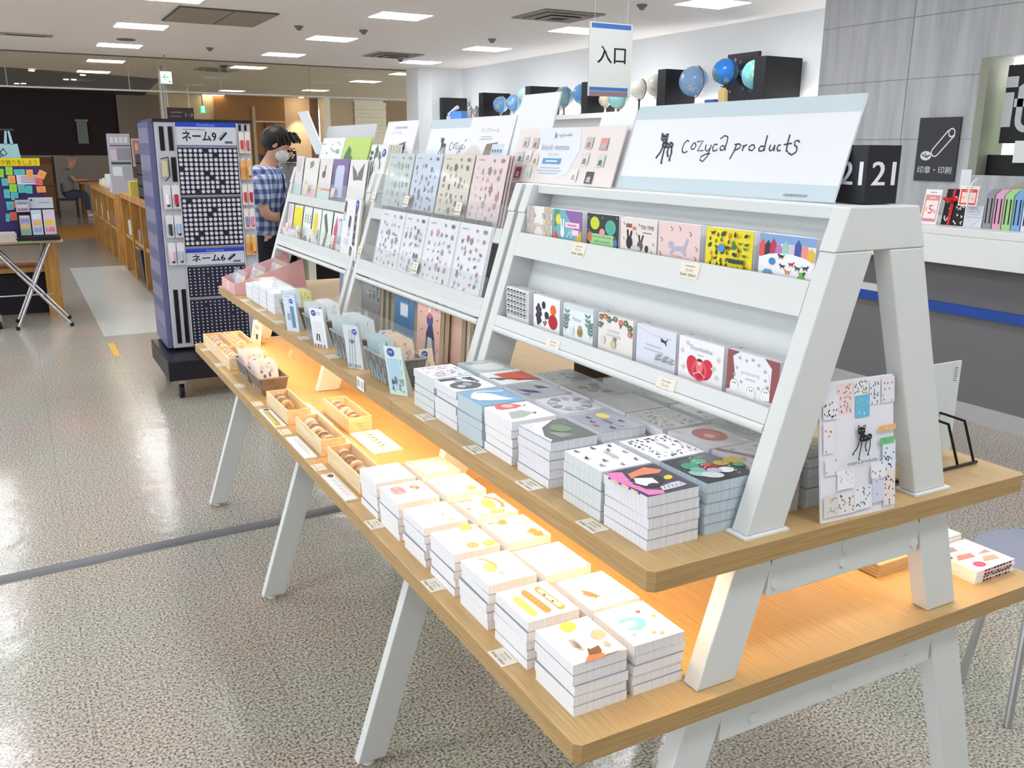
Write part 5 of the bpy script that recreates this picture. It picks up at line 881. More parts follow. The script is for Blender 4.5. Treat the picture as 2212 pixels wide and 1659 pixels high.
def price_lean(y, z, label, w_=.05, h=.026, off=-.0012, m=TAGM, art=None):
    t = wthing('price_card', (lx(z)+off, y, z), label, 'price card', 'price cards on the rack lips'); b = MB(); x0, x1 = lx(z)+off, lx(z+h)+off
    b.add([(x0, y-w_/2, z), (x0, y+w_/2, z), (x1, y+w_/2, z+h), (x1, y-w_/2, z+h), (x0+.0008, y-w_/2, z), (x0+.0008, y+w_/2, z), (x1+.0008, y+w_/2, z+h), (x1+.0008, y-w_/2, z+h)], [(0, 3, 2, 1), (4, 5, 6, 7), (0, 1, 5, 4), (3, 7, 6, 2), (0, 4, 7, 3), (1, 2, 6, 5)], m)
    (art or TA).draw(b, (x0, y+w_/2, z), (0, -w_, 0), (x1-x0, 0, h), (-1, 0, .3), .0002); b.build('card', t)
for y, z, l in [(1.545, 1.289, 'upper rack lip under the white rabbit pad'), (1.195, 1.289, 'upper rack lip under the pink cat pad'), (1.538, 1.097, 'lower rack lip between fruit and bird pads'), (1.168, 1.099, 'lower rack lip under the red rose pad')]: price_lean(y, z, f'cream price card on the {l}')
for y, z, l in [(2.776, 1.335, 'wild flower notebooks'), (2.50, 1.335, 'grey green sticker sheets'), (2.142, 1.335, 'beige sticker sheets'), (2.772, 1.165, 'little house notebooks'), (2.311, 1.165, 'white sticker sheets'), (3.535, 1.33, 'pink green postcards'), (3.199, 1.33, 'purple postcards'), (3.671, 1.175, 'faded postcards'), (3.515, 1.175, 'yellow postcards'), (3.328, 1.175, 'green sprig postcards'), (3.07, 1.175, 'red and blue postcards')]: price_lean(y, z, f'small cream price card clipped in front of the {l}', .036, .03, -.0045)
t = thing('price_card', (.694, 2.04, .925), 'white barcode price card on the front edge of the upper shelf', 'price card'); b = MB(); b.box(-.0012, -.0002, -.025, .025, .0, .03, PAPER); b.build('card', t); b = MB(); a = Art(.05, .03); [a.rect(.1+.1*i, .2, .15+.1*i, .8, (110, 110, 110)) for i in range(3)]; [a.rect(.55+.08*i, .2, .58+.08*i, .8, (150, 150, 150)) for i in range(5)]; a.draw(b, (-.0012, .025, 0), (0, -.05, 0), (0, 0, .03), (-1, 0, 0), .0002); b.build('barcode', t)
# ---------------------------------------------------------------- header boards on top of the racks
LOGO = [[(700, 960), (685, 950), (662, 975), (648, 1015), (648, 1040), (665, 1052), (690, 1038)], [(735, 975), (718, 1000), (722, 1022), (742, 1020), (757, 995), (748, 970), (735, 975)], [(765, 962), (812, 955), (770, 1035), (818, 1032)], [(838, 985), (832, 1025), (848, 1038), (868, 1015)], [(880, 985), (852, 1075), (815, 1120), (793, 1108), (800, 1080), (840, 1060), (872, 1055)],
        [(928, 985), (908, 980), (890, 1005), (895, 1035), (912, 1035), (930, 1022)], [(950, 938), (985, 912), (1010, 922), (1005, 960), (990, 1010), (992, 1032)], [(985, 1000), (965, 992), (950, 1010), (955, 1030), (975, 1028), (988, 1005)], [(1085, 975), (1062, 1035), (1030, 1100)], [(1065, 985), (1100, 978), (1118, 990), (1100, 1015), (1070, 1030)],
        [(1138, 988), (1128, 1035)], [(1132, 1010), (1150, 990), (1165, 985)], [(1205, 985), (1182, 1000), (1180, 1025), (1205, 1032), (1225, 1010), (1220, 988), (1205, 985)], [(1325, 908), (1310, 970), (1300, 1035)], [(1305, 1000), (1275, 995), (1258, 1015), (1262, 1035), (1285, 1035), (1302, 1015)],
        [(1352, 985), (1340, 1020), (1350, 1035), (1372, 1020), (1385, 985)], [(1385, 985), (1378, 1035)], [(1432, 985), (1412, 990), (1402, 1015), (1410, 1035), (1432, 1028)], [(1502, 903), (1485, 970), (1475, 1035), (1490, 1040)], [(1455, 985), (1520, 972)], [(1582, 965), (1565, 948), (1542, 958), (1540, 985), (1560, 1005), (1555, 1040), (1520, 1065), (1490, 1048)]]
FAWN = [[(478, 918), (482, 895), (494, 912)], [(512, 908), (530, 900), (528, 925)], [(508, 1000), (496, 1060), (482, 1132)], [(492, 1000), (472, 1050), (442, 1088)], [(562, 1000), (563, 1050), (546, 1110)], [(540, 1005), (528, 1045), (534, 1078)], [(480, 1134), (492, 1134)], [(438, 1090), (448, 1092)], [(543, 1112), (555, 1112)], [(530, 1080), (540, 1080)]]
FBODY = [[(474, 935), (482, 915), (505, 908), (526, 920), (528, 948), (516, 966), (498, 968), (480, 955)], [(494, 962), (520, 958), (534, 972), (560, 962), (576, 975), (574, 1000), (552, 1012), (520, 1014), (492, 1010), (484, 990)]]
QL = zq(290, 680, 2100, 570, 1850, 1440, 135, 1335)
def logo_art(a, wd=.0045, c=(40, 44, 54), f=None):
    q = a.q; a.q = homog(QL) if f is None else (lambda x, y: f(*homog(QL)(x, y)))
    for s in LOGO: a.line(s, wd, c)
    for s in FAWN: a.line(s, wd*1.4, c)
    for p in FBODY: a.poly(p, c)
    for x, y in ((490, 935), (512, 934), (502, 955), (545, 975), (560, 988), (530, 992), (506, 990), (545, 1000)): a.ell(x, y, 4.5, 5, (222, 225, 232), 0, 7)
    a.q = q; return a
def header_board(y0, y1, label, logo=True, zt=1.586, dx=.058, art=None, base=(232, 234, 240), name='header_board', cat='sign', xo=0, z0=ZT+.0005, th=.004, lean=.05):
    """board leaning on the rack top; y0 > y1"""
    t = wthing(name, (lx(ZT)+dx, (y0+y1)/2, z0), label, cat); x0 = lx(ZT)+dx; x1 = x0+lean*(zt-z0)/.162; h = zt-z0; b = MB()
    b.prism([(x0, z0), (x1, zt), (x1+th, zt), (x0+th, z0)], 'y', y1, y0, M(base, .35)); 
    if art: art.draw(b, (x0, y0, z0), (0, y1-y0, 0), (x1-x0, 0, h), (-1, 0, .3))
    b.build('board', t); dx >= .07 and MB().prism([(x1+th-.004, zt-.06), (x1+th, zt-.05), (x0+.07, z0), (x0+.055, z0)], 'y', (y0+y1)/2-.03, (y0+y1)/2+.03, M((220, 222, 226), .5)).build('easel_strut', t); return t
def main_logo(w_):
    a = Art(w_, .17); a.rect(0, .84, 1, 1, (196, 212, 220)); a.rect(0, 0, 1, .155, (196, 212, 220)); logo_art(a); a.text('cozycaproducts.net', .86, .035, .035, (90, 100, 110), fit=.09); return a
header_board(1.555, .985, 'large white header board with fawn logo above the memo pads', art=main_logo(.57))
header_board(2.66, 2.105, 'header board with fawn logo partly hidden behind two upright cards', art=main_logo(.555), dx=.085)
header_board(3.735, 3.16, 'blank grey backed header board above the postcards', base=(196, 198, 204), dx=.085)
# block memo board
a = Art(.46, .135); a.base = (228, 222, 216)
a.poly([(.22, 1), (.62, 1), (.66, .6), (.60, .2), (.46, .06), (.32, .2), (.26, .6)], (226, 230, 240)); G2 = (120, 126, 138)
logo_art(a, .0025, G2, lambda u, v: (.34+u*.26, .86+(v-.5)*.30)); a.text('block memo', .42, .60, .115, (170, 176, 190), fit=.27); a.text('ブロックメモ', .42, .50, .035, G2, fit=.1); a.rect(.33, .35, .51, .45, (96, 154, 196)); scribble(a, .42, .385, .14, 1, (210, 226, 238), .03); scribble(a, .42, .27, .24, 3, (176, 184, 198), .018, .05)
for x, y, c, c2 in [(.10, .74, (206, 200, 200), (150, 146, 150)), (.21, .72, (200, 190, 186), (130, 126, 126)), (.08, .46, (206, 216, 214), (110, 120, 126)), (.17, .48, (232, 230, 230), (170, 170, 176)), (.25, .42, (226, 214, 204), (170, 150, 130)), (.10, .17, (150, 70, 90), (236, 190, 206)), (.21, .18, (214, 218, 214), (190, 196, 192)), (.73, .72, (206, 190, 186), (150, 140, 140)), (.86, .70, (226, 150, 150), (140, 200, 206)), (.73, .44, (214, 218, 214), (130, 140, 130)), (.87, .42, (206, 214, 212), (100, 110, 112)), (.67, .16, (230, 228, 226), (180, 176, 176)), (.81, .14, (84, 84, 90), (190, 190, 196))]:
    a.rect(x-.032, y-.1, x+.032, y+.1, c); a.ell(x, y-.02, .016, .04, c2); a.line([(x-.02, y-.06), (x+.02, y-.07)], .006, c2)
header_board(2.015, 1.567, 'pale pink block memo board with small product pictures', zt=1.549, art=a, base=(228, 220, 216), dx=.048)
header_board(2.09, 1.905, 'blank white upright board standing behind the block memo board', zt=1.634, base=(232, 234, 240), dx=.075, lean=.045)
header_board(1.70, 1.575, 'plain white board edge between the block memo board and the fawn header', zt=1.580, base=(236, 238, 242), dx=.068)
def pop(y0, y1, zt, art, label, base=(232, 232, 240), dx=.068, **k): header_board(y0, y1, label, zt=zt, art=art, base=base, dx=dx, name='header_card', cat='card', **k)
a = Art(.26, .16); scribble(a, .5, .85, .5, 1, (196, 176, 190), .04); a.text('シール', .4, .74, .07, (190, 170, 190), fit=.3); a.rect(.0, .18, .5, .5, (206, 206, 216)); [a.rect(.04+.13*i, .2, .13+.13*i, .46, (150, 156, 176)) for i in range(3)]; a.poly([(.5, .1), (.8, .1), (.75, .6), (.55, .55)], (112, 112, 122)); a.ell(.85, .3, .1, .12, (190, 186, 196)); pop(3.005, 2.735, 1.588, a, 'upright lilac card with photographs above the wild flower notebooks')
a = Art(.25, .16); a.text('クリアシール', .5, .74, .06, (160, 164, 170), fit=.42); scribble(a, .45, .66, .3, 2, (190, 190, 196), .018); a.ell(.22, .3, .2, .24, (222, 214, 212)); a.poly([(.42, .1), (.5, .55), (.75, .58), (.72, .3)], (134, 122, 108)); a.rect(.64, .08, .9, .55, (206, 222, 236)); [a.ell(.68+.06*(i % 4), .14+.1*(i//4), .02, .03, (90, 110, 140)) for i in range(16)]; pop(2.35, 2.092, 1.586, a, 'upright white card titled in Japanese above the beige sticker sheets')
a = Art(.27, .08); scatter(a, 8, 4, [(150, 166, 150), (186, 186, 196)], .05, y0=.4); a.rect(.1, .05, .18, .25, (110, 116, 110)); a.rect(.25, .08, .6, .22, (206, 206, 210)); sprig(a, .75, .45, .15, 1.4, (150, 170, 150)); clipart(a); pop(3.64, 3.367, 1.538, a, 'white botanical landscape card above the postcards', (238, 242, 244), .05)
a = Art(.28, .08); a.poly([(.05, 0), (.12, .5), (.22, .75), (.34, .6), (.4, 0), (.28, 0), (.27, .35), (.2, .3), (.17, 0)], (74, 124, 70)); a.line([(.3, .2), (.4, .4), (.5, .1)], .03, (110, 120, 60)); [a.ell(.5+.1*i, .2+.1*(i % 2), .05, .12, (196, 220, 120)) for i in range(5)]; pop(3.362, 3.082, 1.538, clipart(a), 'lime green landscape card with dark green animal', (180, 210, 84), .05)
t = wthing('header_card', (1.12, 3.93, ZT), 'tall narrow blank grey white board at the far end of the racks', 'card'); b = MB(); b.prism([(3.625, ZT+.06), (3.74, ZT+.05), (3.98, 1.648), (3.84, 1.650)][::1], 'x', 1.115, 1.12, M((222, 224, 230), .4)); b.build('board', t); MB().box(1.12, 1.125, 3.66, 3.72, ZT+.0005, 1.5, M((210, 212, 216), .5)).build('strut', t)
# number cube on the rack end, seen on its corner
t = thing('number_block', (1.12, .95, ZT+.0003), 'black number cube reading 21 on two faces at the rack end', 'number block', None, -.1); h = .086; q = .064
b = MB(); b.box(0, q, 0, q, 0, h, M((32, 32, 38), .5)); a = Art(q, h); a.text('21', .52, .32, .42, (232, 232, 238), fit=.70)
for d in (.012, -.012, .022): a.S.append(([(p[0]+d, p[1]) for p in a.S[0][0]], a.S[0][1], a.S[0][2]))
a.draw(b, (0, 0, 0), (q, 0, 0), (0, 0, h), (0, -1, 0), .0003); a.draw(b, (0, q, 0), (0, -q, 0), (0, 0, h), (-1, 0, 0), .0003); b.build('block', t)
# clear poster stand glimpsed behind the blocks, poster, wire rack with folders
t = wthing('chrome_stand', (1.10, 1.2, ZT), 'small chrome bracket standing behind the number blocks', 'stand'); MB().box(1.150, 1.17, 1.03, 1.06, ZT+.0005, ZT+.05, CHROME).build('post', t); MB().box(1.145, 1.18, 1.02, 1.07, ZT+.05, ZT+.056, BLACK).build('plate', t)
a = Art(.157, .22); a.base = (236, 237, 244); Rn = random.Random(3)
for (x0, y0, x1, y1, c, cs, n) in [(.2, .76, .42, .98, (244, 220, 222), [(200, 120, 120), (120, 110, 120)], 26), (.43, .88, .62, .99, (240, 240, 240), [(120, 120, 120)], 24), (.45, .72, .64, .88, (110, 190, 226), [(240, 214, 90), (246, 246, 246)], 5), (.64, .80, .78, .97, (232, 234, 240), [(110, 116, 126)], 20), (.8, .8, .98, .99, (230, 230, 240), [(214, 60, 70), (150, 160, 180)], 8), (.02, .74, .22, .9, (238, 238, 242), [(70, 70, 80)], 16), (.02, .5, .16, .72, (240, 236, 238), [(190, 90, 90)], 5), (.04, .34, .22, .46, (236, 236, 240), [(206, 120, 120)], 3), (.2, .22, .42, .36, (244, 244, 246), [(200, 200, 206)], 12), (.02, .04, .2, .2, (226, 222, 214), [(170, 170, 176)], 14), (.2, .04, .44, .2, (238, 232, 234), [(120, 100, 96)], 20), (.42, .05, .66, .22, (238, 238, 244), [(100, 104, 120)], 18), (.66, .08, .84, .26, (214, 218, 240), [(120, 130, 160)], 4), (.82, .04, .98, .3, (238, 226, 222), [(80, 76, 84)], 18), (.8, .3, .98, .52, (230, 236, 246), [(40, 60, 110)], 18), (.64, .26, .84, .38, (240, 240, 246), [(200, 40, 50), (60, 44, 60)], 5), (.74, .6, .98, .64, (240, 186, 120), [(250, 220, 180)], 2), (.76, .5, .96, .55, (120, 196, 130), [(90, 160, 110)], 2)]:
    a.rect(x0, y0, x1, y1, c)
    for i in range(n): x, y = Rn.uniform(x0+.015, x1-.015), Rn.uniform(y0+.012, y1-.012); a.ell(x, y, .008, .009, Rn.choice(cs), 0, 6)
logo_art(a, .008, (40, 42, 48), lambda u, v: (.30+(u-.28)*.62, .44+(v-.5)*.26)) if 0 else None
a.text('cozyca products', .52, .39, .03, (60, 62, 68), fit=.4)
def fw(p): return [(.52+(x-510)/135*.26, .55-(y-1010)/250*.26) for x, y in p]
for s in FAWN: a.line(fw(s), .014, (36, 38, 44))
for p in FBODY: a.poly(fw(p), (36, 38, 44))
[a.ell(*fw([q])[0], .006, .005, (226, 226, 232), 0, 6) for q in ((490, 935), (512, 934), (545, 978), (560, 988), (530, 990), (506, 992))]
t = wthing('poster_card', (1.11, .9, Z2), 'upright product collage poster card with fawn logo at the shelf end', 'poster card')
b = MB(); P0, P1 = Vector((1.028, .888, Z2+.0004)), Vector((1.183, .880, Z2+.0004)); dz = Vector((0, .028, .2155)); N = (P1-P0).cross(dz).normalized(); k = Vector((0, .003, 0))
vs = [P0, P1, P1+dz+Vector((-.005, 0, 0)), P0+dz+Vector((-.003, 0, 0))]; vs += [v+k for v in vs]; b.add(vs, [(0, 1, 2, 3), (4, 7, 6, 5), (0, 4, 5, 1), (1, 5, 6, 2), (2, 6, 7, 3), (3, 7, 4, 0)], M(a.base, .3)); a.draw(b, P0, P1-P0, dz, N if N.y < 0 else -N, .0004); b.build('card', t)
MB().prism([(.935, Z2+.0004), (.915, 1.10), (.918, 1.10), (.975, Z2+.0004)], 'x', 1.09, 1.12, M((200, 202, 206), .5)).build('easel_back', t)
t = wthing('wire_file_rack', (1.4, .96, Z2), 'black wire rack holding clear folders at the shelf corner', 'wire rack'); WB = M((26, 24, 24), .35)
for x in (1.235, 1.30, 1.345, 1.385, 1.43, 1.475):
    MB().tube([(x+.012, .953, Z2+.004), (x-.018, .962, Z2+.085), (x-.022, 1.0, Z2+.088), (x-.018, 1.12, Z2+.085), (x+.012, 1.14, Z2+.004)], .0024, WB).build('hoop', t)
for y in (.953, 1.14): MB().cyl((1.235, y, Z2+.004), (1.495, y, Z2+.004), .003, WB, 10).build('base_wire', t)
def folder(x, z1, c, art, label, th=.006, m=None):
    t = wthing('clear_folder', (x, 1.05, Z2), label, 'folder'); b = MB(); b.box(x, x+th, .965, 1.13, Z2+.008, z1, m or M(c, .25)); b.build('folder', t)
    if art: b = MB(); art.draw(b, (x-.0001, 1.13, Z2+.008), (0, -.165, 0), (0, 0, z1-Z2-.008), (-1, 0, 0)); b.build('insert_sheet', t)
for x, z1, c, lb in [(1.26, 1.045, (226, 224, 216), 'cream folder low in the wire rack behind the leg'), (1.355, 1.115, (214, 222, 216), 'frosted folder with green leaves in the wire rack'), (1.40, 1.128, (196, 204, 220), 'blue grey folder in the wire rack'), (1.445, 1.130, (222, 228, 230), 'outermost clear folder in the wire rack')]:
    t = wthing('clear_folder', (x, 1.05, Z2), lb, 'folder'); b = MB(); w0, w1 = (x-.04, x+.052); b.box(w0, w1, 1.0+.02*((x*100) % 3), 1.004+.02*((x*100) % 3), Z2+.008, z1, M(c, .2)); yy = 1.0+.02*((x*100) % 3); a = Art(.09, .17)
    if 'green' in lb: [a.ell(.25+.1*(i % 5), .84+.05*(i//5), .08, .03, (120, 160, 120)) for i in range(10)]
    if 'blue' in lb: a.rect(.3, .3, .95, .96, (150, 166, 196)); a.ell(.3, .9, .2, .05, (150, 160, 180))
    a.rect(.78, .78, .92, .95, (230, 232, 232)); [a.rect(.8, .79+.02*i, .9, .797+.02*i, (60, 60, 60)) for i in range(8)]
    a.draw(b, (w0, yy, Z2+.008), (w1-w0, 0, 0), (0, 0, z1-Z2-.008), (0, -1, 0)); b.build('folder', t)
# booklets on the lower shelf, far corner
bk = [(1.50, .925, 'striped'), (1.515, 1.05, 'second'), (1.36, 1.03, 'brown edged')]
for j, (x, y, nm) in enumerate(bk):
    for i in range(4):
        t = thing('booklet', (x+.001*i, y, Z1+.0004+.0062*i), f'{["bottom","second","third","top"][i]} booklet of the {["red printed pile at the corner","white pile behind the red one","brown edged pile under the crossbar"][j]}', 'booklet', 'booklets on the lower shelf', .02*(i % 2)); CV = M((246, 244, 244) if j < 2 else (206, 180, 140), .4)
        b = MB(); b.box(0, .118 if j != 2 else .10, 0, .105, 0, .0058, CV); a = Art(.118, .0055); Q = random.Random(i+j)
        if j == 0: [a.rect(.2+.08*k, .1, .26+.08*k, .9, Q.choice([(120, 26, 50), (150, 60, 50), (190, 150, 150), (90, 40, 50)])) for k in range(9)]; a.draw(b, (0, 0, 0), (.118, 0, 0), (0, 0, .0055), (0, -1, 0))
        if i == 3 and j == 0: a = Art(.118, .105); a.ell(.3, .18, .12, .1, (206, 90, 120)); a.poly([(.1, .45), (.5, .4), (.55, .55), (.25, .6)], (222, 140, 140)); a.poly([(.2, .75), (.45, .72), (.5, .88), (.3, .9)], (170, 140, 150)); a.poly([(.45, .2), (.8, .15), (.85, .3), (.6, .35)], (226, 170, 150)); a.poly([(.6, .45), (.9, .4), (.9, .52)], (214, 150, 150)); a.ell(.08, .62, .06, .07, (110, 96, 110)); a.draw(b, (0, 0, .0058), (.118, 0, 0), (0, .105, 0), (0, 0, 1))
        b.build('pages', t)
# ---------------------------------------------------------------- standing notebooks, postcards, sticker sheets
CREAM = M((226, 220, 196), .6); MARK = (52, 70, 160)
def book(x, y0, y1, z, h, th, lean, art, base, label, name='notebook', group=None, edge=None, cat='notebook'):
    """upright book facing -x, spine side along y; (y1 < y0); lean moves the top in +x"""
    t = wthing(name, (x, (y0+y1)/2, z), label, cat, group); b = MB()
    pz = lambda o0, o1, ya, yb, m, bb: bb.prism([(x+o0, z+.0005), (x+o1, z+.0005), (x+o1+lean, z+h), (x+o0+lean, z+h)], 'y', ya, yb, m)
    pz(.0012, th-.0004, y1+.001, y0-.001, edge or CREAM, b); b.build('pages', t)
    b = MB(); pz(0, .0010, y1, y0, M(base, .35), b)
    if art: art.draw(b, (x, y0, z+.0005), (0, y1-y0, 0), (lean, 0, h-.0005), (-1, 0, lean/h))
    b.build('cover', t); return t
def pile(x, y0, y1, z, h, th, lean, art, base, label, n, back_label, group, step=None, edge=None, name='notebook', cat='notebook', dy=.0):
    book(x, y0, y1, z, h, th, lean, art, base, label, name, group, edge, cat); st = step or th+.001
    for i in range(1, n): book(x+st*i, y0-dy*i, y1-dy*i, z, h-.001*(i % 2), th, lean, None, base, f'{back_label}, {["second","third","fourth","fifth","sixth","seventh"][i-1]} from the front', name, group, edge, cat)
def badge(a, x, y, r=.09): a.ell(x, y, r, r*a.w/a.h, MARK); a.rect(x-r*.5, y-.01, x-r*.1, y+.03, (190, 200, 236)); a.rect(x+r*.1, y-.01, x+r*.5, y+.03, (190, 200, 236)); a.rect(x-r*.5, y-.04, x+r*.5, y-.025, (120, 136, 206))
NB = 'notebooks standing on the upper shelf'
a = Art(.17, .19); a.ell(.5, .5, .28, .42, (196, 216, 232)); a.ell(.48, .52, .18, .3, (216, 230, 240)); a.poly([(.36, .3), (.4, .42), (.6, .42), (.64, .3), (.6, .2), (.4, .2)], (110, 90, 86)); a.rect(.42, .32, .58, .38, (226, 220, 210)); a.ell(.78, .88, .04, .03, (220, 222, 236)); a.line([(.05, .02), (.4, .05)], .02, (90, 96, 120))
pile(.936, 2.955, 2.785, Z2, .196, .0125, .012, a, (120, 120, 148), 'dusk blue notebook with pale balloon oval standing on the upper shelf', 4, 'dark notebook behind the dusk blue balloon one', NB, .016, M((190, 196, 206), .6), dy=.012)
a = Art(.165, .19); scatter(a, 14, 3, [(56, 74, 60), (80, 96, 74), (70, 80, 76)], .07, x0=.4, x1=.95, y0=.5, kinds='le'); a.poly([(.2, .05), (.22, .26), (.36, .26), (.4, .05)], (206, 206, 190)); a.poly([(.42, .05), (.5, .2), (.6, .22), (.66, .05)], (66, 72, 74)); scribble(a, .4, .58, .3, 1, (190, 190, 196), .015); badge(a, .66, .78, .07)
pile(.938, 2.735, 2.568, Z2, .194, .0125, .012, a, (128, 128, 132), 'grey notebook with dark leaves standing on the upper shelf', 5, 'dark green notebook behind the grey leafy one', NB, .014, dy=.010)
a = Art(.15, .19)
for i in range(12): a.line([(.15+.06*i, .05+.02*(i % 4)), (.1+.08*(i % 9), .95)], .012, (120, 160, 200) if i % 2 else (60, 100, 140))
a.rect(.3, .42, .72, .62, (150, 176, 206)); a.rect(.33, .44, .69, .60, (206, 218, 230)); badge(a, .82, .86, .09); pile(.940, 2.452, 2.303, Z2, .200, .013, .012, a, (72, 120, 168), 'blue water pattern notebook with small pale label', 3, 'blue notebook behind the water pattern one', NB, .016, dy=.008)
a = Art(.155, .19); Pn = (232, 190, 176); a.poly([(.36, .0), (.42, .34), (.52, .5), (.66, .5), (.78, .3), (.86, .0)], (70, 66, 110)); a.poly([(.46, .02), (.5, .3), (.66, .3), (.74, .02)], (196, 206, 226)); a.ell(.56, .54, .14, .09, (70, 90, 150)); a.ell(.55, .6, .08, .04, (226, 110, 110)); a.poly([(.4, .78), (.42, .9), (.5, .8), (.62, .84), (.68, .92), (.68, .78), (.6, .66), (.48, .66)], (206, 120, 104)); a.ell(.54, .70, .07, .06, (244, 236, 232)); a.line([(.86, .12), (.95, .2)], .03, (200, 120, 90)); [a.line([(x, y), (x+.05, y+.02)], .02, (110, 60, 60)) for x, y in ((.2, .9), (.15, .6), (.8, .7), (.85, .56), (.75, .86), (.9, .4), (.2, .36), (.5, .95))]; badge(a, .80, .84, .09)
pile(.938, 2.275, 2.120, Z2, .196, .0125, .012, a, (232, 190, 176), 'pink notebook with cat in a blue dress standing on the upper shelf', 2, 'cream backed notebook behind the pink cat one', NB, .015); book(.972, 2.215, 2.060, Z2, .194, .0125, .012, None, (232, 196, 184), 'pale pink notebook, first of the stepped group beside the rack leg', group=NB)
for i in range(4): book(.988+.0145*i, 2.200-.0*i, 2.045, Z2, .192, .0125, .012, None, (230, 220, 206), f'cream notebook of the stepped group beside the rack leg, {["second","third","fourth","fifth"][i]}', group=NB)
t = wthing('clear_book_stop', (.925, 2.5, Z2), 'clear plastic strip holding the notebooks upright', 'book stop'); MB().box(.928, .930, 2.06, 2.96, Z2+.0004, Z2+.062, clear((226, 230, 234), .12, .04)).build('strip', t)
a = Art(.11, .17); G = (96, 116, 92)
for x, y, l, th in ((.5, .9, .3, -.6), (.5, .8, .35, 2.4), (.3, .75, .3, 1.2), (.2, .5, .2, 1.6), (.35, .52, .2, 1.4), (.75, .62, .18, 1.9)): sprig(a, x, y, l*.6, th, G, 4, .012)
a.ell(.58, .50, .07, .07, (90, 92, 96)); a.ell(.78, .5, .06, .06, (170, 176, 176)); a.ell(.80, .31, .09, .05, (226, 180, 60)); a.line([(.8, .27), (.78, .05)], .02, (120, 120, 70)); [a.ell(.5, .38-.05*i, .05, .018, (60, 60, 64)) for i in range(3)]; a.ell(.2, .2, .12, .05, (120, 104, 120)); sprig(a, .1, .6, .25, 1.5, (60, 76, 66), 3); badge(a, .82, .88, .09); clipart(a)
pile(1.016, 2.962, 2.800, 1.2955, .216, .0085, .062, a, (226, 232, 230), 'tall white notebook with pressed wild flowers in the upper tray', 5, 'cream edged notebook behind the wild flower one', 'notebooks in the rack trays', .0098, dy=0)
a = Art(.155, .17); a.line([(0, 0), (.04, 0)], .001, (0, 0, 0)); 
for x, y, c in ((.08, .82, (110, 84, 80)), (.42, .62, (84, 80, 84)), (.62, .2, (84, 76, 76))): a.poly([(x-.07, y), (x+.07, y-.03), (x+.1, y+.13), (x-.02, y+.16)], c); a.rect(x-.06, y-.14, x+.05, y-.01, (190, 190, 196)); a.rect(x-.02, y-.1, x+.02, y-.05, (240, 240, 240))
a.poly([(.70, .38), (.84, .36), (.84, .92), (.72, .90)], (70, 62, 64)); [a.rect(.76, .42+.12*i, .80, .46+.12*i, (200, 200, 200)) for i in range(4)]; badge(a, .80, .93, .09); a.ell(.3, .4, .15, .05, (206, 216, 228)); clipart(a)
book(.9465, 2.975, 2.812, 1.104, .232, .0085, .035, a, (236, 238, 240), 'tall white notebook with little brown houses in the lower tray', group='notebooks in the rack trays')
pile(.9655, 2.975, 2.812, 1.104, .178, .0085, .030, None, (232, 230, 220), 'cream edged notebook right behind the little houses one', 5, 'cream edged notebook behind the little houses one', 'notebooks in the rack trays', .0098, dy=0)
# postcards in the far rack
PC = 'postcards in the far rack'
def pcart(k):
    a = Art(.1, .15)
    if k == 0: a.ell(.4, .8, .3, .18, (214, 196, 200)); a.rect(0, 0, 1, .35, (196, 212, 214))
    if k == 1: a.rect(0, 0, 1, .3, (232, 196, 196)); sprig(a, .7, .9, .25, 3.4, (110, 136, 110)); a.ell(.25, .4, .1, .08, (226, 210, 150))
    if k == 2: sprig(a, .5, .9, .2, 4.5, (90, 120, 90)); a.ell(.4, .65, .14, .08, (120, 100, 90)); a.rect(0, .3, .3, .36, (220, 220, 90)); a.rect(.3, .3, 1, .35, (230, 130, 120)); a.rect(0, 0, 1, .28, (206, 226, 230))
    if k == 3: a.rect(0, .75, 1, 1, (130, 112, 160)); a.ell(.4, .78, .18, .1, (206, 206, 232)); a.rect(.2, .2, .75, .78, (196, 204, 232)); a.ell(.6, .78, .16, .1, (206, 206, 232)); a.rect(0, 0, 1, .12, (110, 130, 170))
    if k == 4: a.poly([(.15, .9), (.45, .75), (.5, .65), (.55, .75), (.85, .95), (.8, .6), (.52, .6), (.3, .58)], (120, 116, 108)); a.rect(.3, .08, .4, .2, (130, 130, 140)); a.rect(.5, .08, .6, .16, (160, 160, 170))
    if k == 5: a.rect(0, .5, 1, .95, (238, 226, 40)); a.rect(0, 0, 1, .4, (206, 196, 90))
    if k == 6: [sprig(a, .3+.3*i, .9, .2, 4.6, (110, 146, 106), 3) for i in range(3)]; a.ell(.5, .3, .2, .08, (140, 136, 120)); clipart(a)
    if k == 7: a.ell(.4, .68, .28, .24, (232, 214, 50)); a.poly([(.6, .4), (.9, .3), (.9, .6)], (140, 150, 140))
    if k == 8: a.line([(.3, .92), (.45, .75), (.6, .6), (.55, .45), (.4, .25), (.5, .1)], .22, (80, 104, 84)); a.ell(.2, .6, .16, .14, (226, 240, 226))
    if k == 9: a.poly([(.1, .0), (.5, .0), (.5, .7), (.35, .95), (.15, .7)], (206, 90, 110)); a.rect(.55, .4, .9, .9, (150, 180, 220)); a.rect(.6, .45, .85, .85, (220, 226, 232))
    if k == 10: a.rect(0, 0, .6, .6, (140, 166, 110)); a.poly([(.5, .95), (.72, .85), (.9, .3), (.8, .1), (.6, .5), (.45, .7)], (232, 140, 60)); a.ell(.2, .3, .14, .14, (60, 90, 66)); a.ell(.9, .6, .1, .12, (80, 80, 86))
    return a
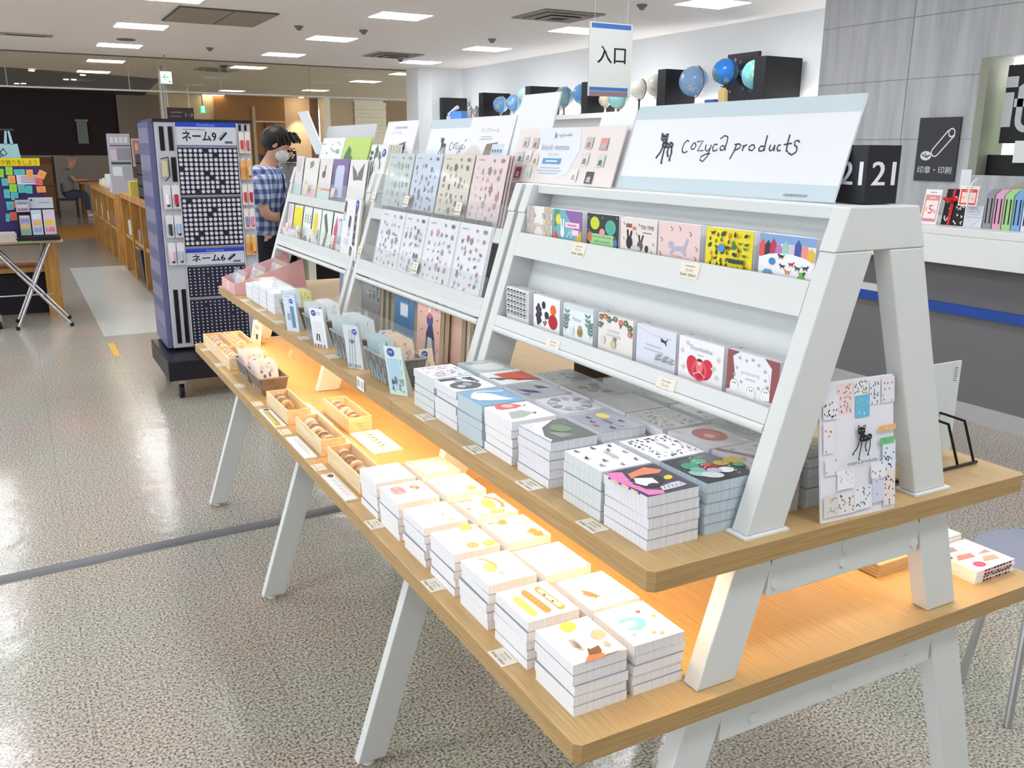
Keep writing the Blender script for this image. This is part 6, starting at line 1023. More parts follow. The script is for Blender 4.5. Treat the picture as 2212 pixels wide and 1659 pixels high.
PN = [('faded pink and grey', (226, 222, 226), 1), ('pink and green botanical', (236, 236, 232), 2), ('little flower', (236, 230, 228), 3), ('purple figure', (110, 100, 150), 3), ('brown butterfly', (236, 234, 234), 4), ('bright yellow block', (236, 236, 220), 2), ('green sprig', (238, 242, 238), 2), ('yellow bird', (236, 240, 236), 2), ('green snake', (232, 240, 234), 4), ('red and blue', (240, 240, 240), 3), ('orange and green', (236, 240, 232), 4)]
for k, (y0, y1) in zip(range(5), [(3.885, 3.70), (3.635, 3.445), (3.43, 3.275), (3.262, 3.09), (3.08, 2.905)][0:5]):
    y0 = min(y0, 3.755) if k == 0 else y0; y1 = y1 if k else 3.65
    nm, base, n = PN[k]; pile(1.012, y0, y1, 1.2955, .166+.006*(k == 0), .002, .030, pcart(k), base, f'{nm} postcard, front one of its pile in the upper tray', n+1, f'{nm} postcard pile in the upper tray', PC, .008, PAPER, 'postcard', 'postcard')
for k, (y0, y1) in zip(range(5, 11), [(3.535, 3.43), (3.525-.105, 3.33), (3.32, 3.215), (3.205, 3.105), (3.095, 3.0), (2.995, 2.982)]): pass
for k, (y0, y1) in zip([0, 5, 6, 7, 8, 9, 10], [(3.757, 3.68), (3.665, 3.545), (3.53, 3.42), (3.405, 3.30), (3.29, 3.165), (3.15, 3.045), (3.03, 2.99)]):
    nm, base, n = PN[k]; nm = nm if k else 'greyish plain'; 
    if k == 10: y0, y1 = 3.035, 2.985
    pile(.968, y0, y1, 1.104, .174, .002, .030, pcart(k), base, f'{nm} postcard, front one of its pile in the lower tray', n+1, f'{nm} postcard pile in the lower tray', PC, .008, PAPER, 'postcard', 'postcard')
# sticker sheets in the middle rack
SS = 'sticker sheets in the middle rack'
def sheet(x, y0, y1, z, h, lean, base, cols, kinds, seed, label, n=34, s=.05):
    for i in range(2, -1, -1):
        t = wthing('sticker_sheet', (x, (y0+y1)/2, z), label if i == 0 else f'{["second","third"][i-1]} sheet behind the {label}', 'sticker sheet', SS); xx = x+(.0018 if z < 1.2 else .006)*i; b = MB()
        b.prism([(xx, z), (xx+.0015, z), (xx+.0015+lean, z+h), (xx+lean, z+h)], 'y', y1-.004*i, y0-.004*i, M(base, .3))
        if i == 0: a = Art(y0-y1, h); scatter(a, n, seed, cols, s, .08, .05, .92, .86, kinds); scribble(a, .2, .93, .22, 1, (150, 150, 160), .012); a.ell(.6, .93, .02, .02, (100, 100, 110)); a.ell(.85, .93, .05, .025, cols[0]); clipart(a); a.draw(b, (xx, y0, z), (0, y1-y0, 0), (lean, 0, h), (-1, 0, lean/h))
        b.build('sheet', t)
        if i == 0: MB().prism([(xx-.0016, z), (xx-.0012, z), (xx-.0012+lean, z+h+.012), (xx-.0016+lean, z+h+.012)], 'y', y1-.002, y0+.002, clear((236, 240, 242), .10, .06)).build('clear_sleeve', t)
for (y0, y1), base, cols, sd, lb in zip([(2.735, 2.53), (2.52, 2.33), (2.32, 2.13), (2.12, 1.945)], [(196, 208, 204), (200, 212, 228), (218, 210, 194), (232, 212, 212)], [[(140, 170, 150), (170, 190, 180)], [(84, 92, 116), (110, 120, 150), (150, 160, 180)], [(120, 108, 92), (90, 84, 76), (160, 150, 120)], [(140, 120, 124), (206, 140, 146), (170, 160, 150)]], (1, 2, 3, 4), ('grey green', 'pale blue', 'beige', 'pink')): sheet(1.012, y0, y1, 1.2955, .19, .042, base, cols, 'elsfb', sd, f'{lb} sticker sheet in the upper tray, middle rack')
for (y0, y1), cols, sd, lb in zip([(2.66, 2.47), (2.46, 2.305), (2.295, 2.105), (2.095, 1.925)], [[(140, 144, 152), (110, 114, 124)], [(100, 104, 116), (130, 134, 142)], [(90, 92, 104), (200, 150, 150), (130, 130, 140)], [(150, 130, 120), (196, 96, 90), (120, 140, 170), (110, 90, 80)]], (5, 6, 7, 8), ('first white sticker sheet with faint grey figures', 'second white sticker sheet with grey dots', 'white sticker sheet with dark little motifs', 'white sticker sheet with colourful picnic motifs')): sheet(.9465, y0, y1, 1.104, .215, .050, (230, 230, 236), cols, 'elsfc', sd, f'{lb} in the lower tray', 40, .045)
# ---------------------------------------------------------------- grey woven baskets
BG = M((124, 124, 122), .8); BGD = M((88, 88, 88), .85); BGB = M((140, 124, 108), .8)
def basket(x0, x1, y0, y1, z, h, label, col=BG, sl=.012, name='woven_basket'):
    t = wthing(name, ((x0+x1)/2, (y0+y1)/2, z), label, 'basket', 'woven baskets'); zb, zt_ = z+.0005, z+h
    def P(x, y, k): cx, cy = (x0+x1)/2, (y0+y1)/2; return (cx+(x-cx)*(1-(1-k)*sl*2/(x1-x0)), cy+(y-cy)*(1-(1-k)*sl*2/(y1-y0)), zb+(zt_-zb)*k)
    b = MB(); C4 = [(x0, y0), (x1, y0), (x1, y1), (x0, y1)]
    for i in range(4):
        (xa, ya), (xb, yb) = C4[i], C4[(i+1) % 4]; L_ = math.hypot(xb-xa, yb-ya); n = max(2, round(L_/.021)); nx, ny = (yb-ya)/L_, -(xb-xa)/L_
        for j in range(n):
            for r in range(3):
                o = .0012 if (j+r) % 2 else 0; f0, f1 = j/n, (j+1)/n; k0, k1 = r/3, (r+1)/3; q = []
                for k in (k0, k1):
                    for f in (f0, f1):
                        p = P(xa+(xb-xa)*f, ya+(yb-ya)*f, k); q.append((p[0]+nx*o, p[1]+ny*o, p[2]))
                inn = [(p[0]-nx*.003, p[1]-ny*.003, p[2]) for p in q]
                b.add(q+inn, [(0, 1, 3, 2), (4, 6, 7, 5), (0, 4, 5, 1), (2, 3, 7, 6), (0, 2, 6, 4), (1, 5, 7, 3)], col if (j+r) % 3 else (M((116, 116, 114), .85) if col is BG else M((130, 116, 102), .85)))
    b.build('weave', t); c = [P(x, y, 1) for x, y in C4]; MB().tube(c+[c[0]], .0032, M((150, 150, 148), .7) if col is BG else M((176, 160, 142), .7), 8).build('rim', t)
    q = [P(x, y, 0) for x, y in C4]; MB().prism([(p[0], p[1]) for p in q], 'z', zb, zb+.002, BGD).build('base', t); return t
basket(.722, .810, 2.735, 2.905, Z2, .07, 'grey woven basket nearest the white boxes on the upper shelf')
basket(.722, .810, 2.475, 2.635, Z2, .07, 'grey woven basket behind the second easel card')
basket(.722, .812, 2.185, 2.365, Z2, .07, 'grey woven basket behind the third easel card')
basket(.726, .816, 1.915, 2.100, Z2, .07, 'grey woven basket beside the pastel flower pad stack')
basket(.628, .72, 3.035, 3.215, Z1, .06, 'grey green woven basket of pink cards on the lower shelf')
basket(.628, .72, 2.842, 3.030, Z1, .06, 'brown grey woven basket of blue and white cards on the lower shelf', BGB)
def bagcards(xc, y0, y1, z, h, n, base, cols, label, seed, tip=.035, w_=.038, bg=None):
    """sleeved cards standing in a basket, facing the end (-y) and leaning back"""
    for i in range(n):
        y = y1+(y0-y1)*i/max(1, n-1); t = thing('sleeved_card', (xc, y, z), f'{label}, {["front one","second","third","fourth","fifth","sixth","seventh"][i]}', 'card', 'sleeved cards in the baskets')
        b = MB(); b.add([(-w_/2, 0, 0), (w_/2, 0, 0), (w_/2, tip, h), (-w_/2, tip, h), (-w_/2, .0015, 0), (w_/2, .0015, 0), (w_/2, tip+.0015, h), (-w_/2, tip+.0015, h)], [(0, 1, 2, 3), (4, 7, 6, 5), (0, 4, 5, 1), (3, 2, 6, 7), (0, 3, 7, 4), (1, 5, 6, 2)], M(base, .25))
        a = Art(w_, h); scatter(a, 7, seed+i, cols, .12, y0=.3); a.ell(.5, .9, .03, .02, (90, 90, 100)); clipart(a); a.draw(b, (-w_/2, 0, 0), (w_, 0, 0), (0, tip, h), (0, -1, .3)); b.build('card', t)
        MB().add([(-w_/2-.002, -.0008, 0), (w_/2+.002, -.0008, 0), (w_/2+.002, tip-.0008+.002, h+.006), (-w_/2-.002, tip-.0008+.002, h+.006)], [(0, 1, 2, 3)], clear((240, 244, 246), .16, .08)).build('sleeve', t)
G0 = Z2+.0035; BLc = [(120, 160, 190), (150, 180, 200), (206, 220, 228)]
bagcards(.748, 2.875, 2.79, G0, .10, 5, (186, 208, 220), BLc, 'pale blue sleeved card in the farthest grey basket', 1)
bagcards(.787, 2.875, 2.80, G0, .10, 6, (206, 196, 96), [(150, 140, 60), (226, 220, 130)], 'yellow edged sleeved card in the farthest grey basket', 2)
bagcards(.746, 2.605, 2.52, G0, .10, 5, (206, 214, 220), [(110, 116, 124), (150, 160, 170)], 'grey sleeved card in the second grey basket', 3); bagcards(.787, 2.605, 2.51, G0, .105, 6, (222, 226, 228), [(150, 160, 166), (190, 200, 204)], 'glossy white sleeved card in the second grey basket', 4)
bagcards(.746, 2.33, 2.24, G0, .10, 4, (196, 210, 212), [(130, 150, 156), (170, 186, 190)], 'grey green sleeved card in the third grey basket', 5); bagcards(.788, 2.335, 2.215, G0, .105, 7, (206, 220, 222), [(160, 176, 180), (230, 236, 236)], 'crisp glossy sleeved card in the third grey basket', 6)
bagcards(.750, 2.06, 1.975, G0, .10, 5, (186, 212, 220), BLc+[(120, 150, 130)], 'light blue sleeved card in the nearest grey basket', 7); bagcards(.793, 2.055, 1.955, G0, .10, 6, (232, 206, 180), [(206, 160, 120), (244, 226, 206), (190, 140, 110)], 'peach checked sleeved card in the nearest grey basket', 8)
G1_ = Z1+.0035
bagcards(.672, 3.18, 3.09, G1_, .085, 7, (244, 236, 238), [(226, 190, 196), (206, 206, 212), (150, 140, 140)], 'pink and white card in the grey green lower basket', 9, .03, .07); bagcards(.672, 2.995, 2.90, G1_, .085, 6, (236, 238, 246), [(66, 84, 160), (90, 100, 130), (206, 210, 226)], 'navy and white card in the brown grey lower basket', 10, .03, .07)
for (x, y), lb, base, k in zip([(.818, 2.742), (.822, 2.475), (.824, 2.18), (.828, 1.92)], ['yellow small easel tag', 'white small easel tag with dark bird', 'pale grey small easel tag', 'peach checked small easel tag'], [(226, 220, 70), (236, 238, 240), (206, 214, 222), (232, 210, 180)], range(4)):
    t = thing('easel_tag', (x, y, Z2+.0005), f'{lb} with blue round sticker behind the baskets', 'tag'); b = MB(); P0 = [(-.018, 0, 0), (.018, 0, 0), (.018, .03, .085), (-.018, .03, .085)]; b.add(P0+[(x_, y_+.001, z_) for x_, y_, z_ in P0], [(0, 1, 2, 3), (4, 7, 6, 5), (0, 4, 5, 1), (3, 2, 6, 7)], M(base, .4)); a = Art(.036, .09); badge(a, .4, .86, .22); scatter(a, 5, k, [(90, 92, 100), (150, 160, 120)], .1, y1=.6); clipart(a); a.draw(b, P0[0], (.036, 0, 0), (0, .03, .085), (0, -1, .3)); b.build('card', t)
    MB().add([(-.01, .06, 0), (.01, .06, 0), (.01, .028, .08), (-.01, .028, .08)], [(0, 1, 2, 3)], PAPER).build('strut', t)
# easel cards standing at the shelf edge
def easel(x, y, base, art, label, h=.108, L_=.072):
    """tall narrow card in front of a basket, face towards -x, leaning back in +y"""
    t = thing('easel_card', (x, y, Z2+.0004), label, 'card', 'easel cards before the baskets', .0); b = MB(); P0 = [(-.004, .028, 0), (.024, -.016, 0), (.016, -.030+.012, h), (-.010, .016+.006, h)]
    P0 = [(-.006, .022, 0), (.020, -.022, 0), (.018, .012, h), (-.008, .056, h)]
    b.add(P0+[(q[0]+.0012, q[1]+.0008, q[2]) for q in P0], [(0, 3, 2, 1), (4, 5, 6, 7), (0, 1, 5, 4), (3, 7, 6, 2), (0, 4, 7, 3), (1, 2, 6, 5)], M(base, .4)); U_, V_ = Vector(P0[1])-Vector(P0[0]), Vector(P0[3])-Vector(P0[0]); N = U_.cross(V_).normalized(); N = N if N.x < 0 or N.y < 0 else -N
    if N.x > 0: N = -N
    art.draw(b, P0[0], U_, V_, N); b.build('card', t)
    b = MB(); b.add([(.019, -.021, .0004), (.046, .010, .0004), (.019, .012, h-.002)], [(0, 1, 2)], M((190, 192, 192), .6)); b.build('side_wing', t); MB().add([(.021, -.022, .0002), (.048, .010, .0002), (.030, .046, .0002), (-.004, .022, .0002)], [(0, 1, 2, 3)], M((206, 208, 208), .6)).build('base_flap', t)
def ea(base): a = Art(.05, .115); return a
a = ea(0); a.rect(.1, .05, .6, .6, (206, 218, 230)); a.rect(.5, .1, .8, .7, (96, 140, 176)); a.rect(.2, .3, .45, .5, (150, 160, 180)); badge(a, .66, .84, .16); scribble(a, .4, .95, .5, 1, (150, 170, 190), .02); easel(.707, 2.722, (206, 222, 236), a, 'pale blue easel card with blue strips before the farthest basket')
a = ea(0); a.rect(.1, .12, .8, .66, (222, 226, 230)); a.line([(.3, .18), (.36, .34), (.5, .34), (.5, .16)], .1, (60, 64, 72)); [a.rect(.05+.12*i, .0, .12+.12*i, .09, c) for i, c in enumerate([(70, 90, 110), (226, 150, 100), (60, 60, 66), (206, 90, 80), (90, 130, 170), (230, 200, 150), (50, 60, 80)])]; badge(a, .3, .88, .18); scribble(a, .7, .9, .3, 2, (170, 176, 182), .02); easel(.713, 2.452, (232, 236, 240), a, 'white easel card with dark legs drawing and striped foot')
a = ea(0); [a.line([(.12+.18*i, .0), (.4+.16*i, .9)], .04, (150, 158, 166)) for i in range(3)]; [a.rect(.06+.12*i, .03, .1+.12*i, .1, (100, 104, 112)) for i in range(7)]; badge(a, .74, .86, .16); easel(.719, 2.166, (206, 214, 218), a, 'grey green easel card with narrow sticky strips'); 
a = ea(0); a.rect(.1, .1, .75, .75, (176, 206, 226)); a.ell(.45, .3, .1, .09, (110, 130, 150)); scatter(a, 14, 5, [(60, 80, 90), (110, 150, 120), (150, 180, 150)], .08, y1=.35); [sprig(a, .85, .2+.2*i, .12, 1.4, (120, 160, 130), 2) for i in range(3)]; clipart(a); badge(a, .38, .88, .2); easel(.722, 1.875, (206, 226, 220), a, 'mint and blue easel card with leafy border beside the pad stacks')
# ---------------------------------------------------------------- pink box, white boxes
t = wthing('pink_display_box', (.84, 3.63, Z2), 'pale pink stepped display box with raised lid at the shelf end', 'display box'); PK = M((226, 176, 180), .5)
MB().box(.704, .707, 3.515, 3.755, Z2+.0004, Z2+.042, PK).build('front_wall', t)
for y in (3.515, 3.752): MB().prism([(.7072, Z2+.0004), (.985, Z2+.0004), (.975, 1.075), (.7072, Z2+.042)], 'y', y, y+.003, PK).build('side_wall', t)
MB().box(.7072, .985, 3.5182, 3.7518, Z2+.0004, Z2+.002, PK).build('floor_panel', t)
b = MB(); b.prism([(.975, 1.075), (.978, 1.075), (.96, 1.19), (.957, 1.19)], 'y', 3.5, 3.755, PK); b.build('lid', t)
b = MB(); a = Art(.2, .11); a.rect(0, 0, 1, 1, (240, 238, 240)); a.rect(.35, .3, .65, .8, (214, 220, 230)); a.line([(.15, .3), (.1, .7)], .05, (90, 96, 106)); a.line([(.75, .15), (.8, .5), (.9, .5), (.95, .15)], .04, (100, 104, 112)); a.line([(.7, .8), (.75, .6)], .03, (80, 84, 96)); a.line([(.82, .9), (.84, .7)], .03, (80, 84, 96)); a.draw(b, (.9735, 3.735, 1.08), (0, -.215, 0), (-.0165, 0, .105), (-1, 0, -.1)); b.build('lid_print', t)
MB().box(.7034, .7039, 3.62, 3.66, Z2+.008, Z2+.035, M((240, 206, 208), .5)).build('front_label', t)
k = 0
for x, n, h in ((.73, 4, .085), (.80, 4, .10), (.88, 5, .115)):
    for i in range(n):
        y = 3.54+.05*i; c = [(206, 196, 226), (226, 222, 70), (190, 210, 230), (236, 232, 236), (130, 170, 196)][(i+int(x*50)) % 5]; k += 1
        t = thing('sleeved_card', (x, y, Z2+.0025), f'card in the pink display box, {["front","middle","rear"][[.73,.80,.88].index(x)]} row, {["first","second","third","fourth","fifth"][i]} from the white boxes', 'card', 'sleeved cards in the pink box')
        b = MB(); b.box(0, .0015, -.0+.0, .045, 0, h-.02, M(c, .3)); a = Art(.045, h); scatter(a, 5, k, [(60, 70, 90), (236, 236, 240), (150, 140, 150)], .12); clipart(a); a.draw(b, (0, .045, 0), (0, -.045, 0), (0, 0, h-.02), (-1, 0, 0)); o = b.build('card', t); MB().box(-.001, -.0006, -.002, .047, 0, h, clear((240, 244, 250), .2, .08)).build('sleeve', t); t.rotation_euler = (0, .35, 0)
def wbox(x, y, z, dx, dy, dz, label, m=None):
    b = MB(); b.box(0, dx, 0, dy, 0, dz, m or M((226, 230, 238), .5)); b.box(-.0006, dx+.0006, -.0006, dy+.0006, dz*.55, dz+.0006, M((232, 236, 242), .5)); o = b.build('small_white_box'); o.location = (x, y, z); tag(o, label, 'box', 'small white boxes on the upper shelf')
for i, y in enumerate((3.03, 3.145, 3.255, 3.365)):
    for j in range(4 if i < 3 else 3):
        wbox(.735, y, Z2+.0004+.0182*j, .098, .103 if i < 3 else .095, .0172, f'small white box, {["bottom","second","third","top"][j]} of the {["stack nearest the baskets","second stack from the baskets","third stack from the baskets","stack touching the pink box"][i]}')
b = MB(); b.box(.745, .835, 3.15, 3.42, Z2+.075, Z2+.0765, clear((236, 240, 244), .25, .08)); tag(b.build('clear_film_lid'), 'sheet of clear wrapping film on the white boxes', 'film')
# ---------------------------------------------------------------- wooden boxes with washi tape rolls, cards, booklets on lower shelf
def tray(x0, x1, y0, y1, z, h, label, div=(), divx=(), name='wooden_box'):
    t = wthing(name, ((x0+x1)/2, (y0+y1)/2, z), label, 'wooden box', 'pale wooden boxes'); k = .0045; z0, z1_ = z+.0005, z+h
    MB().box(x0, x0+k, y0, y1, z0, z1_, PALE).build('side_board', t); MB().box(x1-k, x1, y0, y1, z0, z1_, PALE).build('side_board', t)
    e = MB().box(x0+k, x1-k, y0, y0+k, z0, z1_, PALE).build('end_board', t); MB().box(x0+k, x1-k, y1-k, y1, z0, z1_, PALE).build('end_board', t); MB().box(x0+k, x1-k, y0+k, y1-k, z0, z0+.003, PALE).build('base_board', t)
    for y in div: MB().box(x0+k, x1-k, y-.002, y+.002, z0+.003, z1_-.002, PALE).build('divider', t)
    if name != 'tape_box': b = MB(); a = Art(x1-x0, h); a.text('CONTAINER', .5, .52, .10, (150, 110, 70), fit=.42); a.rect(.36, .4, .64, .43, (190, 150, 110)); a.draw(b, (x0, y0, z0), (x1-x0, 0, 0), (0, 0, h), (0, -1, 0), .0002); b.build('stamp_print', t)
    return t
WC = [(226, 206, 190), (240, 238, 240), (206, 196, 206), (190, 160, 140), (236, 226, 206), (170, 150, 140), (196, 200, 220)]
def roll(x, y, z, r, w_, c, label, ax='y', flat=False):
    t = thing('tape_roll', (x, y, z), label, 'tape roll', 'wrapped tape rolls in the wooden boxes'); b = MB(); K = M(c, .35); n = 22
    prof = [(r*.62, -w_/2), (r, -w_/2), (r, w_/2), (r*.62, w_/2), (r*.62, -w_/2)]
    vs = []; 
    for i in range(n):
        th = 2*math.pi*i/n
        for q, h in prof: vs.append((q*math.cos(th), h, r+q*math.sin(th)) if not flat else (q*math.cos(th), q*math.sin(th), w_/2+h))
    m = 5; b.add(vs, [(i*m+j, i*m+j+1, ((i+1) % n)*m+j+1, ((i+1) % n)*m+j) for i in range(n) for j in range(4)], K, False); 
    b.build('tape', t); b = MB(); b.cyl((0, -w_/2-.001, r) if not flat else (0, 0, -.0), (0, w_/2+.001, r) if not flat else (0, 0, w_+.001), r*1.04, clear((244, 246, 248), .22, .1), 18); b.build('wrapping', t)
def rolls(x, y0, y1, z, spec, where, r=.019):
    R_ = random.Random(sum(map(ord, where))); n = len(spec)
    for i, (c, nm) in enumerate(spec): y = y0+(y1-y0)*(i+.5)/n; roll(x+R_.uniform(-.003, .003), y, z+.004, r, .013 if n > 3 else .016, c, f'{nm} tape roll in {where}'); 
tray(.614, .686, 3.252, 3.765, Z1, .045, 'long divided pale wooden box of tape rolls at the far shelf end', div=(3.49,), name='tape_box'); tray(.692, .764, 3.48, 3.765, Z1, .045, 'shorter pale wooden box of tape rolls beside the long divided one', div=(), name='tape_box')
tray(.763-.05, .7635, 3.30, 3.476, Z1, .040, 'empty pale wooden compartment beside the long divided box', name='tape_box')
rolls(.650, 3.51, 3.75, Z1, [((236, 232, 230), 'white'), ((226, 214, 206), 'cream'), ((200, 198, 214), 'lilac'), ((206, 206, 220), 'pale violet')], 'the far half of the long divided box'); rolls(.650, 3.27, 3.47, Z1, [((240, 236, 226), 'ivory'), ((226, 220, 206), 'sand'), ((236, 232, 220), 'pearl'), ((214, 206, 190), 'beige'), ((230, 226, 216), 'chalk')], 'the near half of the long divided box'); rolls(.728, 3.55, 3.75, Z1, [((246, 240, 226), 'white gold'), ((236, 200, 180), 'salmon'), ((226, 206, 196), 'rose'), ((240, 226, 206), 'vanilla')], 'the shorter far box')
tray(.624, .694, 2.500, 2.748, Z1, .045, 'open wooden box with few tape rolls, farthest along the front'); rolls(.656, 2.60, 2.74, Z1, [((206, 170, 80), 'gold'), ((150, 120, 90), 'brown'), ((170, 140, 120), 'tan')], 'the farthest front wooden box')
tray(.630, .698, 2.190, 2.436, Z1, .045, 'open wooden box of tape rolls between two flat cards'); rolls(.663, 2.21, 2.425, Z1, [((196, 180, 170), 'taupe'), ((150, 120, 104), 'brown rimmed'), ((236, 230, 220), 'cream flat'), ((160, 130, 120), 'cocoa'), ((240, 240, 236), 'white end')], 'the middle front wooden box')
tray(.630, .698, 1.885, 2.136, Z1, .045, 'open wooden box of tape rolls beside the blank pad stack'); rolls(.663, 1.93, 2.125, Z1, [((150, 110, 100), 'maroon'), ((226, 196, 170), 'apricot rimmed'), ((140, 120, 110), 'umber'), ((176, 150, 140), 'mocha')], 'the nearest front wooden box')
tray(.757, .826, 2.345, 2.584, Z1, .045, 'open wooden box of tape rolls on the inner lower shelf'); rolls(.791, 2.36, 2.575, Z1, [((110, 106, 66), 'olive'), ((170, 130, 120), 'dusty'), ((226, 220, 206), 'light'), ((150, 120, 110), 'dark rose'), ((176, 150, 150), 'mauve')], 'the inner wooden box')
def flatcard(x0, x1, y0, y1, z, th, base, art, label, name='flat_card', cat='card', rz=0):
    t = thing(name, (x0, y0, z+.0004), label, cat, None, rz); b = MB(); b.box(0, x1-x0, 0, y1-y0, 0, th, M(base, .4))
    if art: art.draw(b, (0, y1-y0, th), (0, y0-y1, 0), (x1-x0, 0, 0), (0, 0, 1))
    b.build('card', t)
a = Art(.2, .032); a.rect(.16, .15, .97, .6, (206, 190, 90)); [a.rect(.2+.08*i, .5, .24+.08*i, .66, (90, 96, 60)) for i in range(9)]; [a.rect(.2+.08*i, .25, .23+.08*i, .36, (244, 232, 160)) for i in range(9)]; a.ell(.08, .6, .05, .3, (96, 104, 104)); a.rect(.85, .1, .97, .6, (206, 180, 30)); flatcard(.5855, .618, 2.492, 2.695, Z1, .004, (236, 238, 240), a, 'slim tape sample card printed yellow and green at the shelf edge')
a = Art(.2, .032); scribble(a, .5, .7, .8, 2, (206, 210, 220), .06, .2); flatcard(.5855, .618, 2.188, 2.382, Z1, .004, (240, 241, 246), a, 'slim blank white tape sample card at the shelf edge')
a = Art(.2, .032); [a.line([(.25+.11*i, .4), (.30+.11*i, .6)], .015, (190, 190, 190)) for i in range(6)]; a.ell(.1, .6, .06, .26, (96, 92, 96)); a.ring(.05, .35, .04, .2, .015, (226, 200, 190)); scribble(a, .5, .82, .8, 1, (200, 200, 206), .06); flatcard(.586, .616, 1.86, 2.05, Z1, .004, (240, 238, 240), a, 'slim white tape sample card with dark oval next to the shelf joint')
a = Art(.19, .082); [a.poly([(.18+.13*i, .5), (.24+.13*i, .5), (.22+.13*i, .68)], (96, 104, 70)) for i in range(5)]; a.rect(.1, .42, .88, .46, (206, 170, 90)); [a.ell(.2+.16*i, .22, .012, .03, (170, 170, 170)) for i in range(5)]; flatcard(.755, .838, 2.138, 2.330, Z1, .006, (248, 246, 240), a, 'flat white tape sample card with tiny trees behind the wooden boxes')
flatcard(.700, .742, 2.44, 2.70, Z1, .004, (246, 244, 236), None, 'white card lying between the two front rows of boxes'); flatcard(.702, .735, 2.13, 2.33, Z1, .003, (248, 246, 240), None, 'white card strip beside the middle front wooden box'); 
t = wthing('standing_sign_card', (.82, 3.7, Z1), 'upright cream sign card with dark square picture at the far lower shelf', 'card'); b = MB(); Y0, Y1 = 3.828, 3.632; Y0 = 3.79
b.prism([(.812, Z1+.0004), (.826, Z1+.082), (.828, Z1+.082), (.814, Z1+.0004)], 'y', Y1, Y0, M((250, 244, 226), .4)); a = Art(.16, .08); a.text('SAMPLE', .5, .68, .16, (110, 90, 60), fit=.5) if 0 else [a.rect(.28+.12*i, .66, .34+.12*i, .86, (150, 120, 80)) for i in range(4)]; a.rect(.5, .2, .7, .45, (70, 62, 60)); a.ell(.3, .4, .1, .15, (226, 206, 190)); a.draw(b, (.812, Y0, Z1), (0, Y1-Y0, 0), (.014, 0, .082), (-1, 0, .15)); b.build('card', t); MB().prism([(.83, Z1+.0004), (.85, Z1+.0004), (.829, Z1+.06)], 'y', 3.69, 3.71, PALE).build('strut', t)
t = wthing('small_easel', (.86, 3.35, Z1), 'tiny clear plastic easel on the inner lower shelf', 'easel'); MB().prism([(.85, Z1+.0004), (.853, Z1+.0004), (.868, Z1+.035), (.865, Z1+.035)], 'y', 3.33, 3.37, clear((240, 236, 226), .3, .1)).build('rest', t); MB().box(.84, .88, 3.335, 3.338, Z1+.0004, Z1+.003, clear((240, 236, 226), .3, .1)).build('foot', t)
# dark goods on the other half of the upper shelf
for x, y, dx, dy, h, c, lb in [(1.25, 3.35, .12, .16, .08, (96, 74, 62), 'brown tray on the far side of the upper shelf beyond the postcards'), (1.22, 2.98, .1, .12, .12, (40, 34, 34), 'black card holder seen through the far rack'), (1.28, 2.45, .16, .2, .05, (110, 104, 100), 'grey pile beyond the notebooks on the far side'), (1.17, 1.50, .16, .32, .12, (52, 44, 40), 'dark display case under the near rack'), (1.17, 1.30, .1, .18, .09, (150, 146, 136), 'grey cream box on the far side of the near shelf')]:
    b = MB(); b.box(x, x+dx, y, y+dy, Z2+.0005, Z2+h, M(c, .5)); tag(b.build('stock_box', bev=.003), lb, 'box')
# ---------------------------------------------------------------- people
def skin(name, chains, mat, root=0, parent=None, sub=2):
    """chains: lists of (x, y, z, r); points closer than 1 mm are shared"""
    vs, es, rs = [], [], []
    def vid(p):
        for i, v in enumerate(vs):
            if (Vector(v)-Vector(p[:3])).length < .001: return i
        vs.append(tuple(p[:3])); rs.append(p[3]); return len(vs)-1
    for c in chains:
        ids = [vid(p) for p in c]; es += [(a, b) for a, b in zip(ids, ids[1:]) if a != b]
    me = bpy.data.meshes.new(name); me.from_pydata(vs, es, []); o = bpy.data.objects.new(name, me); C.objects.link(o)
    sm = o.modifiers.new('skin', 'SKIN'); sm.use_smooth_shade = True
    for i, r in enumerate(rs):
        r = r if isinstance(r, tuple) else (r, r); me.skin_vertices[0].data[i].radius = r; me.skin_vertices[0].data[i].use_root = (i == root)
    ss = o.modifiers.new('sub', 'SUBSURF'); ss.levels = sub; ss.render_levels = sub
    me.materials.append(mat)
    bpy.context.view_layer.update(); dg = bpy.context.evaluated_depsgraph_get(); nm = bpy.data.meshes.new_from_object(o.evaluated_get(dg)); nm.materials.clear(); nm.materials.append(mat)
    for p in nm.polygons: p.use_smooth = True
    o.modifiers.clear(); o.data = nm
    if parent is not None: o.parent = parent
    return o
def hand(p, d, palm, c, side, curl=.5, s=1):
    """chains for a palm, four fingers and a thumb; d finger direction, palm normal, c wrist point"""
    d, n = Vector(d).normalized(), Vector(palm).normalized(); t = d.cross(n).normalized()*side; w0 = Vector(c); ch = []
    pal = w0+d*.045*s; ch.append([(*w0, .024*s), (*pal, .027*s)])
    for k, (o, l) in enumerate(((-.027, .062), (-.009, .070), (.009, .066), (.026, .052))):
        b0 = w0+d*.075*s+t*o*s; b1 = b0+(d*(1-curl*.5)+n*curl*.6).normalized()*l*.45*s; b2 = b1+(d*(1-curl)+n*curl).normalized()*l*.55*s
        ch.append([(*pal, .027*s), (*b0, .0095*s), (*b1, .0085*s), (*b2, .0072*s)])
    th = w0+d*.02*s-t*.03*s; t2 = th+(d*.8-t*.5+n*.4).normalized()*.035*s; t3 = t2+(d+n*.4).normalized()*.026*s
    ch.append([(*w0, .024*s), (*th, .012*s), (*t2, .0105*s), (*t3, .009*s)]); return ch
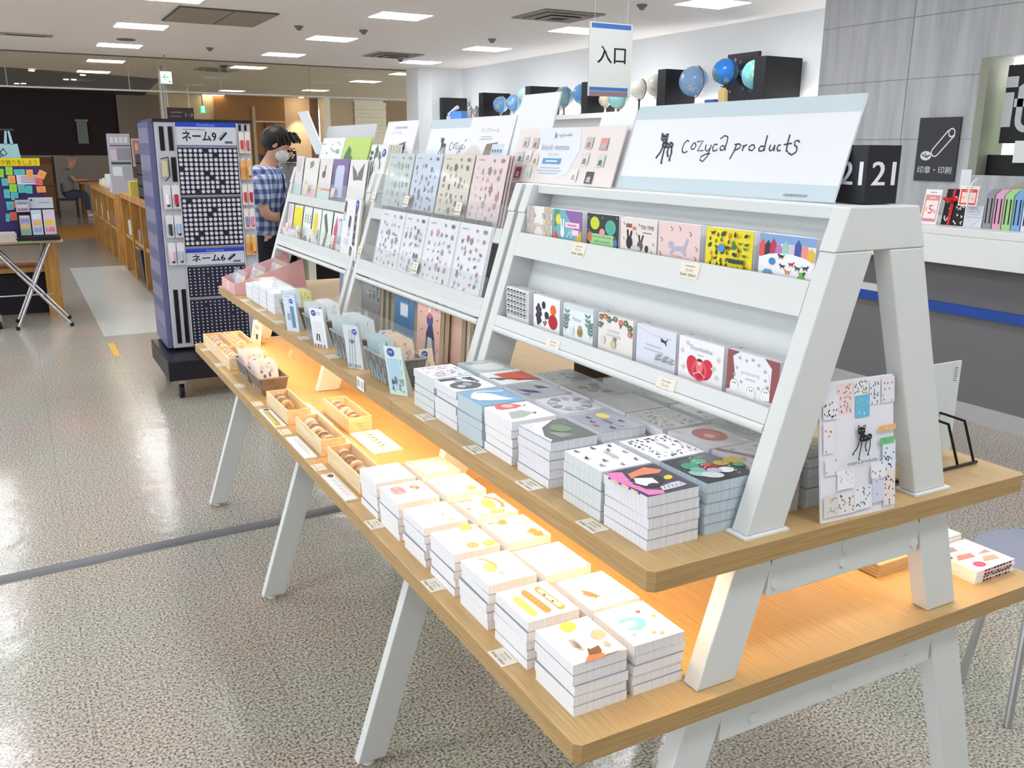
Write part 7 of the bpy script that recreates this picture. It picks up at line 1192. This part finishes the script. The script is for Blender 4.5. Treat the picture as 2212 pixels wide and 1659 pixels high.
def plaid():
    m = bpy.data.materials.new('plaid'); m.use_nodes = True; nt = m.node_tree; b = nt.nodes['Principled BSDF']; L = nt.links.new; tc = nt.nodes.new('ShaderNodeTexCoord'); sx = nt.nodes.new('ShaderNodeSeparateXYZ'); L(tc.outputs['Object'], sx.inputs[0])
    def band(src, per, lo_):
        a = nt.nodes.new('ShaderNodeMath'); a.operation = 'MULTIPLY'; a.inputs[1].default_value = 6.283/per; L(src, a.inputs[0]); s_ = nt.nodes.new('ShaderNodeMath'); s_.operation = 'SINE'; L(a.outputs[0], s_.inputs[0])
        r = nt.nodes.new('ShaderNodeMapRange'); r.inputs[1].default_value = lo_; r.inputs[2].default_value = lo_+.35; L(s_.outputs[0], r.inputs[0]); return r
    ad = nt.nodes.new('ShaderNodeMath'); ad.operation = 'ADD'; L(sx.outputs[0], ad.inputs[0]); L(sx.outputs[1], ad.inputs[1])
    v1, v2 = band(ad.outputs[0], .062, -.2), band(sx.outputs[2], .066, -.2); s = nt.nodes.new('ShaderNodeMath'); s.operation = 'ADD'; L(v1.outputs[0], s.inputs[0]); L(v2.outputs[0], s.inputs[1]); h = nt.nodes.new('ShaderNodeMath'); h.operation = 'MULTIPLY'; h.inputs[1].default_value = .5; L(s.outputs[0], h.inputs[0])
    cr = nt.nodes.new('ShaderNodeValToRGB'); e = cr.color_ramp.elements; e[0].color = (*lin((196, 204, 224)), 1); e[1].color = (*lin((64, 78, 128)), 1); e.new(.5).color = (*lin((122, 138, 178)), 1); L(h.outputs[0], cr.inputs[0]); L(cr.outputs[0], b.inputs['Base Color']); b.inputs['Roughness'].default_value = .8; return m
SKN = M((206, 158, 134), .55); HAIR = M((30, 24, 22), .5)
def face(t, c, f, s=1, mask=None, eyes=True, skinm=SKN):
    """nose, eyes, ears on a head centred at c looking along f; s head scale"""
    c, f = Vector(c), Vector(f).normalized(); up = Vector((0, 0, 1)); r = f.cross(up).normalized(); u = r.cross(f).normalized()
    for k in (-1, 1):
        p = c+r*k*.077*s-u*.01*s-f*.005*s; MB().ball(p, .028*s, skinm, 12, 8, (.35, .7, 1), Matrix((r, f, u)).transposed()).build('ear', t)
        if eyes: MB().ball(c+f*.083*s+r*k*.032*s+u*.0*s, .010*s, M((40, 30, 28), .3), 10, 6).build('eye', t); MB().cyl(c+f*.088*s+r*(k*.032-.016)*s+u*.022*s, c+f*.088*s+r*(k*.032+.016)*s+u*.024*s, .004*s, HAIR, 8).build('eyebrow', t)
    MB().ball(c+f*.096*s-u*.02*s, .017*s, skinm, 10, 8, (.8, .9, 1.4), Matrix((r, f, u)).transposed()).build('nose', t)
    if not mask: MB().ball(c+f*.088*s-u*.058*s, .02*s, M((176, 104, 96), .5), 10, 6, (1.2, .3, .3), Matrix((r, f, u)).transposed()).build('mouth', t)
# standing customer: faces +x / down, masked, plaid shirt, bag across the body
t = thing('person', (1.60, 6.62, 0), 'standing person in blue plaid shirt and white mask with dark shoulder bag', 'person')
sc_ = 1.02
def S(*c): return [(x*sc_, y*sc_, z*sc_, r*sc_ if not isinstance(r, tuple) else tuple(q*sc_ for q in r)) for x, y, z, r in c]
pel = (0, 0, .88, .085); ch = (0.0, .01, 1.12, .09); ub = (.01, .01, 1.26, .09); nk0 = (.03, .01, 1.36, .062); nk = (.06, .01, 1.415, .052); hb = (.095, 0, 1.455, .075); hc = (.115, -.0, 1.505, .088); ht = (.105, 0, 1.55, .07)
D = (-.32, -.95)    # shoulder axis
def sh(k, z, o=.0): return (.0+.10*0+k*.05, -k*.165, z, .052)
parts = [S(pel, ch, ub, nk0, nk, hb, hc, ht)]
for k in (1, -1):
    parts.append(S(pel, (.0, -k*.09, .82, .062), (.02, -k*.10, .47, .045), (0, -k*.10, .10, .04), (.0, -k*.10, .06, .042), (.09, -k*.11, .035, .034), (.14, -k*.115, .03, .026)))
el = {1: (.02, -.215, 1.02, .041), -1: (.02, .215, 1.03, .041)}; wr = {1: (.17, -.125, .985, .029), -1: (.18, .10, .98, .029)}
for k in (1, -1): parts.append(S(ub, (.0, -k*.165, 1.275, .042), (.0, -k*.2, 1.16, .042), el[k], wr[k]))
for k in (1, -1):
    w_ = wr[k]; parts += [S(*c) for c in hand(None, (.85, k*.45, -.05), (0, k*.3, -1), w_[:3], k, .55)]
skin('body', parts, SKN, 0, t)
shirt = [S((0, 0, .82, (.145, .165)), (0, 0, .98, (.14, .165)), (0, .01, 1.12, (.145, .17)), (.01, .01, 1.26, (.135, .165)), (.02, .01, 1.345, (.085, .10)))]
for k in (1, -1): shirt.append(S((.01, .01, 1.26, (.135, .165)), (.0, -k*.170, 1.275, .085), (.0, -k*.202, 1.17, .080), (.005, -k*.212, 1.07, .076)))
skin('plaid_shirt', shirt, plaid(), 0, t)
tr = [S((0, 0, .93, .12), (0, 0, .86, .13), (0, 0, .78, .12))]
for k in (1, -1): tr.append(S((0, 0, .86, .13), (.0, -k*.095, .76, .105), (.02, -k*.10, .47, .082), (0, -k*.10, .08, .068)))
skin('trousers', tr, M((26, 26, 34), .8), 0, t)
for k in (1, -1): skin('shoe', [S((-.02, -k*.10, .045, .045), (.08, -k*.11, .04, .042), (.15, -k*.115, .035, .034))], M((40, 38, 40), .6), 0, t)
f = Vector((.80, -.12, -.62)).normalized(); hcen = Vector((.112, 0, 1.50))*sc_; face(t, hcen, f, 1.05, True, True)
up_ = Vector((f.x*.5, 0, .86)).normalized(); b = MB(); b.ball(hcen+Vector((-.026, 0, .026)), .106, HAIR, 28, 18, (1.02, .88, .92)); 
Rr_ = random.Random(5)
for i in range(26):
    th = Rr_.uniform(-1.9, 1.9); p = hcen+Vector((.02+.085*math.cos(th), .09*math.sin(th), .055+Rr_.uniform(-.01, .02))); q = p+Vector((.028*math.cos(th)+.012, .014*math.sin(th), -.05)); b.cyl(p, q, .013, HAIR, 7, .004)
b.build('hair', t)
r = f.cross(Vector((0, 0, 1))).normalized(); u = r.cross(f).normalized(); b = MB(); b.ball(hcen+f*.052-u*.052, .066, M((226, 228, 228), .7), 20, 12, (1.05, .85, .85), Matrix((r, f, u)).transposed()); b.build('face_mask', t)
b = MB(); [b.cyl(hcen+f*.06+r*k*.055-u*.03, hcen+r*k*.082-u*.0, .0025, M((226, 228, 228), .7), 6) for k in (-1, 1)]; b.build('mask_loop', t)
b = MB(); P = [(-.06, .13, 1.40), (.04, .05, 1.40), (.125, -.03, 1.27), (.15, -.085, 1.14), (.15, -.13, 1.05)]; P = [tuple(v*sc_ for v in p) for p in P]
for p, q in zip(P, P[1:]):
    p, q = Vector(p), Vector(q); dd = (q-p).normalized(); sd_ = dd.cross(Vector((1, .3, .2))).normalized()*.024; nn = dd.cross(sd_).normalized()*.004; b.add([p-sd_, p+sd_, q+sd_, q-sd_, p-sd_+nn, p+sd_+nn, q+sd_+nn, q-sd_+nn], [(0, 1, 2, 3), (4, 7, 6, 5), (0, 4, 5, 1), (3, 2, 6, 7), (0, 3, 7, 4), (1, 5, 6, 2)], M((30, 34, 56), .7))
b.build('bag_strap', t)
b = MB(); b.ball(Vector((.165, -.17, .98))*sc_, .13, M((30, 34, 52), .7), 24, 16, (.42, .62, 1.15)); b.build('shoulder_bag', t)
t.rotation_euler = (0, 0, math.radians(-24))
# seated man writing, far beyond the curtain
t = thing('person', (1.02, 22.0, 0), 'seated bald person in grey clothes writing at a wooden table far off', 'person')
GC = M((126, 126, 116), .8); JN = M((60, 66, 84), .8); SK2 = M((196, 140, 118), .55)
bd = [[(0, 0, .52, .09), (.02, 0, .78, .085), (.06, 0, .95, .085), (.10, 0, 1.04, .06), (.14, 0, 1.09, .055), (.17, 0, 1.17, .09), (.18, 0, 1.24, .085)]]
for k in (1, -1):
    bd.append([(0, 0, .52, .09), (.02, k*.1, .50, .06), (.36, k*.11, .50, .062), (.37, k*.11, .10, .045), (.37, k*.11, .05, .04), (.47, k*.12, .035, .033)])
    w_ = (.42, k*.06, .80, .028); bd.append([(.06, 0, .95, .085), (.07, k*.17, .95, .042), (.16, k*.2, .79, .042), w_]); bd += hand(None, (.9, -k*.2, -.05), (0, 0, -1), w_[:3], -k, .45)
skin('body', bd, SK2, 0, t)
skin('grey_shirt', [[(0, 0, .48, .14), (.02, 0, .78, .145), (.06, 0, .95, .14), (.09, 0, 1.02, .09)], [(.06, 0, .95, .14), (.07, .17, .95, .08), (.13, .195, .85, .07)], [(.06, 0, .95, .14), (.07, -.17, .95, .08), (.13, -.195, .85, .07)]], GC, 0, t)
jn = [[(0, 0, .52, .13), (.0, 0, .5, .125)]]
for k in (1, -1): jn.append([(0, 0, .52, .13), (.02, k*.1, .50, .095), (.36, k*.11, .50, .078), (.37, k*.11, .12, .06)])
skin('jeans', jn, JN, 0, t)
for k in (1, -1): skin('shoe', [[(.34, k*.11, .045, .042), (.44, k*.12, .04, .04), (.50, k*.12, .035, .03)]], M((206, 206, 206), .6), 0, t)
face(t, (.18, 0, 1.19), (.9, 0, -.4), 1, None, True, SK2); b = MB(); b.ball((.165, 0, 1.225), .094, M((170, 130, 116), .5), 20, 12, (1, .9, .85)); b.build('bald_crown', t)
t = wthing('chair', (1.0, 22.0, 0), 'dark wooden chair under the seated bald person', 'chair')
MB().box(.80, 1.22, 21.8, 22.2, .36, .395, M((70, 46, 38), .5)).build('seat', t); MB().box(.79, .82, 21.8, 22.2, .3955, .74, M((70, 46, 38), .5)).build('backrest', t)
for x in (.82, 1.19):
    for y in (21.83, 22.17): MB().box(x-.018, x+.018, y-.018, y+.018, 0, .3595, M((60, 40, 34), .5)).build('leg', t)
b = MB(); b.box(1.42, 1.58, 21.92, 22.08, .7455, .7475, PAPER); tag(b.build('paper_sheet'), 'white sheet under the hands of the seated person', 'paper')
# white counters and equipment behind the standing customer
t = wthing('drawer_counter', (1.8, 7.4, 0), 'low cream counter with dark opening behind the pink box', 'counter'); MB().box(1.50, 2.6, 7.02, 7.5, .70, .86, M((226, 224, 206), .5)).build('top_section', t, bev=.004); MB().box(1.50, 1.56, 7.05, 7.5, 0, .6995, M((226, 224, 206), .5)).build('side_panel', t); MB().box(1.58, 2.6, 7.4, 7.48, 0, .6995, M((30, 28, 32), .6)).build('recess_back', t); MB().box(2.0, 2.06, 7.05, 7.39, 0, .6995, M((226, 224, 206), .5)).build('side_panel', t)
b = MB(); b.box(1.56, 1.68, 7.1, 7.3, .8605, .93, M((222, 224, 228), .4)); tag(b.build('carton', bev=.003), 'white and grey carton on the cream counter', 'box'); b = MB(); b.box(1.685, 1.76, 7.1, 7.26, .8605, .95, M((236, 150, 60), .4)); tag(b.build('orange_packet', bev=.003), 'bright orange packet on the cream counter', 'packet')
for x, y, n, lb in ((1.545, 7.6, '16', 'black number card 16 half hidden behind the standing person'), (2.06, 7.6, '17', 'black number card 17 beside the head of the standing person')):
    t = wthing('number_block', (x, y, 1.30), lb, 'number block'); b = MB(); b.box(x-.04, x+.04, y, y+.05, 1.385, 1.475, M((30, 32, 44), .5)); a = Art(.08, .09); a.text(n, .5, .3, .42, (220, 222, 230), fit=.7); a.draw(b, (x-.04, y, 1.385), (.08, 0, 0), (0, 0, .09), (0, -1, 0)); b.build('block', t); MB().box(x-.006, x+.006, y+.02, y+.03, .0, 1.385, M((110, 110, 110), .5)).build('post', t)
t = wthing('grey_machine', (2.2, 7.9, 0), 'grey machine casing with handle behind the blank boards', 'machine'); MB().box(1.98, 2.22, 7.66, 7.9, .0, 1.38, M((120, 118, 114), .5)).build('case', t, bev=.01); MB().box(2.225, 2.5, 7.7, 7.95, .0, 1.33, M((190, 190, 188), .5)).build('side_case', t, bev=.01); MB().tube([(2.20, 7.78, 1.382), (2.32, 7.78, 1.39), (2.34, 7.76, 1.385)], .012, M((90, 84, 76), .5)).build('handle', t)
